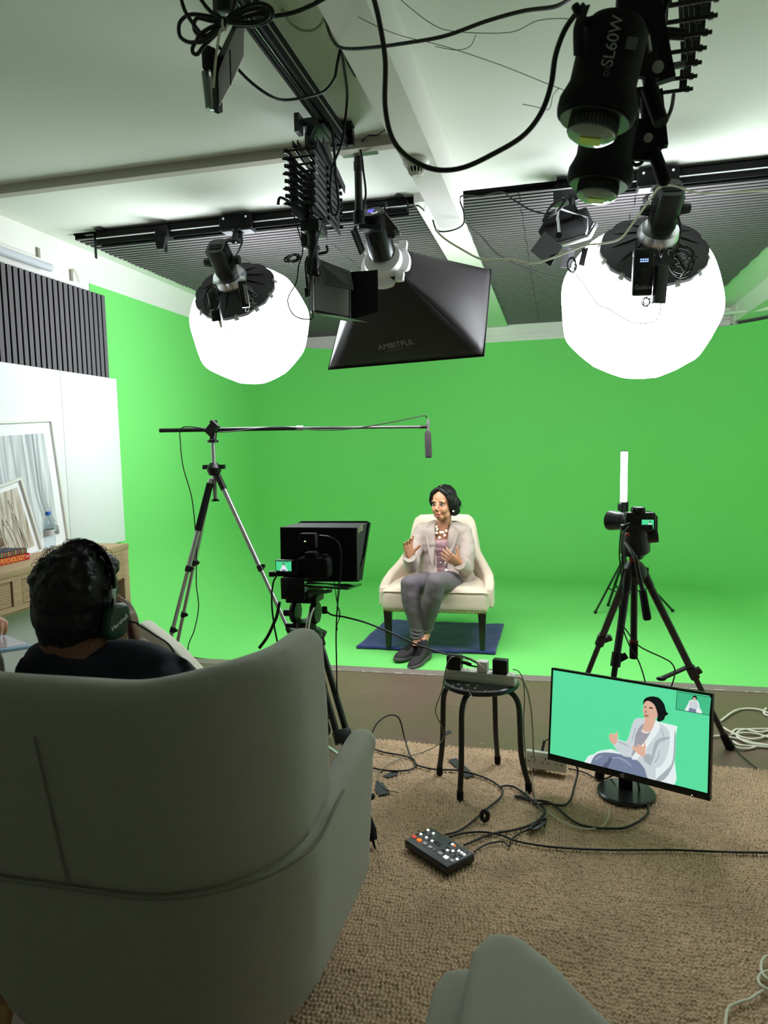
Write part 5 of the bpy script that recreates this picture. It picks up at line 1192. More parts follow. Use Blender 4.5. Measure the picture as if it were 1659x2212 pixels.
        if i < 3:
            sp = s0 + dd * (L * .62); build('spreader_arm', MB().cyl(sp, V((-.985, 2.70, .24)), .0085), CHROME, lg)
    build('spreader_hub', MB().cyl((-.985, 2.70, .22), (-.985, 2.70, .26), .03), BLACKP, t2)
prompter()
# ---- camera tripod on the right
def cam_tripod():
    t = thing('tripod', 'black tripod carrying the camera behind the flat monitor', 'tripod', (.33, 3.2, 0))
    ap = P(1370, 1238, y=3.2); fts = [V((.772, 3.463, 0)), V((.165, 3.0, RZ)), V((.055, 3.70, 0))]
    for i, f_ in enumerate(fts):
        hz = V((f_.x - ap.x, f_.y - ap.y, 0)).normalized(); s0 = ap + hz * .045; dd = (f_ - s0).normalized(); L = (f_ - s0).length
        k1 = s0 + dd * L * (.55 if i == 0 else .42); 
        lg = build('leg', MB().cyl(s0, k1, .0165, .0155, n=18), SATIN, t); build('leg_joint', MB().cyl(s0 - dd * .02, s0 + dd * .07, .0215, .018, n=18), BLACKP, lg)
        sd = V((1, 0, 0)); c_ = MB().cyl(k1 - dd * .03, k1 + dd * .03, .021, n=18).bar(k1 + sd * .01, k1 + sd * .04 - dd * .02, .02, .026, up=dd)
        if i == 0: c_.bar(k1 - dd * .035, k1 + V((-.135, -.02, -.03)), .020, .010, up=dd).ball(tuple(k1 + V((-.135, -.02, -.03))), (.022, .012, .010))
        build('leg_clamp', c_, BLACKP, lg)
        k2 = s0 + dd * L * .72
        build('lower_tube', MB().cyl(k1, f_ - dd * .06, .0125, n=16), SATIN, lg)
        if i != 0: build('leg_clamp', MB().cyl(k2 - dd * .03, k2 + dd * .02, .019, n=16).bar(k2, k2 + V((.035, 0, .0)), .018, .024, up=dd), BLACKP, lg)
        build('rubber_foot', MB().cyl(f_ - dd * .085, f_ - dd * .004, .017, .020, n=16), MATTEB, lg)
    cr = MB().lathe([(0, -.05), (.03, -.045), (.052, -.01), (.05, .025), (.03, .05), (0, .05)], Matrix.Translation(ap), 24)
    for f_ in fts:
        hz = V((f_.x - ap.x, f_.y - ap.y, 0)).normalized(); cr.bar(ap, ap + hz * .062, .03, .045)
    build('crown', cr, BLACKP, t)
    build('centre_column', MB().cyl(ap + V((0, 0, -.30)), ap + V((0, 0, .05)), .0145, n=18), SATIN, t)
    build('column_grip', MB().cyl(ap + V((.0, 0, -.375)), ap + V((0, 0, -.30)), .0175, n=18), MATTEB, t)
    build('red_collar', MB().cyl(ap + V((0, 0, .05)), ap + V((0, 0, .075)), .022).cyl(ap + V((0, 0, -.305)), ap + V((0, 0, -.295)), .019), mat('red_anodised', (120, 18, 24), .35, metal=.5), t)
    h0 = P(1372, 1180, y=3.18)
    hd = MB(); hd.tube([ap + V((0, 0, .07)), ap + V((.01, 0, .10)), h0 + V((0, 0, -.02)), h0 + V((0, 0, .05)), h0 + V((0, 0, .075))], .05, 18, rads=[.032, .045, .062, .058, .05])
    hd.cyl(h0 + V((.04, 0, .04)), h0 + V((.09, .0, .045)), .028); hd.box(tuple(h0 + V((0, 0, .085))), (.13, .11, .025), bev=.006)
    build('fluid_head', organic('x', hd, BLACKP, None, voxel=.006, smooth=1) and MB(), BLACKP, t) if False else build('fluid_head', hd, SATIN, t)
    build('red_knob', MB().ball(tuple(P(1355, 1155, y=3.09)), .008), mat('red_knob', (170, 24, 34), .3), t)
    a, b_, c_, d_ = P(1352, 1172, y=3.10), P(1372, 1205, y=3.02), P(1388, 1275, y=2.98), P(1398, 1336, y=2.95)
    ph = build('pan_handle', MB().tube([a, b_, b_.lerp(c_, .3), c_], .009, 12, 4), SATIN, t); build('handle_grip', MB().tube([c_, c_.lerp(d_, .06), d_, d_ + (d_ - c_).normalized() * .008], .015, 14, rads=[.012, .0145, .0165, .010]), MATTEB, ph)
    # camera
    c = thing('camera', 'black mirrorless camera with lit rear screen on the right tripod', 'camera', P(1385, 1130, y=3.15))
    ctr = P(1384, 1128, y=3.15); nb = V((-.0, -1, .05)); M = frame(ctr, (.12, -1, .06), y=(.02, 0, 1)) 
    bd = MB(M); bd.box((0, 0, -.02), (.128, .086, .055), bev=.014, seg=3); bd.box((-.008, .048, -.018), (.056, .034, .05), bev=.012, seg=3); bd.box((-.008, .052, .012), (.030, .022, .022), bev=.006); bd.cyl((.035, .035, -.02), (.035, .046, -.02), .012).cyl((.052, .035, -.02), (.052, .043, -.02), .008); bd.box((.062, -.004, -.03), (.022, .07, .05), bev=.01)
    build('body', bd, BLACKP, c)
    lp, lq = M @ V((-.02, -.002, -.045)), M @ V((-.070, .0, -.098))
    ln = MB().tube([lp, lp.lerp(lq, .3), lp.lerp(lq, .32), lp.lerp(lq, .6), lp.lerp(lq, .62), lq, lq + (lq - lp).normalized() * .03, lq + (lq - lp).normalized() * .045], .04, 28, rads=[.034, .034, .037, .037, .039, .039, .044, .044])
    build('lens', ln, SATIN, c)
    sc_ = build('screen', MB(M).box((.026, -.008, .0085), (.058, .042, .003), bev=.001), BLACKP, c)
    build('screen_picture', MB(M).box((.026, -.008, .0105), (.048, .038, .0008)), emis('small_screen_green', (72, 202, 140), 1.0), sc_)
    W1 = emis('screen_white', (214, 222, 226), .95); HR = emis('screen_hair', (16, 20, 22), .9)
    build('picture_figure', MB(M).prism([(.016, -.024), (.018, -.018), (.026, -.012), (.030, -.004), (.036, -.002), (.041, -.006), (.044, -.024)], .0004, z0=.011), W1, sc_)
    build('picture_head', MB(M).prism([(.034 + .0038 * math.cos(a), .002 + .0045 * math.sin(a)) for a in [2 * PI * i / 12 for i in range(12)]], .0004, z0=.0112), HR, sc_)
    build('picture_face', MB(M).prism([(.0322 + .0022 * math.cos(a), .001 + .0032 * math.sin(a)) for a in [2 * PI * i / 12 for i in range(12)]], .0004, z0=.0115), emis('screen_skin', (206, 164, 146), .95), sc_)
    build('picture_legs', MB(M).prism([(.020, -.024), (.023, -.019), (.033, -.019), (.036, -.024)], .0004, z0=.0115), emis('screen_jeans_dark', (84, 90, 116), .9), sc_)
    for k, pts in enumerate(([(1360, 1130, 3.08), (1345, 1138, 3.05), (1340, 1160, 3.05), (1338, 1200, 3.05), (1342, 1240, 3.06), (1342, 1300, 3.08), (1338, 1340, 3.1), (1352, 1360, 3.1), (1380, 1395, 3.05), (1430, 1420, 3.05), (1450, 1432, 3.04), (1458, 1450, 3.03), (1452, 1478, 3.0), (1440, 1500, 3.0)],
                             [(1358, 1138, 3.08), (1348, 1150, 3.06), (1343, 1180, 3.05), (1346, 1230, 3.05), (1338, 1290, 3.06), (1342, 1345, 3.08), (1360, 1395, 3.06), (1378, 1425, 3.03), (1392, 1466, 2.98), (1396, 1500, 2.96)])):
        cable('camera_cable', [P(a, b_, y=q) for a, b_, q in pts], .0028, CABLE, ['thin cable from the right camera looping through the tripod arm', 'thin cable from the right camera dropping straight behind the monitor'][k])
cam_tripod()
# ---- LED tube stand far back
t = thing('tube_light', 'glowing white LED tube standing upright on a thin black stand', 'light', (.51, 5.95, G))
TUBE = mat('tube_glow', (255, 255, 255), .4, emit=16, ecol=(250, 252, 255)); yy = 5.95
a, b_ = P(1348.5, 976, y=yy), P(1347, 1084, y=yy)
build('tube', MB().cyl(b_, a, .026, n=24), TUBE, t); build('end_cap', MB().cyl(a, a + V((0, 0, .006)), .027, n=20), BLACKP, t)
build('tube_handle', MB().cyl(b_ + V((0, 0, -.10)), b_, .024, n=20).box(tuple(b_ + V((-.03, -.01, -.04))), (.03, .05, .06), bev=.004).box(tuple(b_ + V((.03, 0, -.04))), (.012, .03, .09)), SATIN, t)
px_ = b_.x + .005
build('stand_pole', MB().cyl((px_, yy, .12), (px_, yy, b_.z - .09), .013).cyl((px_, yy, .45), (px_, yy, .52), .022), SATIN, t)
for (fx, fy) in ((.30, 6.06), (.92, 6.2), (.42, 6.35)):
    f_ = V((fx, fy, G + .012)); s0 = V((px_, yy, .50)); lg = build('leg', MB().bar(s0, f_, .020, .012, up=(0, 0, 1)), SATIN, t); build('brace', MB().bar(s0.lerp(f_, .55), (px_, yy, .20), .014, .008), SATIN, lg); build('foot', MB().ball(tuple(f_), .014), MATTEB, lg)
build('lower_collar', MB().cyl((px_, yy, .15), (px_, yy, .21), .022), BLACKP, t)
# ================================================================ ceiling rig
LANT = mat('lantern_fabric', (255, 255, 255), .6, emit=LE_STR, ecol=(243, 249, 255)); SKIRT = mat('skirt_black', (20, 19, 22), .55, spec=.4, bump=.15, bscale=80)
def cw(v): return (RM @ V(v)).normalized()          # camera-frame direction to world
def lantern(lab, C_, R_, n, s, hasbox, t_txt, t_rot, sk_ang, boxlab):
    t = thing('lantern_light', lab, 'studio light', (C_.x, C_.y, 2.75), 'glowing round lanterns on the ceiling track')
    F = frame(C_, n, y=(0, 0, 1)); rs = R_ * math.sin(sk_ang); hs = R_ * math.cos(sk_ang)
    # dome with slack gores
    N = 48; rings = []
    for j in range(23):
        th = sk_ang + (PI - sk_ang) * j / 22; ring = []
        for i in range(N):
            a = 2 * PI * i / N; g = 1 - .028 * abs(math.cos(a * 6)) ** .6 * math.sin(th) ** 2 * (1 if th > sk_ang + .1 else 0) ; g *= 1 + .02 * math.sin(3 * a + 5 * th)
            z = math.cos(th) * (.98 if th < PI / 2 else .90); ring.append((R_ * g * math.sin(th) * math.cos(a), R_ * g * math.sin(th) * math.sin(a), R_ * z))
        rings.append(ring)
    build('dome', MB(F).loft(rings, cap=False).add(rings[-1], [tuple(range(N))]), LANT, t, sharp=60)
    # black skirt of twelve panels
    SK_ = MB(F); zr = hs * .98; z2 = zr + rs * .32; r2 = .085; sr = []
    for (r, z) in ((rs * 1.012, zr - .006), (rs * 1.005, zr + .012), (rs * .72, zr + (z2 - zr) * .48), (rs * .45, zr + (z2 - zr) * .82), (r2, z2)):
        sr.append([(r * (1 - .03 * abs(math.cos(6 * 2 * PI * i / N)) ** 2 * -1) * math.cos(2 * PI * i / N), r * (1 - .03 * abs(math.cos(6 * 2 * PI * i / N)) ** 2 * -1) * math.sin(2 * PI * i / N), z) for i in range(N)])
    sk = build('skirt', SK_.loft(sr, cap=False), SKIRT, t, sharp=50)
    tabs = mat('velcro_tab', (190, 190, 188), .6)
    for k in range(12):
        a = 2 * PI * (k + .5) / 12; build('tab', MB(F @ frame((rs * 1.02 * math.cos(a), rs * 1.02 * math.sin(a), zr), (math.cos(a), math.sin(a), .7), y=(0, 0, 1))).box((0, 0, 0), (.028, .032, .006), bev=.002), tabs, sk)
    rb = MB(F)
    for k in range(12):
        a = 2 * PI * k / 12; rb.tube([(rs * math.cos(a), rs * math.sin(a), zr + .006), (rs * .72 * math.cos(a), rs * .72 * math.sin(a), zr + (z2 - zr) * .49 + .002), (r2 * math.cos(a), r2 * math.sin(a), z2 + .002)], .0035, 6, 4)
    build('ribs', rb, MATTEB, sk)
    tm = F @ Matrix.Rotation(t_rot, 4, 'Z'); sl = math.atan2(z2 - zr, rs - r2)
    tr_ = tm @ Matrix.Translation((rs * .66, 0, zr + (z2 - zr) * .52 + .010)) @ Matrix.Rotation(sl * .95, 4, 'Y') @ Matrix.Rotation(t_txt[2], 4, 'Z')
    text('lettering', t_txt[0], .058 * s, tr_, mat('pale_print', (150, 150, 150), .6), sk, sx=1.1); text('model_lettering', t_txt[1], .032 * s, tr_ @ Matrix.Translation((.0, -.050 * s, .004)), mat('pale_print', (150, 150, 150), .6), sk)
    build('speedring', MB(F).lathe([(.055, z2 + .05), (.088, z2 + .045), (.1, z2 + .02), (.098, z2 - .005), (.07, z2 - .01)], n=32), CHROME, t)
    # lamp head
    bd = MB(F); L0, L1 = z2 + .035, z2 + .29 * s
    bd.loft([[(w * math.copysign(abs(math.cos(a)) ** .55, math.cos(a)), h * math.copysign(abs(math.sin(a)) ** .55, math.sin(a)), z) for a in [2 * PI * i / 32 for i in range(32)]] for (w, h, z) in ((.058 * s, .062 * s, L0), (.068 * s, .075 * s, L0 + .04), (.068 * s, .08 * s, L1 - .03), (.062 * s, .074 * s, L1))])
    hd = build('lamp_head', bd, mat('head_black', (16, 22, 19), .4), t)
    vt = MB(F)
    for k in range(9): vt.box((0, 0, L0 + .06 + k * .016), (.139 * s, .10 * s, .005))
    build('vents', vt, MATTEB, hd); build('rear_grille', MB(F).box((0, -.01, L1 + .001), (.09 * s, .05 * s, .004)), MATTEB, hd)
    # yoke and hanger to the track
    top = V((C_.x + (F @ V((0, 0, L1)) - C_).x * .9, 3.985, 2.70)); mid = F @ V((0, 0, (L0 + L1) / 2)); xd = (F.to_3x3() @ V((1, 0, 0)))
    xd = V((xd.x, xd.y, 0)).normalized(); w = .085 * s; tp = V((mid.x, mid.y, mid.z)).lerp(top, .0); ty = min(top.z - .07, mid.z + .19)
    yk = MB(); j0 = V((mid.x, mid.y, ty)).lerp(V((top.x, top.y, ty)), .6)
    yk.tube([mid + xd * w, mid + xd * w + (j0 - mid) * .75, j0 + xd * w * .6, j0 - xd * w * .6, mid - xd * w + (j0 - mid) * .75, mid - xd * w], .01, 8, 3, rads=[(.004, .013)] * 6)
    build('yoke', yk, SATIN, t)
    for s_ in (-1, 1): build('yoke_knob', MB().cyl(mid + xd * w * s_, mid + xd * (w + .035) * s_, .026, .022, n=18), BLACKP, t)
    build('spigot', MB().cyl(j0 - V((0, 0, .01)), V((j0.x, j0.y, top.z)).lerp(top, .5), .013).cyl(V((top.x, top.y, top.z - .07)), top, .018).bar(j0, top, .012, .012), BLACKP, t)
    trl = MB(); trl.box((top.x, 3.975, 2.745), (.20, .10, .085), bev=.006); build('track_carriage', trl, MATTEB, t)
    for dx in (-.06, .06): build('carriage_plate', MB().box((top.x + dx, 3.975, 2.698), (.06, .08, .006)), GREYF, t)
    for dx in (-.07, .07): build('bolt', MB().cyl((top.x + dx, 3.926, 2.765), (top.x + dx, 3.922, 2.765), .007, n=10), CHROME, t)
    return t, F, L1, mid
CL_, CR_ = P(541, 706, y=4.12), P(1381, 655, y=4.05)
def facing(c, a, b_, k):
    d = (V((0, 0, CAMH)) - c).normalized(); r = cw((1, 0, 0)); r = (r - d * r.dot(d)).normalized(); u = r.cross(d) * -1; u = u if u.z > 0 else -u
    return (d * k + (r * a + u * b_) * math.sqrt(1 - k * k)).normalized()
nl, nr_ = facing(CL_, -.36, .93, .61), facing(CR_, .17, .96, .62)
lantern('left round glowing lantern softbox with black skirt on the ceiling track', CL_, .362, nl, .80, False, ('GODOX', 'CS-65D', PI), math.radians(-44), .70, '')
lantern('right, larger round glowing lantern softbox with black skirt on the ceiling track', CR_, .412, nr_, .88, True, ('GODOX', 'CS-85D', PI), math.radians(-68), .655, '')
# control boxes hanging before the lanterns
def ctrl(lab, px, py, w, h, y, txt, tilt=0.0, screen=True):
    c = P(px, py, y=y); M = frame(c, (.2, -1, -.15), y=(tilt, 0, 1))
    t = thing('light_controller', lab, 'control box', c)
    build('case', MB(M).box((0, 0, 0), (w, h, .035), bev=.006).box((0, h * .40, .003), (w * 1.02, h * .14, .036), bev=.004), BLACKP, t)
    if screen:
        s_ = build('display', MB(M).box((.0, h * .24, .018), (w * .46, h * .12, .001)), emis('display_dark', (12, 14, 26), .2), t)
        g = MB(M); rr = random.Random(1)
        for r in range(2):
            for k in range(4): g.box((-w * .17 + k * w * .11, h * (.265 - .045 * r), .0188), (w * .085, h * .026, .0006))
        build('display_digits', g, emis('display_blue', (150, 180, 255), 1.6), s_)
        build('dial', MB(M).lathe([(w * .14, .017), (w * .14, .022), (w * .11, .024), (0, .024)], M=Matrix.Translation((0, -.0, 0)), n=24), SATIN, t); text('lettering', txt, w * .30, M @ Matrix.Translation((0, -h * .33, .018)), PRINT, t)
        build('antenna', MB(M).cyl((-w * .38, h * .47, 0), (-w * .38, h * .72, 0), .004), BLACKP, t)
    build('grip_trim', MB(M).box((0, -h * .505, 0), (w * .96, .004, .03)), WHITEP, t)
    return M
ctrl('black battery controller with blue display hanging before the right lantern', 1388, 588, .088, .20, 3.46, 'Godox')
c = P(1426, 615, y=3.46); t = thing('power_adapter', 'long black power adapter hanging beside the controller at the right lantern', 'power adapter', c)
M = frame(c, (.5, -1, -.1), y=(.03, 0, 1)); build('case', MB(M).box((0, 0, 0), (.052, .165, .036), bev=.004), SATIN, t); build('cord', MB().tube([M @ V((0, .082, 0)), M @ V((0, .13, 0)), P(1427, 555, y=3.48), P(1424, 540, y=3.5)], .004, 8, 4), CABLE, t); build('hook', MB().tube([P(1418, 520, y=3.6), P(1424, 545, y=3.5), P(1430, 523, y=3.6)], .002, 6, 4), CHROME, t)
c = P(466, 663, y=3.58); t = thing('power_adapter', 'black power adapter hanging before the left lantern', 'power adapter', c)
M = frame(c, (.1, -1, -.1), y=(-.1, 0, 1)); build('case', MB(M).box((0, 0, 0), (.045, .15, .035), bev=.004), BLACKP, t); build('chrome_strip', MB(M).box((-.026, 0, .004), (.006, .15, .03)), CHROME, t); build('plug', MB(M).cyl((.01, -.075, 0), (.012, -.11, 0), .009, .006), WHITEP, t)
c = P(527, 636, y=3.60); t = thing('power_adapter', 'black power adapter with white printed labels before the left lantern', 'power adapter', c)
M = frame(c, (.35, -1, -.1), y=(-.12, 0, 1)); build('case', MB(M).box((0, 0, 0), (.042, .135, .034), bev=.004), BLACKP, t); build('label_print', MB(M).box((.008, 0, .0175), (.008, .10, .0006)).box((.018, -.005, .0175), (.007, .10, .0006)), PRINT, t)
build('loop', MB().tube([M @ V((0, -.07, 0)), P(530, 672, y=3.6), P(536, 672, y=3.6), M @ V((.015, -.07, 0))], .0025, 6, 4), WHITEP, t)
# coiled cables on the skirts
def coil(lab, px, py, rx, ry, y, n_, r, tie=True, m=CABLE, tilt=0.0, cat='cable', name='cable_coil'):
    t = thing(name, lab, cat, P(px, py, y=y)); mb = MB(); rr = random.Random(px); pts = []
    for i in range(n_ * 14):
        a = 2 * PI * i / 14; k = 1 + .10 * math.sin(i * .37 + 1) ; kk = i // 14; ja, jb = rx * .22 * math.sin(kk * 2.3 + px), ry * .20 * math.cos(kk * 3.1 + px); u, v = rx * k * (1 - .06 * kk) * math.cos(a) + ja, ry * k * math.sin(a) + jb; pts.append(P(px + u * math.cos(tilt) - v * math.sin(tilt), py + u * math.sin(tilt) + v * math.cos(tilt), y=y - .006 * (i // 14) + .004 * math.sin(i)))
    build('loops', mb.tube(pts, r, 7, 2), m, t)
    if tie:
        q = P(px, py + ry, y=y - .02); build('tie', MB().tube([q + V((.008 * math.cos(a), .014 * math.sin(a) , .010 * math.cos(a))) for a in [2 * PI * i / 10 for i in range(10)]], .0018, 6, closed=True), WHITEP, t)
    return t
coil('black cable coil hanging on the left lantern', 458, 645, 14, 28, 3.56, 3, .0035)
coil('black cable coil hanging on the right lantern skirt', 1474, 565, 27, 27, 3.55, 4, .0042)
coil('small tangle of thin black cable under the right controller', 1396, 652, 9, 9, 3.46, 4, .002)
coil('black cable bundle hanging between the left lantern and the scissor hanger', 632, 558, 17, 7, 3.5, 6, .0035, tilt=-.2)
coil('black cable bundle tied beside the barn door lamp', 1203, 445, 30, 8, 3.7, 5, .0035, tilt=-.7)
coil('black cable loops hanging from the barn door lamp', 1236, 572, 9, 15, 3.6, 4, .0028)
# ---- tracks
def track(lab, a, b_, w=.055, h=.055):
    a, b_ = V(a), V(b_); t = thing('ceiling_track', lab, 'ceiling rail', (a + b_) / 2, 'black ceiling rails')
    d = (b_ - a).normalized(); sd = d.cross(V((0, 0, 1)))
    build('rail', MB().bar(a, b_, w, h).bar(a + sd * (w / 2 - .004) + V((0, 0, -h / 2 - .008)), b_ + sd * (w / 2 - .004) + V((0, 0, -h / 2 - .008)), .008, .02).bar(a - sd * (w / 2 - .004) + V((0, 0, -h / 2 - .008)), b_ - sd * (w / 2 - .004) + V((0, 0, -h / 2 - .008)), .008, .02), MATTEB, t)
    st = MB()
    for k in (-1, 1): st.bar(a + sd * (w / 2 + .0015) * k + V((0, 0, -.012)), b_ + sd * (w / 2 + .0015) * k + V((0, 0, -.012)), .003, .007)
    build('bright_strip', st, CHROME, t); L = (b_ - a).length; n = max(2, int(L / .9))
    for i in range(n + 1):
        q = a.lerp(b_, .02 + .96 * i / n); br = MB(); br.box(tuple(q + V((0, 0, h / 2 + .006))), (.05 if abs(d.x) > .5 else .13, .05 if abs(d.y) > .5 else .13, .012)); build('bracket', br, BLACKP, t)
    return t
track('black rail across the ceiling carrying the left lantern', (-2.74, 3.985, 2.752), (-.80, 3.985, 2.752))
track('black rail across the ceiling carrying the right lantern and the barn door lamp', (-.02, 3.985, 2.752), (2.1, 3.985, 2.752))
t = track('silver and black rail running from the camera towards the scissor hanger', (-.900, .9, 2.752), (-.900, 3.07, 2.752), .052, .05)
g = MB(); 
for k, dx in enumerate((-.016, -.005, .012)): g.bar((-.900 + dx, .9, 2.725), (-.900 + dx, 3.05, 2.725), .003, .004)
build('groove_strip', g, SILVER, t); build('end_cap', MB().box((-.900, 3.08, 2.755), (.10, .03, .07)), BLACKP, t)
track('short black rail above the camera carrying the two lamps', (.29, .3, 2.752), (.29, 1.5, 2.752))
t = thing('hanging_hook', 'small black metal tab hanging at the left end of the rail', 'hook', (-2.77, 3.98, 2.75)); build('plate', MB().box((-2.765, 3.98, 2.70), (.004, .02, .14)).box((-2.80, 3.98, 2.775), (.06, .02, .005)), SATIN, t)
for (px, py, lab) in ((352, 508, 'empty carriage on the left rail'), ):
    c = P(px, py, y=3.95); t = thing('rail_carriage', lab, 'carriage', c); build('body', MB().box((c.x, 3.97, 2.735), (.08, .09, .07), bev=.005).prism([(-.04, 0), (.04, 0), (.02, -.07), (-.02, -.07)], .02, Matrix.Translation((c.x, 3.93, 2.70)) @ Matrix.Rotation(PI / 2, 4, 'X')), MATTEB, t); build('spigot', MB().cyl((c.x + .01, 3.96, 2.62), (c.x + .01, 3.96, 2.70), .01), SATIN, t)
# ---- scissor hangers
def scissor(lab, x0, x1, y0, y1, zt, pitch, n, bh, zig=False, rod=.03):
    t = thing('scissor_hanger', lab, 'light hanger', ((x0 + x1) / 2, (y0 + y1) / 2, zt)); bars = DGREY
    for k in range(n):
        z = zt - pitch * k
        for xx, s_ in ((x0, -1), (x1, 1)):
            build('link_bar', MB().bar((xx, y0, z), (xx, y1, z - pitch), .0035, bh, up=(0, 0, 1)), bars, t)
            build('link_bar', MB().bar((xx - s_ * .008, y0, z - pitch), (xx - s_ * .008, y1, z), .0035, bh, up=(0, 0, 1)), MATTEB, t)
        for (yy, zz) in ((y0, z), (y1, z), ((y0 + y1) / 2, z - pitch / 2)): r_ = MB(); r_.cyl((x0 - rod * (.3 + .4 * (k % 2)), yy, zz), (x1 + rod * .4, yy, zz), .0045, n=8); r_.cyl((x1 + .004, yy, zz), (x1 + .012, yy, zz), .009, n=10); r_.cyl((x0 - .004, yy, zz), (x0 - .012, yy, zz), .009, n=10); build('cross_rod', r_, BLACKP, t)
    return t
t = scissor('black scissor hanger full of stacked bars at the ceiling centre', -1.05, -.945, 2.80, 3.16, 2.615, .029, 8, .020)
xm, ym = -.997, 2.98
build('top_bracket', MB().box((xm, 2.93, 2.70), (.03, .05, .09), bev=.004).bar((xm + .03, 2.84, 2.67), (xm + .05, 3.18, 2.60), .004, .05).bar((xm - .03, 2.86, 2.66), (xm - .04, 3.08, 2.64), .004, .04).box((-.95, 2.90, 2.725), (.10, .16, .03)).box((-.99, 2.78, 2.70), (.02, .05, .07)), SATIN, t)
build('top_link', MB().bar((-.945, 2.86, 2.66), (-.945, 3.16, 2.61), .004, .05).bar((-.93, 2.90, 2.68), (-.93, 3.20, 2.585), .004, .035).bar((-1.04, 2.84, 2.655), (-1.04, 3.14, 2.625), .004, .03), DGREY, t)
build('base_block', MB().box((xm, 2.95, 2.35), (.08, .12, .045), bev=.004).cyl((xm, 2.93, 2.33), (xm, 2.93, 2.20), .022, n=16).cyl((xm, 2.93, 2.27), (xm, 2.93, 2.26), .030).box((xm + .01, 2.90, 2.18), (.05, .05, .07), bev=.006), BLACKP, t)
build('carry_hook', MB().tube([(-1.07, 2.86, 2.44), (-1.11, 2.86, 2.46), (-1.12, 2.86, 2.43)], .006, 8, 4), SATIN, t)
# right-hand hanger : links spread along the rail
t = thing('scissor_hanger', 'black scissor hanger at the upper right corner with protruding rod ends', 'light hanger', (.29, 1.8, 2.7))
for k in range(15):
    y = 2.26 - .064 * k
    for xx in (.345, .25):
        build('link_bar', MB().bar((xx, y, 2.405 + .004 * k), (xx, y - .11, 2.70), .004, .020, up=(1, 0, 0)), DGREY if k % 2 else SATIN, t)
        build('link_bar', MB().bar((xx - .01, y - .10, 2.42 + .004 * k), (xx - .01, y + .0, 2.70), .004, .016, up=(1, 0, 0)), BLACKP, t)
    build('cross_rod', MB().cyl((.235, y, 2.41 + .004 * k), (.372, y, 2.41 + .004 * k), .0055, n=8).cyl((.352, y, 2.41 + .004 * k), (.362, y, 2.41 + .004 * k), .009, n=10), BLACKP, t)
build('guide_rail', MB().bar((.29, .9, 2.715), (.29, 2.3, 2.715), .03, .03), MATTEB, t)
# ---- barn door LED panels
def flap(t, pts, y, m=None, th=.003, ys=None): build('barn_door', MB().sheet([P(a, b_, y=(ys[i] if ys else y)) for i, (a, b_) in enumerate(pts)], th), m or GREYF, t)
t = thing('led_panel', 'unlit LED panel with barn doors hanging beside the left lantern', 'studio light', P(712, 620, y=3.0))
q = [P(674, 556, y=2.93), P(757, 587, y=3.02), P(757, 690, y=3.02), P(676, 674, y=2.93)]
nrm = (q[1] - q[0]).cross(q[2] - q[0]).normalized(); back = nrm if nrm.y > 0 else -nrm
b_ = MB(); b_.add([tuple(p) for p in q] + [tuple(p + back * .05) for p in q], [(0, 1, 2, 3), (7, 6, 5, 4), (0, 4, 5, 1), (1, 5, 6, 2), (2, 6, 7, 3), (3, 7, 4, 0)]); build('housing', b_, mat('panel_housing', (70, 74, 70), .4, metal=.4), t)
fr_ = MB()
for i in range(4): fr_.cyl(q[i] - back * .006, q[(i + 1) % 4] - back * .006, .0045, n=8)
build('door_frame', fr_, CHROME, t)
inn = [q[0].lerp(q[2], .05), q[1].lerp(q[3], .05), q[2].lerp(q[0], .05), q[3].lerp(q[1], .05)]
df = build('diffuser', MB().sheet([p - back * .0025 for p in inn], .001), mat('led_face', (205, 205, 210), .3), t)
ld = MB()
for i in range(16):
    for j in range(13):
        u, v = (i + .5) / 16, (j + .5) / 13; p = inn[0].lerp(inn[1], u).lerp(inn[3].lerp(inn[2], u), v) - back * .0045; ld.lathe([(.0024, 0), (0, .001)], frame(p, -back), 6)
o = build('led_dots', ld, mat('led_dot', (196, 206, 190), .4), df); o['kind'] = 'stuff'
TG = mat('flap_grey', (52, 54, 56), .6)
flap(t, [(684, 562), (757, 589), (764, 628), (700, 614)], 0, TG, ys=(2.93, 3.0, 2.86, 2.82)); flap(t, [(758, 588), (816, 583), (818, 675), (760, 690)], 0, MATTEB, ys=(3.0, 2.86, 2.86, 3.0))
flap(t, [(682, 678), (757, 692), (793, 697), (740, 684)], 0, mat('flap_lit_grey', (120, 124, 120), .5), ys=(2.93, 3.0, 2.8, 2.78)); flap(t, [(664, 552), (674, 557), (678, 675), (668, 668)], 0, mat('flap_lit_grey', (120, 124, 120), .5), ys=(2.9, 2.93, 2.93, 2.9))  # paler grey paints in the light caught by the lower flap
build('yoke_knob', MB().cyl(P(657, 632, y=2.92), P(668, 632, y=2.93), .02, n=16), BLACKP, t)
build('yoke', MB().tube([P(666, 640, y=2.95), P(662, 600, y=2.97), P(664, 556, y=2.98), P(705, 545, y=2.99), P(705, 530, y=2.98)], .006, 8, 3), BLACKP, t)
c = P(660, 495, y=3.0); t = thing('power_adapter', 'flat black power supply hanging below the scissor hanger', 'power adapter', c); M = frame(c, (.3, -1, 0), y=(0, 0, 1)); build('case', MB(M).box((0, 0, 0), (.040, .155, .03), bev=.003), SATIN, t); build('label_edge', MB(M).box((0, -.079, 0), (.036, .006, .026)), WHITEP, t)
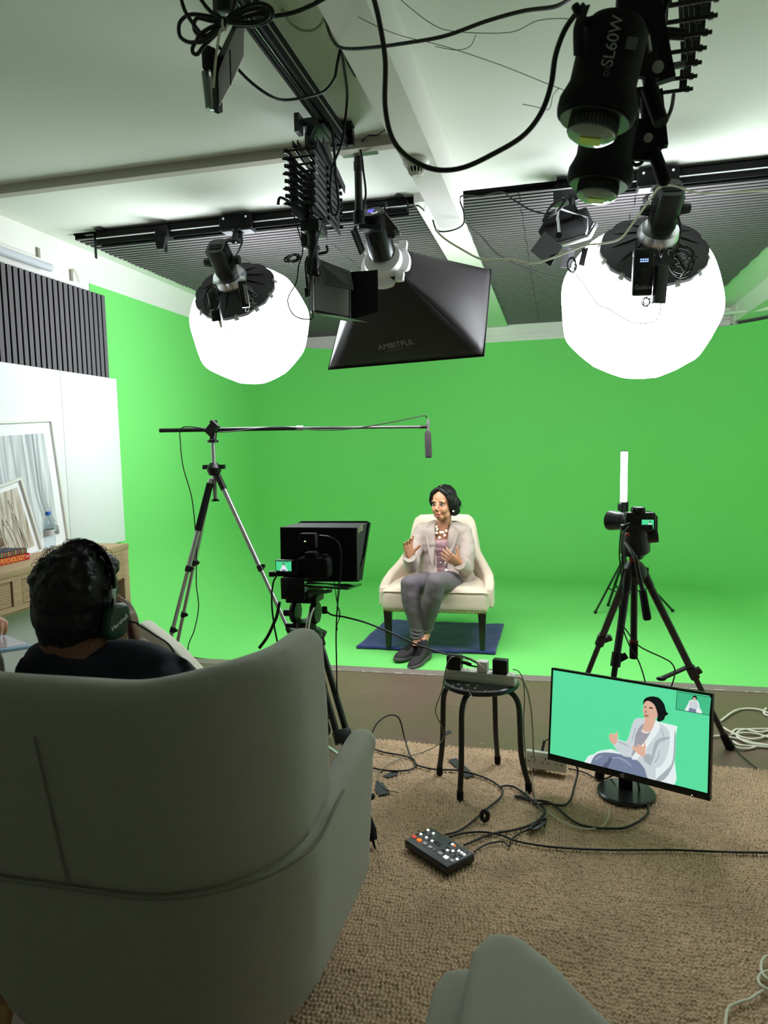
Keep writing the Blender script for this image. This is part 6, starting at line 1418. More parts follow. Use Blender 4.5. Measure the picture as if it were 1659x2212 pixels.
# upper left panel seen edge-on
t = thing('led_panel', 'grey LED panel seen edge-on at the top left under the rail', 'studio light', P(480, 150, y=1.95))
y_ = 1.95
e = [P(441, 150, y=y_), P(470, 62, y=y_), P(527, 10, y=y_ - .02)]
b_ = MB(); A_, B__, C__, D_ = P(439, 152, y=1.93), P(478, 60, y=1.93), P(492, 60, y=1.99), P(469, 236, y=1.99)
def quad(mb, pts, th): mb.sheet([P(a, b2, y=q2) for a, b2, q2 in pts], th)
quad(b_, ((456, 150, 1.95), (510, 40, 1.95), (516, 62, 1.97), (466, 170, 1.97), (468, 236, 1.97), (458, 240, 1.95)), .03); build('housing', b_, SATIN, t)
build('edge_strip', MB().cyl(P(443, 156, y=1.93), P(452, 236, y=1.93), .010, n=14), mat('edge_grey', (130, 142, 136), .35, metal=.4), t)
b_ = MB(); quad(b_, ((454, 168, 1.94), (463, 172, 1.94), (464, 240, 1.94), (456, 240, 1.94)), .012); build('hinge_strip', b_, SILVER, t)
b_ = MB(); quad(b_, ((466, 170, 1.95), (511, 62, 1.92), (528, 60, 1.92), (528, 120, 1.92), (500, 183, 1.93), (470, 237, 1.95)), .003); build('barn_door', b_, mat('flap_violet_grey', (228, 222, 232), .6), t)
b_ = MB(); quad(b_, ((496, 110, 1.918), (498, 108, 1.918), (500, 184, 1.925), (498, 184, 1.925)), .003); build('door_edge', b_, MATTEB, t)
b_ = MB(); quad(b_, ((460, -20, 1.93), (474, -20, 1.93), (473, 30, 1.95), (462, 45, 1.95)), .004); build('yoke_plate', b_, GREYF, t)
build('top_block', MB().box(tuple(P(488, 8, y=1.9)), (.04, .04, .05), bev=.004).bar(P(480, 40, y=1.95), P(495, -30, y=1.9), .03, .01), BLACKP, t); build('mount_block', MB().cyl(P(450, 120, y=1.93), P(462, 120, y=1.93), .02).box(tuple(P(452, 130, y=1.93)), (.03, .04, .06), bev=.006), BLACKP, t)
# far barn door lamp
t = thing('barn_door_lamp', 'black lamp with open barn doors and a bright U bracket on the right rail', 'studio light', P(1225, 520, y=3.85))
c = P(1232, 512, y=3.97); ax = cw((.55, -.62, -.55)); M = frame(c, ax, x=cw((.86, -.45, .1)))
build('body', MB(M).box((0, 0, -.06), (.25, .10, .10), bev=.008).box((0, 0, -.13), (.17, .07, .05), bev=.006), MATTEB, t)
build('front_rim', MB(M).box((0, .055, .0), (.26, .012, .02), bev=.002).box((0, -.055, 0), (.26, .012, .02)).box((-.13, 0, 0), (.012, .11, .02)).box((.13, 0, 0), (.012, .11, .02)), CHROME, t)
GB = mat('flap_grey', (52, 54, 56), .6)
for pts, m, ys in (([(1146, 542), (1176, 500), (1216, 534), (1200, 556), (1190, 560), (1170, 562)], TG, (3.8, 3.85, 3.86, 3.8, 3.79, 3.79)), ([(1170, 562), (1200, 548), (1200, 556), (1190, 576)], MATTEB, (3.8, 3.8, 3.79, 3.78)),
                   ([(1211, 578), (1224, 532), (1242, 542), (1234, 580)], mat('flap_lit_violet', (128, 124, 136), .5), (3.8, 3.86, 3.86, 3.8)), ([(1256, 575), (1268, 534), (1286, 548), (1260, 586)], mat('flap_lit_violet', (128, 124, 136), .5), (3.8, 3.86, 3.86, 3.8)), ([(1250, 572), (1258, 538), (1270, 536), (1262, 575)], MATTEB, (3.79, 3.85, 3.85, 3.79))):  # violet flaps: the light falling on them is painted into their colour
    build('barn_door', MB().sheet([P(a, b2, y=ys[i]) for i, (a, b2) in enumerate(pts)], .003), m, t)
build('yoke', MB().tube([P(1208, 503, y=3.74), P(1206, 480, y=3.75), P(1204, 470, y=3.76), P(1207, 450, y=3.80), P(1236, 460, y=3.82), P(1269, 470, y=3.84), P(1269, 495, y=3.82), P(1266, 505, y=3.82)], .01, 8, 0, rads=[(.003, .010)] * 8), mat('bright_bracket', (206, 206, 210), .4, metal=.3), t)
build('spigot', MB().cyl(P(1236, 458, y=3.88), P(1236, 430, y=3.94), .016).cyl(P(1236, 432, y=3.94), P(1236, 418, y=3.97), .008).box(tuple(P(1222, 428, y=3.97)), (.12, .09, .06), bev=.005), BLACKP, t)
build('knob', MB().cyl(P(1207, 508, y=3.76), P(1207, 508, y=3.72), .015), BLACKP, t)
# ---- softbox with strobe on a ceiling pole
t = thing('ceiling_pole', 'black telescopic pole bolted to the ceiling holding the softbox lamp', 'pole', (-.895, 3.3, 2.8))
pb = P(776, 482, y=3.3); pt_ = V((-.893, 3.3, 2.775))
build('ceiling_plate', MB().box((pt_.x, 3.3, 2.792), (.17, .12, .014), bev=.003).cyl((pt_.x, 3.3, 2.79), (pt_.x, 3.3, 2.76), .022), mat('plate_green_grey', (120, 130, 122), .35, metal=.6), t)
build('tube', MB().cyl((pt_.x, 3.3, 2.76), pb, .0175, n=18).cyl((pt_.x, 3.3, 2.74), (pt_.x, 3.3, 2.70), .021), SATIN, t); build('collar', MB().cyl(pb + V((0, 0, -.01)), pb + V((0, 0, .05)), .027, n=20), BLACKP, t)
build('collar_ring', MB().lathe([(.012, -.014), (.026, -.012), (.026, -.006)], Matrix.Translation(pb), 24), CHROME, t)
A0 = P(830, 568, y=3.52); LL, LR, UR = P(710, 797, y=3.84), P(1045, 768, y=3.72), P(1061, 583, y=4.14)
UL = LL + (UR - LR) * 1.0; mc = (LL + LR + UL + UR) / 4; ax = (mc - A0).normalized()
t = thing('softbox', 'large black rectangular softbox hanging at the centre, lit towards the seated woman', 'softbox', A0)
r0 = .095; up_ = ((UL + UR) / 2 - (LL + LR) / 2).normalized(); rx_ = (LR - LL).normalized()
def apx(i, j): return A0 + ax * .02 + rx_ * (r0 * i) + up_ * (r0 * j)
a00, a10, a11, a01 = apx(-1, -1), apx(1, -1), apx(1, 1), apx(-1, 1)
def side(p, q2, r_, s_, nm, m, bulge):
    rows = []; c0 = (LL + LR + UL + UR) / 4
    for i in range(13):
        u = i / 12; row = []
        for j in range(13):
            v = j / 12; o = p.lerp(q2, v).lerp(s_.lerp(r_, v), u)
            out = ((p + q2 + r_ + s_) / 4 - (A0 + c0) / 2).normalized(); o = o + out * (bulge * math.sin(PI * u) * math.sin(PI * v) ** .7); row.append(o)
        rows.append(row)
    ob = build(nm, MB().loft(rows, closed=False, cap=False), m, t, sharp=60); sd = ob.modifiers.new('t', 'SOLIDIFY'); sd.thickness = .003; return rows
NYL = mat('black_nylon', (44, 39, 41), .6, spec=.4, var=.25, vscale=3, bump=.12, bscale=20)
rb_ = side(a00, a10, LR, LL, 'fabric_panel', NYL, .02); rr2 = side(a10, a11, UR, LR, 'fabric_panel', NYL, .06); side(a11, a01, UL, UR, 'fabric_panel', NYL, .06); side(a01, a00, LL, UL, 'fabric_panel', NYL, .03)
build('mouth_rim', MB().tube([LL, LR, UR, UL], .006, 8, closed=True), MATTEB, t)
build('front_diffuser', MB().sheet([LL.lerp(mc, .03), LR.lerp(mc, .03), UR.lerp(mc, .03), UL.lerp(mc, .03)], .003), mat('softbox_diffuser', (255, 255, 255), .6, emit=SB_STR, ecol=(255, 250, 242)), t)
build('speedring', MB(frame(A0, ax)).lathe([(.065, -.045), (.09, -.04), (.098, -.01), (.125, .01), (.13, .03), (.10, .035)], n=36), mat('white_ring', (236, 232, 236), .35), t)
for k in range(4):
    a_ = PI / 4 + k * PI / 2; build('ring_tab', MB(frame(A0, ax)).box((.125 * math.cos(a_), .125 * math.sin(a_), .0), (.045, .05, .03), bev=.008), mat('white_ring', (236, 232, 236), .35), t)
# lettering on the lower panel
pl_o = rb_[9][6]; pn = (LR - LL).cross(A0 - LL).normalized()
if pn.dot(V((0, 0, CAMH)) - pl_o) < 0: pn = -pn
def onp(px, py):
    o_ = on_plane(px, py, pl_o, pn); return o_ + pn * .024
c1, c2 = onp(822, 748), onp(897, 735); xv = (c2 - c1).normalized(); yv = pn.cross(xv)
M = Matrix((xv, yv, pn)).transposed().to_4x4(); M.translation = onp(858, 741); text('lettering', 'AMBITFUL', (c2 - c1).length / 4.9, M, PRINT, t, sx=1.12)
M2 = M.copy(); M2.translation = onp(862, 751); text('web_lettering', 'WWW.AMBITFUL.COM', (c2 - c1).length / 13.5, M2, mat('dim_print', (92, 92, 92), .6), t)
# strobe
t = thing('studio_strobe', 'silver-black cylindrical studio lamp plugged into the softbox', 'studio light', A0)
b1_ = P(805, 458, y=3.36); axs = (b1_ - A0).normalized(); M = frame(A0 + axs * .03, axs, y=(0, 0, 1)); L = (b1_ - A0).length - .03
GUN = mat('gunmetal', (62, 66, 66), .25, metal=.8)
build('barrel', MB(M).lathe([(.055, 0), (.064, .01), (.064, L * .62), (.060, L * .66), (.060, L * .9), (.052, L), (0, L)], n=36), GUN, t)
gr = MB(M)
for k in range(12): gr.lathe([(.0645, .02 + k * .006), (.0655, .022 + k * .006), (.0645, .024 + k * .006)], n=36, ang=2.0)
build('vents', gr, MATTEB, t); build('back_band', MB(M).lathe([(.062, L * .66), (.0635, L * .67), (.0635, L * .9), (.058, L * .97)], n=36), MATTEB, t)
bkp = build('back_panel', MB(M).lathe([(.050, L), (.050, L + .003), (0, L + .003)], n=32), BLACKP, t)
g = MB(M)
for r in range(3):
    for k in range(3): g.box((-.022 + k * .010, .020 - r * .011, L + .0035), (.008, .006, .001))
build('display_digits', g, emis('display_violet', (90, 80, 255), 2.0), bkp)
build('dial_arc', MB(M).tube([(.012 + .014 * math.cos(a), -.012 + .014 * math.sin(a), L + .004) for a in [PI + PI * i / 10 for i in range(11)]], .002, 6), emis('white_arc', (240, 240, 240), .9), bkp)
build('handle', MB(M).tube([(-.045, .045, L - .01), (-.045, .085, L + .005), (.045, .085, L + .005), (.045, .045, L - .01)], .005, 8, 3), BLACKP, t)
km = A0 + axs * (L * .62)
build('yoke', MB().bar(pb + V((0, .0, -.02)), pb + V((.10, .02, -.03)), .05, .02).bar(pb + V((-.03, .0, -.02)), pb + V((-.01, .08, -.11)), .012, .045).bar(P(826, 470, y=3.36), P(856, 508, y=3.42), .014, .05, up=(1, 0, .3)), SATIN, t)
build('yoke_knob', MB().cyl(P(852, 503, y=3.42), P(862, 498, y=3.42), .024, n=18), mat('knob_grey', (96, 96, 98), .4), t)
# ---- two unlit lamps at the upper right
def sl60(lab, B, T_, r, txt, tw):
    ax = (T_ - B).normalized(); M = frame(B, ax, y=(0, -1, 0)); L = (T_ - B).length
    t = thing('studio_lamp', lab, 'studio light', T_, 'black tube lamps pointing down at the upper right')
    build('barrel', MB(M).lathe([(r * .80, 0), (r * 1.08, .004), (r * 1.12, .016), (r * 1.11, .034), (r * .99, .055), (r * .93, .068), (r * .93, L * .95), (r * .75, L + .01), (0, L + .015)], n=40), MATTEB, t)
    build('mount_ring', MB(M).lathe([(r * .98, .001), (r * .98, -.003), (r * .66, -.003), (r * .66, .001)], n=36), mat('ring_green_black', (22, 30, 26), .3), t)
    fn = MB(M)
    for k in range(40):
        a = 2 * PI * k / 40; fn.box((r * .68 * math.cos(a), r * .68 * math.sin(a), -.012), (.004, .004, .026), Matrix.Identity(4))
    fn.lathe([(0, 0), (r * .65, 0), (r * .65, -.024), (0, -.024)], n=24)
    f1 = build('heat_fins', fn, mat('fin_grey', (78, 82, 80), .4, metal=.5), t); f1['kind'] = 'stuff'
    build('glass_dome', MB(M).lathe([(r * .68, -.022), (r * .66, -.030), (r * .50, -.037), (0, -.037)], n=32), mat('lens_white', (150, 162, 150), .15, spec=.7), t)
    build('led_chip', MB(M).box((0, 0, -.038), (.040, .034, .003)), mat('led_yellow', (206, 214, 60), .4), t)
    cd = (V((0, 0, CAMH)) - (B + T_) / 2).normalized(); fx = (cd - ax * cd.dot(ax)).normalized(); tx = B.lerp(T_, .67) + fx * (r * .96); MT = frame(tx, fx, x=ax)
    text('model_lettering', tw, r * .44, MT @ Matrix.Translation((.0, .0, 0)), PRINT, t); text('maker_lettering', txt, r * .30, MT @ Matrix.Translation((-.072, 0, .002)), mat('dim_print', (92, 92, 92), .6), t)
    if tw == 'SL60W': build('square_badge', MB(MT).box((.0, -r * .5, 0), (.022, .020, .001)), mat('dim_print', (92, 92, 92), .6), t)
    return t, M, ax
B, T_ = P(1284, 262, y=1.55), P(1330, 62, y=1.55)
t, M, ax = sl60('nearer black tube lamp pointing down in the upper right corner', B, T_, .070, 'Godox', 'SL60W')
build('handle', MB().tube([P(1262, 20, y=1.50), P(1250, 60, y=1.48), P(1250, 120, y=1.5)], .01, 10, 4, rads=[(.004, .014)] * 3).tube([P(1242, 12, y=1.5), P(1262, 45, y=1.5), P(1290, 40, y=1.52)], .008, 8, 4), MATTEB, t)
build('bracket', MB().bar(P(1345, 120, y=1.56), P(1420, 130, y=1.60), .012, .075).bar(P(1395, 20, y=1.62), P(1425, 180, y=1.62), .06, .02, up=(0, 1, 0)).bar(P(1420, 0, y=1.66), P(1400, 60, y=1.66), .05, .05).box(tuple(P(1380, 30, y=1.64)), (.09, .05, .09), bev=.01), MATTEB, t)
build('bracket_cap', MB().lathe([(.011, 0), (.011, .004), (0, .005)], frame(P(1421, 145, y=1.58), (0, -1, -.2)), 20), mat('cap_grey', (156, 156, 146), .5), t)
build('pan_bar', MB().cyl(P(1402, 190, y=1.6), P(1428, 265, y=1.58), .016, .015, n=14).cyl(P(1405, 170, y=1.6), P(1402, 195, y=1.6), .012), MATTEB, t)
build('hanger_block', MB().box(tuple(P(1410, 60, y=1.72)), (.05, .06, .14), bev=.01), SATIN, t); build('cross_spigot', MB().cyl(P(1420, 70, y=1.75), P(1480, 75, y=1.75), .012), SATIN, t); build('cross_spigot', MB().cyl(P(1415, 150, y=1.75), P(1475, 140, y=1.8), .008), SATIN, t)
build('silver_lever', MB().cyl(P(1398, 78, y=1.56), P(1403, 112, y=1.56), .005), SILVER, t)
B, T_ = P(1293, 400, y=1.95), P(1322, 240, y=1.95)
t, M, ax = sl60('farther black tube lamp pointing down below the nearer one', B, T_, .0725, 'x', 'Godox')
build('bracket', MB().bar(P(1340, 300, y=1.96), P(1418, 305, y=2.0), .012, .10).bar(P(1408, 200, y=2.02), P(1420, 320, y=2.0), .05, .02, up=(0, 1, 0)).lathe([(0, -.01), (.045, -.008), (.045, .008), (0, .01)], frame(P(1398, 302, y=1.99), (0, -1, -.2)), 24).cyl(P(1362, 250, y=1.95), P(1375, 250, y=1.95), .045), MATTEB, t)
build('bracket_cap', MB().lathe([(.011, 0), (.011, .004), (0, .005)], frame(P(1400, 298, y=1.96), (0, -1, -.2)), 20), mat('cap_grey', (156, 156, 146), .5), t)
build('pan_bar', MB().cyl(P(1412, 325, y=1.98), P(1434, 388, y=1.97), .0155, .017, n=14).ball(tuple(P(1434, 388, y=1.97)), .017), MATTEB, t)
build('mount_clutter', MB().cyl(P(1400, 210, y=2.0), P(1404, 280, y=2.0), .02).box(tuple(P(1395, 215, y=2.05)), (.06, .05, .05), bev=.006), MATTEB, t)
# ================================================================ cables overhead
def cp(pts, y=None, z=None):
    o = []
    for p in pts:
        q = P(p[0], p[1], y=p[2] if len(p) > 2 else y)
        o.append(q if q.z < 2.785 else P(p[0], p[1], z=2.785))
    return o
cable('overhead_cable', cp([(800, -30), (818, 40), (832, 130), (832, 230), (848, 300), (885, 342), (940, 366), (1000, 362), (1070, 330), (1130, 293), (1168, 245), (1190, 185), (1200, 120), (1220, 65), (1248, 25), (1262, 10)], y=1.55), .0056, CABLE, 'thick black cable hanging in one big loop between ceiling centre and upper right lamp')
cable('overhead_cable', cp([(712, -10, 1.9), (672, 12, 1.9), (630, 28, 1.9), (585, 35, 1.9), (545, 30, 1.9), (505, 45, 1.9)]), .0055, CABLE, 'thick black cable running from the tied bundle to the top edge')
cable('overhead_cable', cp([(702, 38, 2.3), (712, 72, 2.2), (726, 96, 2.1), (748, 105, 2.05), (800, 103, 2.0), (870, 94, 1.95), (960, 78, 1.9), (1050, 46, 1.85), (1130, 24, 1.8), (1200, 14, 1.75), (1235, -5, 1.7)]), .0048, CABLE, 'black cable crossing the ceiling from the beam to the upper right')
cable('overhead_cable', cp([(470, 98, 2.0), (510, 145, 2.05), (545, 180, 2.1), (585, 208, 2.15), (615, 216, 2.2), (660, 210, 2.25), (700, 197, 2.3), (722, 170, 2.3), (728, 140, 2.3), (735, 105, 2.3)]), .0046, CABLE, 'black cable drooping from the upper left panel across the rail')
cable('overhead_cable', cp([(735, 98, 2.6), (744, 150, 2.7), (750, 205, 2.75), (745, 265, 2.8), (738, 310, 2.8), (722, 350, 2.8), (715, 375, 2.8), (713, 430, 2.8), (718, 462, 2.8), (728, 462, 2.8), (732, 440, 2.8), (727, 400, 2.8), (724, 360, 2.8), (718, 290, 2.8), (704, 262, 2.82), (688, 256, 2.84), (678, 275, 2.84), (668, 300, 2.84), (665, 330, 2.84)]), .005, CABLE, 'black cable looping down in front of the scissor hanger')
cable('overhead_cable', cp([(770, 310, 3.22), (780, 330, 3.25), (785, 370, 3.25), (790, 420, 3.25), (783, 470, 3.25)]), .005, CABLE, 'black cable running down beside the ceiling pole')
cable('overhead_cable', cp([(777, 310, 3.25), (795, 294, 3.27), (815, 292, 3.27), (832, 280, 3.27)]), .004, CABLE, 'short black cable from the ceiling pole to the beam')
cable('overhead_cable', cp([(642, 425, 2.85), (634, 440, 2.85), (636, 470, 2.85), (645, 500, 2.85), (654, 540, 2.85), (645, 575, 2.86), (640, 610, 2.86), (622, 645, 2.86), (630, 675, 2.86), (650, 688, 2.86), (674, 688, 2.86), (675, 670, 2.88)]), .0028, CABLE, 'thin black cable dropping past the left lantern to the LED panel')
cable('overhead_cable', cp([(703, 470, 2.9), (690, 505, 2.9), (678, 545, 2.88), (672, 590, 2.86), (668, 640, 2.86)]), .003, CABLE, 'thin black cable from the scissor hanger base to the LED panel')
cable('overhead_cable', cp([(745, 112, 2.5), (752, 135, 2.55), (760, 150, 2.6), (768, 163, 2.65)]), .006, CABLE, 'short black cable end with a connector by the beam')
cable('overhead_cable', cp([(838, 450, 3.9), (890, 448, 3.92), (905, 445, 3.93), (925, 470, 4.3), (950, 535, 5.0)]), .004, CABLE, 'thin black wire strung along the slatted ceiling left of the beam')
cable('overhead_cable', cp([(935, 475, 3.75), (945, 498, 3.75), (975, 498, 3.75), (1000, 485, 3.8), (1002, 460, 3.8), (995, 425, 3.82), (1040, 424, 3.85), (1083, 415, 3.86), (1110, 432, 3.9), (1150, 455, 3.9), (1200, 465, 3.9)]), .004, CABLE, 'thin black wire wrapping under the beam and on to the barn door lamp')
cable('overhead_cable', cp([(1005, 480, 4.2), (1040, 510, 4.3), (1070, 545, 4.35), (1110, 570, 4.35), (1150, 585, 4.3), (1200, 598, 4.2), (1240, 596, 4.1), (1253, 585, 4.0)]), .004, CABLE, 'black wire sagging under the slatted ceiling towards the barn door lamp')
cable('white_overhead_cable', cp([(1700, 410), (1640, 412), (1560, 417), (1500, 415), (1455, 402), (1425, 405), (1405, 430), (1370, 478), (1340, 515), (1300, 526), (1265, 530), (1225, 545), (1180, 562), (1145, 570), (1110, 562), (1075, 560), (1040, 560), (1000, 540), (960, 515), (940, 495)], y=3.50), .0048, WCABLE, 'white cable swagged from the right edge past the lanterns to the beam')
cable('overhead_cable', cp([(1242, 590), (1262, 615), (1290, 655), (1320, 670), (1360, 694), (1400, 698), (1422, 685), (1428, 655)], y=3.44), .002, mat('grey_cable', (120, 118, 100), .5), 'thin grey cable drooping across the right lantern')
cable('overhead_cable', cp([(470, 700), (480, 712), (495, 712), (504, 698), (504, 650), (503, 620)], y=3.56), .002, CABLE, 'thin cable looping under the left lantern adapter')
cable('overhead_cable', cp([(1445, 460), (1462, 462), (1470, 490), (1468, 515), (1462, 535)], y=3.6), .0045, CABLE, 'black cable down the side of the right lantern lamp head')
cable('overhead_cable', cp([(1455, 205, 2.15), (1450, 235, 2.1), (1435, 270, 2.08), (1425, 300, 2.05)]), .005, CABLE, 'black cable between the right scissor hanger and the farther lamp')
cable('overhead_cable', cp([(1360, 345), (1372, 356), (1385, 352), (1395, 335)], y=2.0), .005, CABLE, 'short black cable loop beneath the farther lamp bracket')
for k, (pts, y_, lab) in enumerate((([(700, -5), (780, 40), (860, 75), (960, 100), (1080, 140), (1180, 180), (1228, 198)], 2.0, 'thin wire stretched from the top edge to the farther lamp'), ([(860, -5), (930, 50), (985, 68), (1100, 70), (1160, 45), (1215, 40), (1240, 45)], 1.9, 'thin wire wandering over the ceiling near the nearer lamp'), ([(940, 100), (985, 108), (1015, 100), (1028, 75)], 2.0, 'loose curl of thin wire under the ceiling'), ([(1128, 225), (1155, 230), (1185, 236), (1195, 205), (1208, 190)], 1.9, 'thin wire loop beside the farther lamp'))):
    cable('ceiling_wire', cp(pts, y=y_), .0009, MATTEB, lab, 'wire')
cable('clear_hose', cp([(610, 22), (628, 50), (655, 66), (682, 62), (698, 42), (700, 12)], y=2.3), .004, mat('milky_plastic', (176, 186, 164), .2, trans=.5), 'loop of milky plastic tubing against the ceiling', 'tube')
# tied bundle at the top left
t = thing('cable_bundle', 'thick black cable bundle tied in loops at the top left', 'cable', P(490, 50, y=1.85))
for k, pts in enumerate(([(490, 45), (450, 35), (410, 32), (388, 50), (390, 80), (415, 92), (445, 80), (475, 58)], [(492, 50), (455, 45), (425, 40), (420, 65), (440, 80), (470, 62)], [(490, 52), (450, 62), (420, 95), (416, 112), (426, 117), (440, 100), (465, 75)], [(485, 55), (455, 60), (432, 75), (425, 90), (440, 88), (470, 66)],
                         [(492, 40), (530, 15), (565, 8), (587, 20), (585, 40), (560, 52), (520, 56)], [(492, 45), (530, 25), (570, 18), (582, 32), (565, 46), (515, 50)], [(495, 48), (525, 38), (560, 28), (576, 26), (578, 38), (545, 52)])):
    build('cable_loop', MB().tube([P(a, b_, y=1.85 - .012 * k) for a, b_ in pts], .0052, 9, 7, closed=True), CABLE, t)
for pts in ([(388, -20), (398, 20), (420, 55), (445, 85)], [(425, -15), (450, 20), (475, 38), (490, 42)], [(515, -20), (505, 15), (495, 40)]): build('cable_run', MB().tube([P(a, b_, y=1.83) for a, b_ in pts], .0052, 9, 5), CABLE, t)
build('cable_tie', MB().tube([P(486 + 6 * math.cos(a), 50 + 14 * math.sin(a), y=1.80 + .06 * math.cos(a + 1.5)) for a in [2 * PI * i / 14 for i in range(14)]], .003, 8, closed=True), mat('tie_white', (214, 214, 196), .4), t)
build('tie_tail', MB().tube([P(488, 62, y=1.78), P(477, 64, y=1.77), P(471, 90, y=1.77), P(465, 140, y=1.78), P(461, 190, y=1.80)], .003, 8, 4, rads=[(.0012, .0035)] * 5), mat('tie_white', (214, 214, 196), .4), t)
# ================================================================ cables below
zf = RZ + .007
def fc(pts, z=zf): return [P(p[0], p[1], z=(p[2] if len(p) > 2 else z)) for p in pts]
def fl(name, pts, r, m, lab, cat='cable'): return cable(name, fc(pts), r, m, lab, cat)
cable('stretched_cable', [P(703, 1318, y=2.66), P(716, 1328, y=2.62), P(745, 1333, y=2.6), P(790, 1345, y=2.62), P(840, 1365, y=2.66), P(900, 1392, y=2.72), P(960, 1412, y=2.78), P(1000, 1418, y=2.82), P(1022, 1428, y=2.84), P(1035, 1436, y=2.85), P(1030, 1440, y=2.85), P(1008, 1436, y=2.86)], .0035, CABLE, 'black cable stretched from the teleprompter to the stool adapters')
t = thing('plug_connector', 'black angled connector on the teleprompter head', 'connector', P(703, 1318, y=2.64)); build('body', MB(fr(P(701, 1318, y=2.64), .3, .2)).box((0, 0, 0), (.022, .02, .026), bev=.003), BLACKP, t)
for k, pts in enumerate(([(690, 1157, 2.49), (712, 1160, 2.46), (730, 1172, 2.45), (737, 1200, 2.45), (734, 1260, 2.46), (728, 1320, 2.47), (726, 1380, 2.5), (727, 1430, 2.52), (728, 1500, 2.56)], [(722, 1256, 2.5), (726, 1290, 2.5), (733, 1330, 2.5), (728, 1350, 2.5), (729, 1362, 2.5)], [(731, 1255, 2.5), (728, 1300, 2.5), (735, 1325, 2.5), (730, 1345, 2.5)])):
    cable('thin_cable', [P(a, b_, y=q2) for a, b_, q2 in pts], .0028 if k == 0 else .0015, CABLE, ('black cable hanging from the transmitter down behind the wing chair', 'thin cord knotted below the teleprompter tray', 'second thin cord twisted below the teleprompter tray')[k])
cable('stretched_cable', [P(599, 1242, y=2.47), P(590, 1260, y=2.47), P(587, 1300, y=2.47), P(592, 1350, y=2.48), P(600, 1390, y=2.5), P(606, 1420, y=2.5)], .0035, CABLE, 'black cable drooping from the field monitor')
cable('black_strap', [P(604, 1300, y=2.47), P(598, 1330, y=2.47), P(592, 1345, y=2.47), P(578, 1375, y=2.46), P(560, 1400, y=2.45)], .0062, CABLE, 'thick black strap hanging left of the tripod head', 'strap')
cable('floor_cable', fc([(740, 1660, .02), (770, 1640, .03), (800, 1590, .10), (815, 1562, .14), (840, 1545, .16), (862, 1552, .14), (874, 1595, .06), (885, 1630), (898, 1650), (892, 1660), (870, 1665), (830, 1664), (790, 1655)]), .0038, CABLE, 'black cable rising in a loop beside the wing chair arm')
fl('floor_cable', [(800, 1615), (830, 1625), (870, 1632), (893, 1640), (900, 1652), (940, 1662), (990, 1664), (1040, 1677), (1075, 1695), (1086, 1712), (1075, 1728), (1050, 1748), (1020, 1775), (990, 1795), (962, 1803)], .004, CABLE, 'black cable crossing the rug to the video switcher with a snap ferrite')
t = thing('ferrite_ring', 'round black cable clip standing on the rug by the cable', 'cable clip', P(1047, 1762, z=.04)); build('ring', MB().tube([P(1047, 1762, z=.045) + V((.012 * math.cos(a), .004 * math.sin(a), .016 * math.sin(a))) for a in [2 * PI * i / 16 for i in range(16)]], .0085, 8, closed=True), BLACKP, t)
fl('floor_cable', [(970, 1808), (1000, 1800), (1040, 1797), (1080, 1803), (1120, 1818), (1200, 1830), (1320, 1836), (1450, 1836), (1560, 1840), (1700, 1843), (1900, 1850), (2150, 1862)], .0038, CABLE, 'long black cable running from the switcher to the right edge of the rug')
fl('floor_cable', [(1002, 1826), (1060, 1802), (1110, 1793), (1150, 1780), (1170, 1765), (1178, 1750), (1160, 1735), (1130, 1722), (1112, 1720), (1140, 1728), (1190, 1735), (1250, 1780), (1330, 1790), (1370, 1780), (1398, 1758), (1398, 1735), (1385, 1718), (1380, 1700, .05), (1378, 1690, .09)], .0042, CABLE, 'thick black cable from the switcher looping under the monitor')
fl('floor_cable', [(1024, 1840), (1050, 1824), (1085, 1818), (1100, 1828), (1103, 1815), (1120, 1802), (1150, 1788), (1165, 1778)], .0032, CABLE, 'short black power lead curling beside the switcher')
fl('floor_cable', [(1078, 1700), (1095, 1697), (1115, 1702), (1140, 1720), (1160, 1738), (1180, 1735), (1215, 1740), (1232, 1728), (1240, 1700), (1248, 1670, .05), (1246, 1655, .08)], .0042, CABLE, 'black cable from the stool feet up to the monitor')
fl('floor_cable', [(1152, 1655), (1150, 1680), (1155, 1720), (1165, 1745), (1180, 1755), (1174, 1768), (1160, 1770)], .003, GCABLE, 'thin grey lead dropping behind the stool leg')
fl('floor_cable', [(1180, 1752), (1215, 1775), (1260, 1790), (1300, 1785), (1314, 1765), (1316, 1748)], .0022, WCABLE, 'thin pale cord lying under the monitor base')
fl('floor_cable', [(1228, 1660), (1260, 1668), (1290, 1682), (1308, 1682), (1330, 1672, .06)], .0032, CABLE, 'black cable sagging below the monitor left of its stand')
t = thing('cable_bundle', 'small tied black cable bundle on the rug between switcher and monitor', 'cable', P(1160, 1782, z=.03))
for k in range(5): build('cable_loop', MB().tube([P(1160 + (22 - k) * math.cos(a) * .9 + 4 * k * .3, 1780 - (22 - k) * math.cos(a) * .5 + (4 + k) * math.sin(a), z=.03 + .004 * k) for a in [2 * PI * i / 12 for i in range(12)]], .0025, 6, 3, closed=True), CABLE, t)
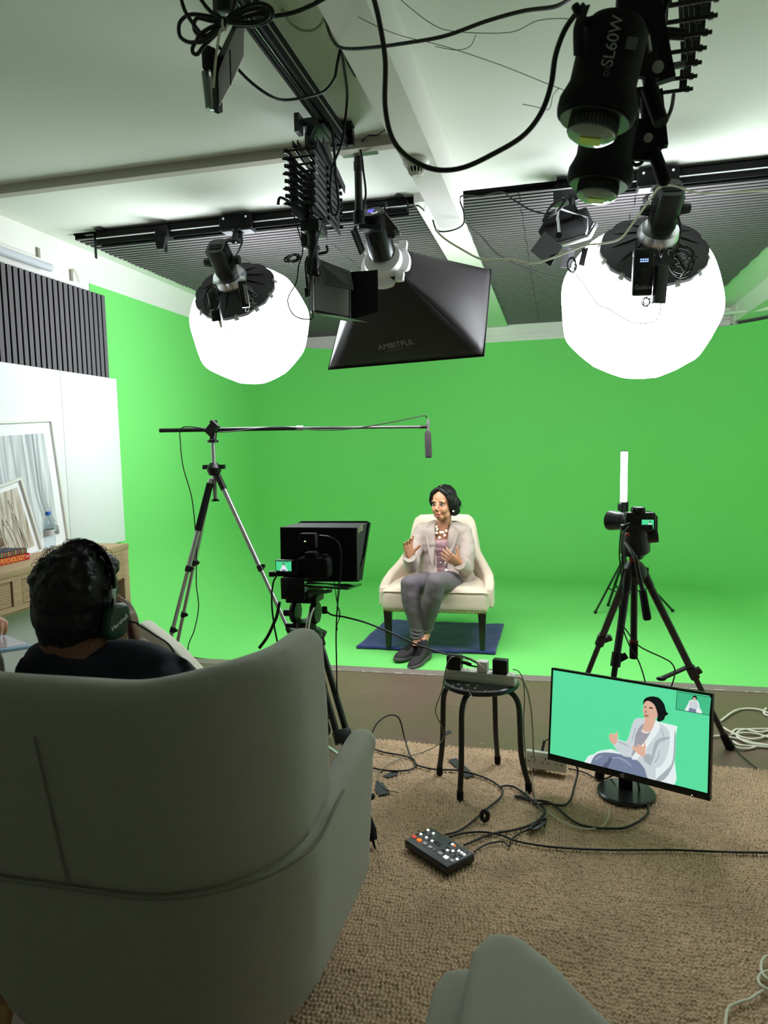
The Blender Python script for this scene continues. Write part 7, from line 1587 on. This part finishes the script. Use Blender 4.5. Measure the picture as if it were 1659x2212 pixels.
# cords at the stool
cable('thin_cable', [P(1012, 1425, y=2.86), P(985, 1418, y=2.83), P(970, 1425, y=2.8), P(962, 1450, y=2.78), P(955, 1490, y=2.76), P(941, 1530, y=2.76), P(945, 1550, y=2.77), P(957, 1575, y=2.78), P(955, 1600, y=2.8), P(930, 1618, z=.04), P(890, 1632, z=zf), P(850, 1645, z=zf), P(822, 1665, z=zf), P(818, 1685, z=zf), P(835, 1705, z=zf), P(862, 1712, z=zf)], .0022, GCABLE, 'thin grey cord dropping from the stool adapters to the rug on the left')
cable('thin_cable', [P(1108, 1446, y=2.84), P(1120, 1450, y=2.83), P(1130, 1470, y=2.84), P(1133, 1510, y=2.86), P(1131, 1560, y=2.88), P(1134, 1620, y=2.9), P(1137, 1680, z=.04), P(1140, 1720, z=zf)], .0022, GCABLE, 'thin grey cord dropping along the right stool leg')
cable('thin_cable', [P(1112, 1463, y=2.83), P(1128, 1468, y=2.84), P(1140, 1495, y=2.87), P(1148, 1540, y=2.92), P(1151, 1590, y=2.97), P(1153, 1630, y=3.0), P(1160, 1655, y=3.02)], .0036, mat('beige_cable', (160, 154, 132), .5), 'thick beige cord of the stool power strip reaching down to the floor strip')
cable('thin_cable', [P(1046, 1444, y=2.80), P(1040, 1438, y=2.80), P(1028, 1428, y=2.82), P(1015, 1420, y=2.84)], .0022, WCABLE, 'short white usb cord at the charger on the stool')
cable('thin_cable', [P(1176, 1602, y=3.06), P(1182, 1598, y=3.05), P(1190, 1595, y=3.04)], .0025, CABLE, 'thin black cord behind the monitor corner')
# white coil at the right edge
t = thing('cable_coil', 'white extension cable coiled on the brown floor at the right edge', 'cable', P(1620, 1600, z=.01))
for pts in ([(1556, 1558), (1585, 1537), (1610, 1531), (1640, 1533), (1665, 1542), (1700, 1548)], [(1536, 1592), (1555, 1590), (1590, 1595), (1615, 1601), (1640, 1607), (1700, 1614)], [(1562, 1572), (1590, 1587), (1615, 1596), (1640, 1595), (1668, 1585), (1690, 1577)], [(1700, 1575), (1650, 1575), (1612, 1576), (1596, 1580), (1592, 1590), (1605, 1600), (1630, 1608), (1690, 1612)], [(1582, 1582), (1590, 1576), (1612, 1576), (1640, 1582), (1665, 1577), (1690, 1570)], [(1578, 1587), (1610, 1583), (1640, 1587), (1665, 1594), (1700, 1600)], [(1584, 1602), (1600, 1610), (1640, 1613), (1700, 1618)], [(1580, 1611), (1600, 1617), (1620, 1617), (1632, 1613)], [(1655, 1530), (1650, 1538), (1656, 1545), (1680, 1548), (1690, 1535), (1670, 1526)]):
    build('cable_run', MB().tube([P(a, b_, z=.007 + .004 * (i % 2)) for i, (a, b_) in enumerate(pts)], .0058, 9, 6), WCABLE, t)
fl('floor_cable', [(1580, 1600, .03), (1595, 1625, .012), (1620, 1648, .01), (1641, 1664, .012)], .0028, CABLE, 'thin black cable crossing the floor behind the right tripod foot')
cable('white_floor_cable', [P(a, b_, z=.028) for a, b_ in ((1568, 2260), (1568, 2205), (1574, 2178), (1595, 2166), (1620, 2158), (1645, 2142), (1672, 2132), (1700, 2120))], .0040, WCABLE, 'white cable curving over the rug at the lower right corner')
cable('white_floor_cable', [P(a, b_, z=.032) for a, b_ in ((1700, 2060), (1665, 2064), (1650, 2070), (1644, 2090), (1652, 2110), (1675, 2125), (1665, 2138), (1648, 2132), (1638, 2118), (1644, 2104), (1668, 2094), (1700, 2080))], .0040, WCABLE, 'white cable curl at the right edge near the lower corner')
# ================================================================ camera and render look
cam = bpy.data.cameras.new('camera'); co = bpy.data.objects.new('camera', cam); COL.objects.link(co)
cam.sensor_fit = 'HORIZONTAL'; cam.sensor_width = 27.0; cam.lens = FPX / 1659 * 27.0
mm = RM.to_4x4(); mm.translation = V((0, 0, CAMH)); co.matrix_world = mm
cam.clip_start = .05
cam.dof.use_dof = True; cam.dof.focus_distance = 4.0; cam.dof.aperture_fstop = 6.5
sc = bpy.context.scene; sc.camera = co
w = bpy.data.worlds.new('world'); sc.world = w; w.use_nodes = True
w.node_tree.nodes['Background'].inputs[0].default_value = (.02, .02, .02, 1)
sc.view_settings.view_transform = 'Standard'; sc.view_settings.look = 'None'; sc.view_settings.gamma = 1; sc.view_settings.exposure = EXPO
sc.view_settings.use_curve_mapping = False
sc.cycles.max_bounces = 9; sc.cycles.diffuse_bounces = 7; sc.cycles.use_denoising = True
sc.cycles.sample_clamp_indirect = 20
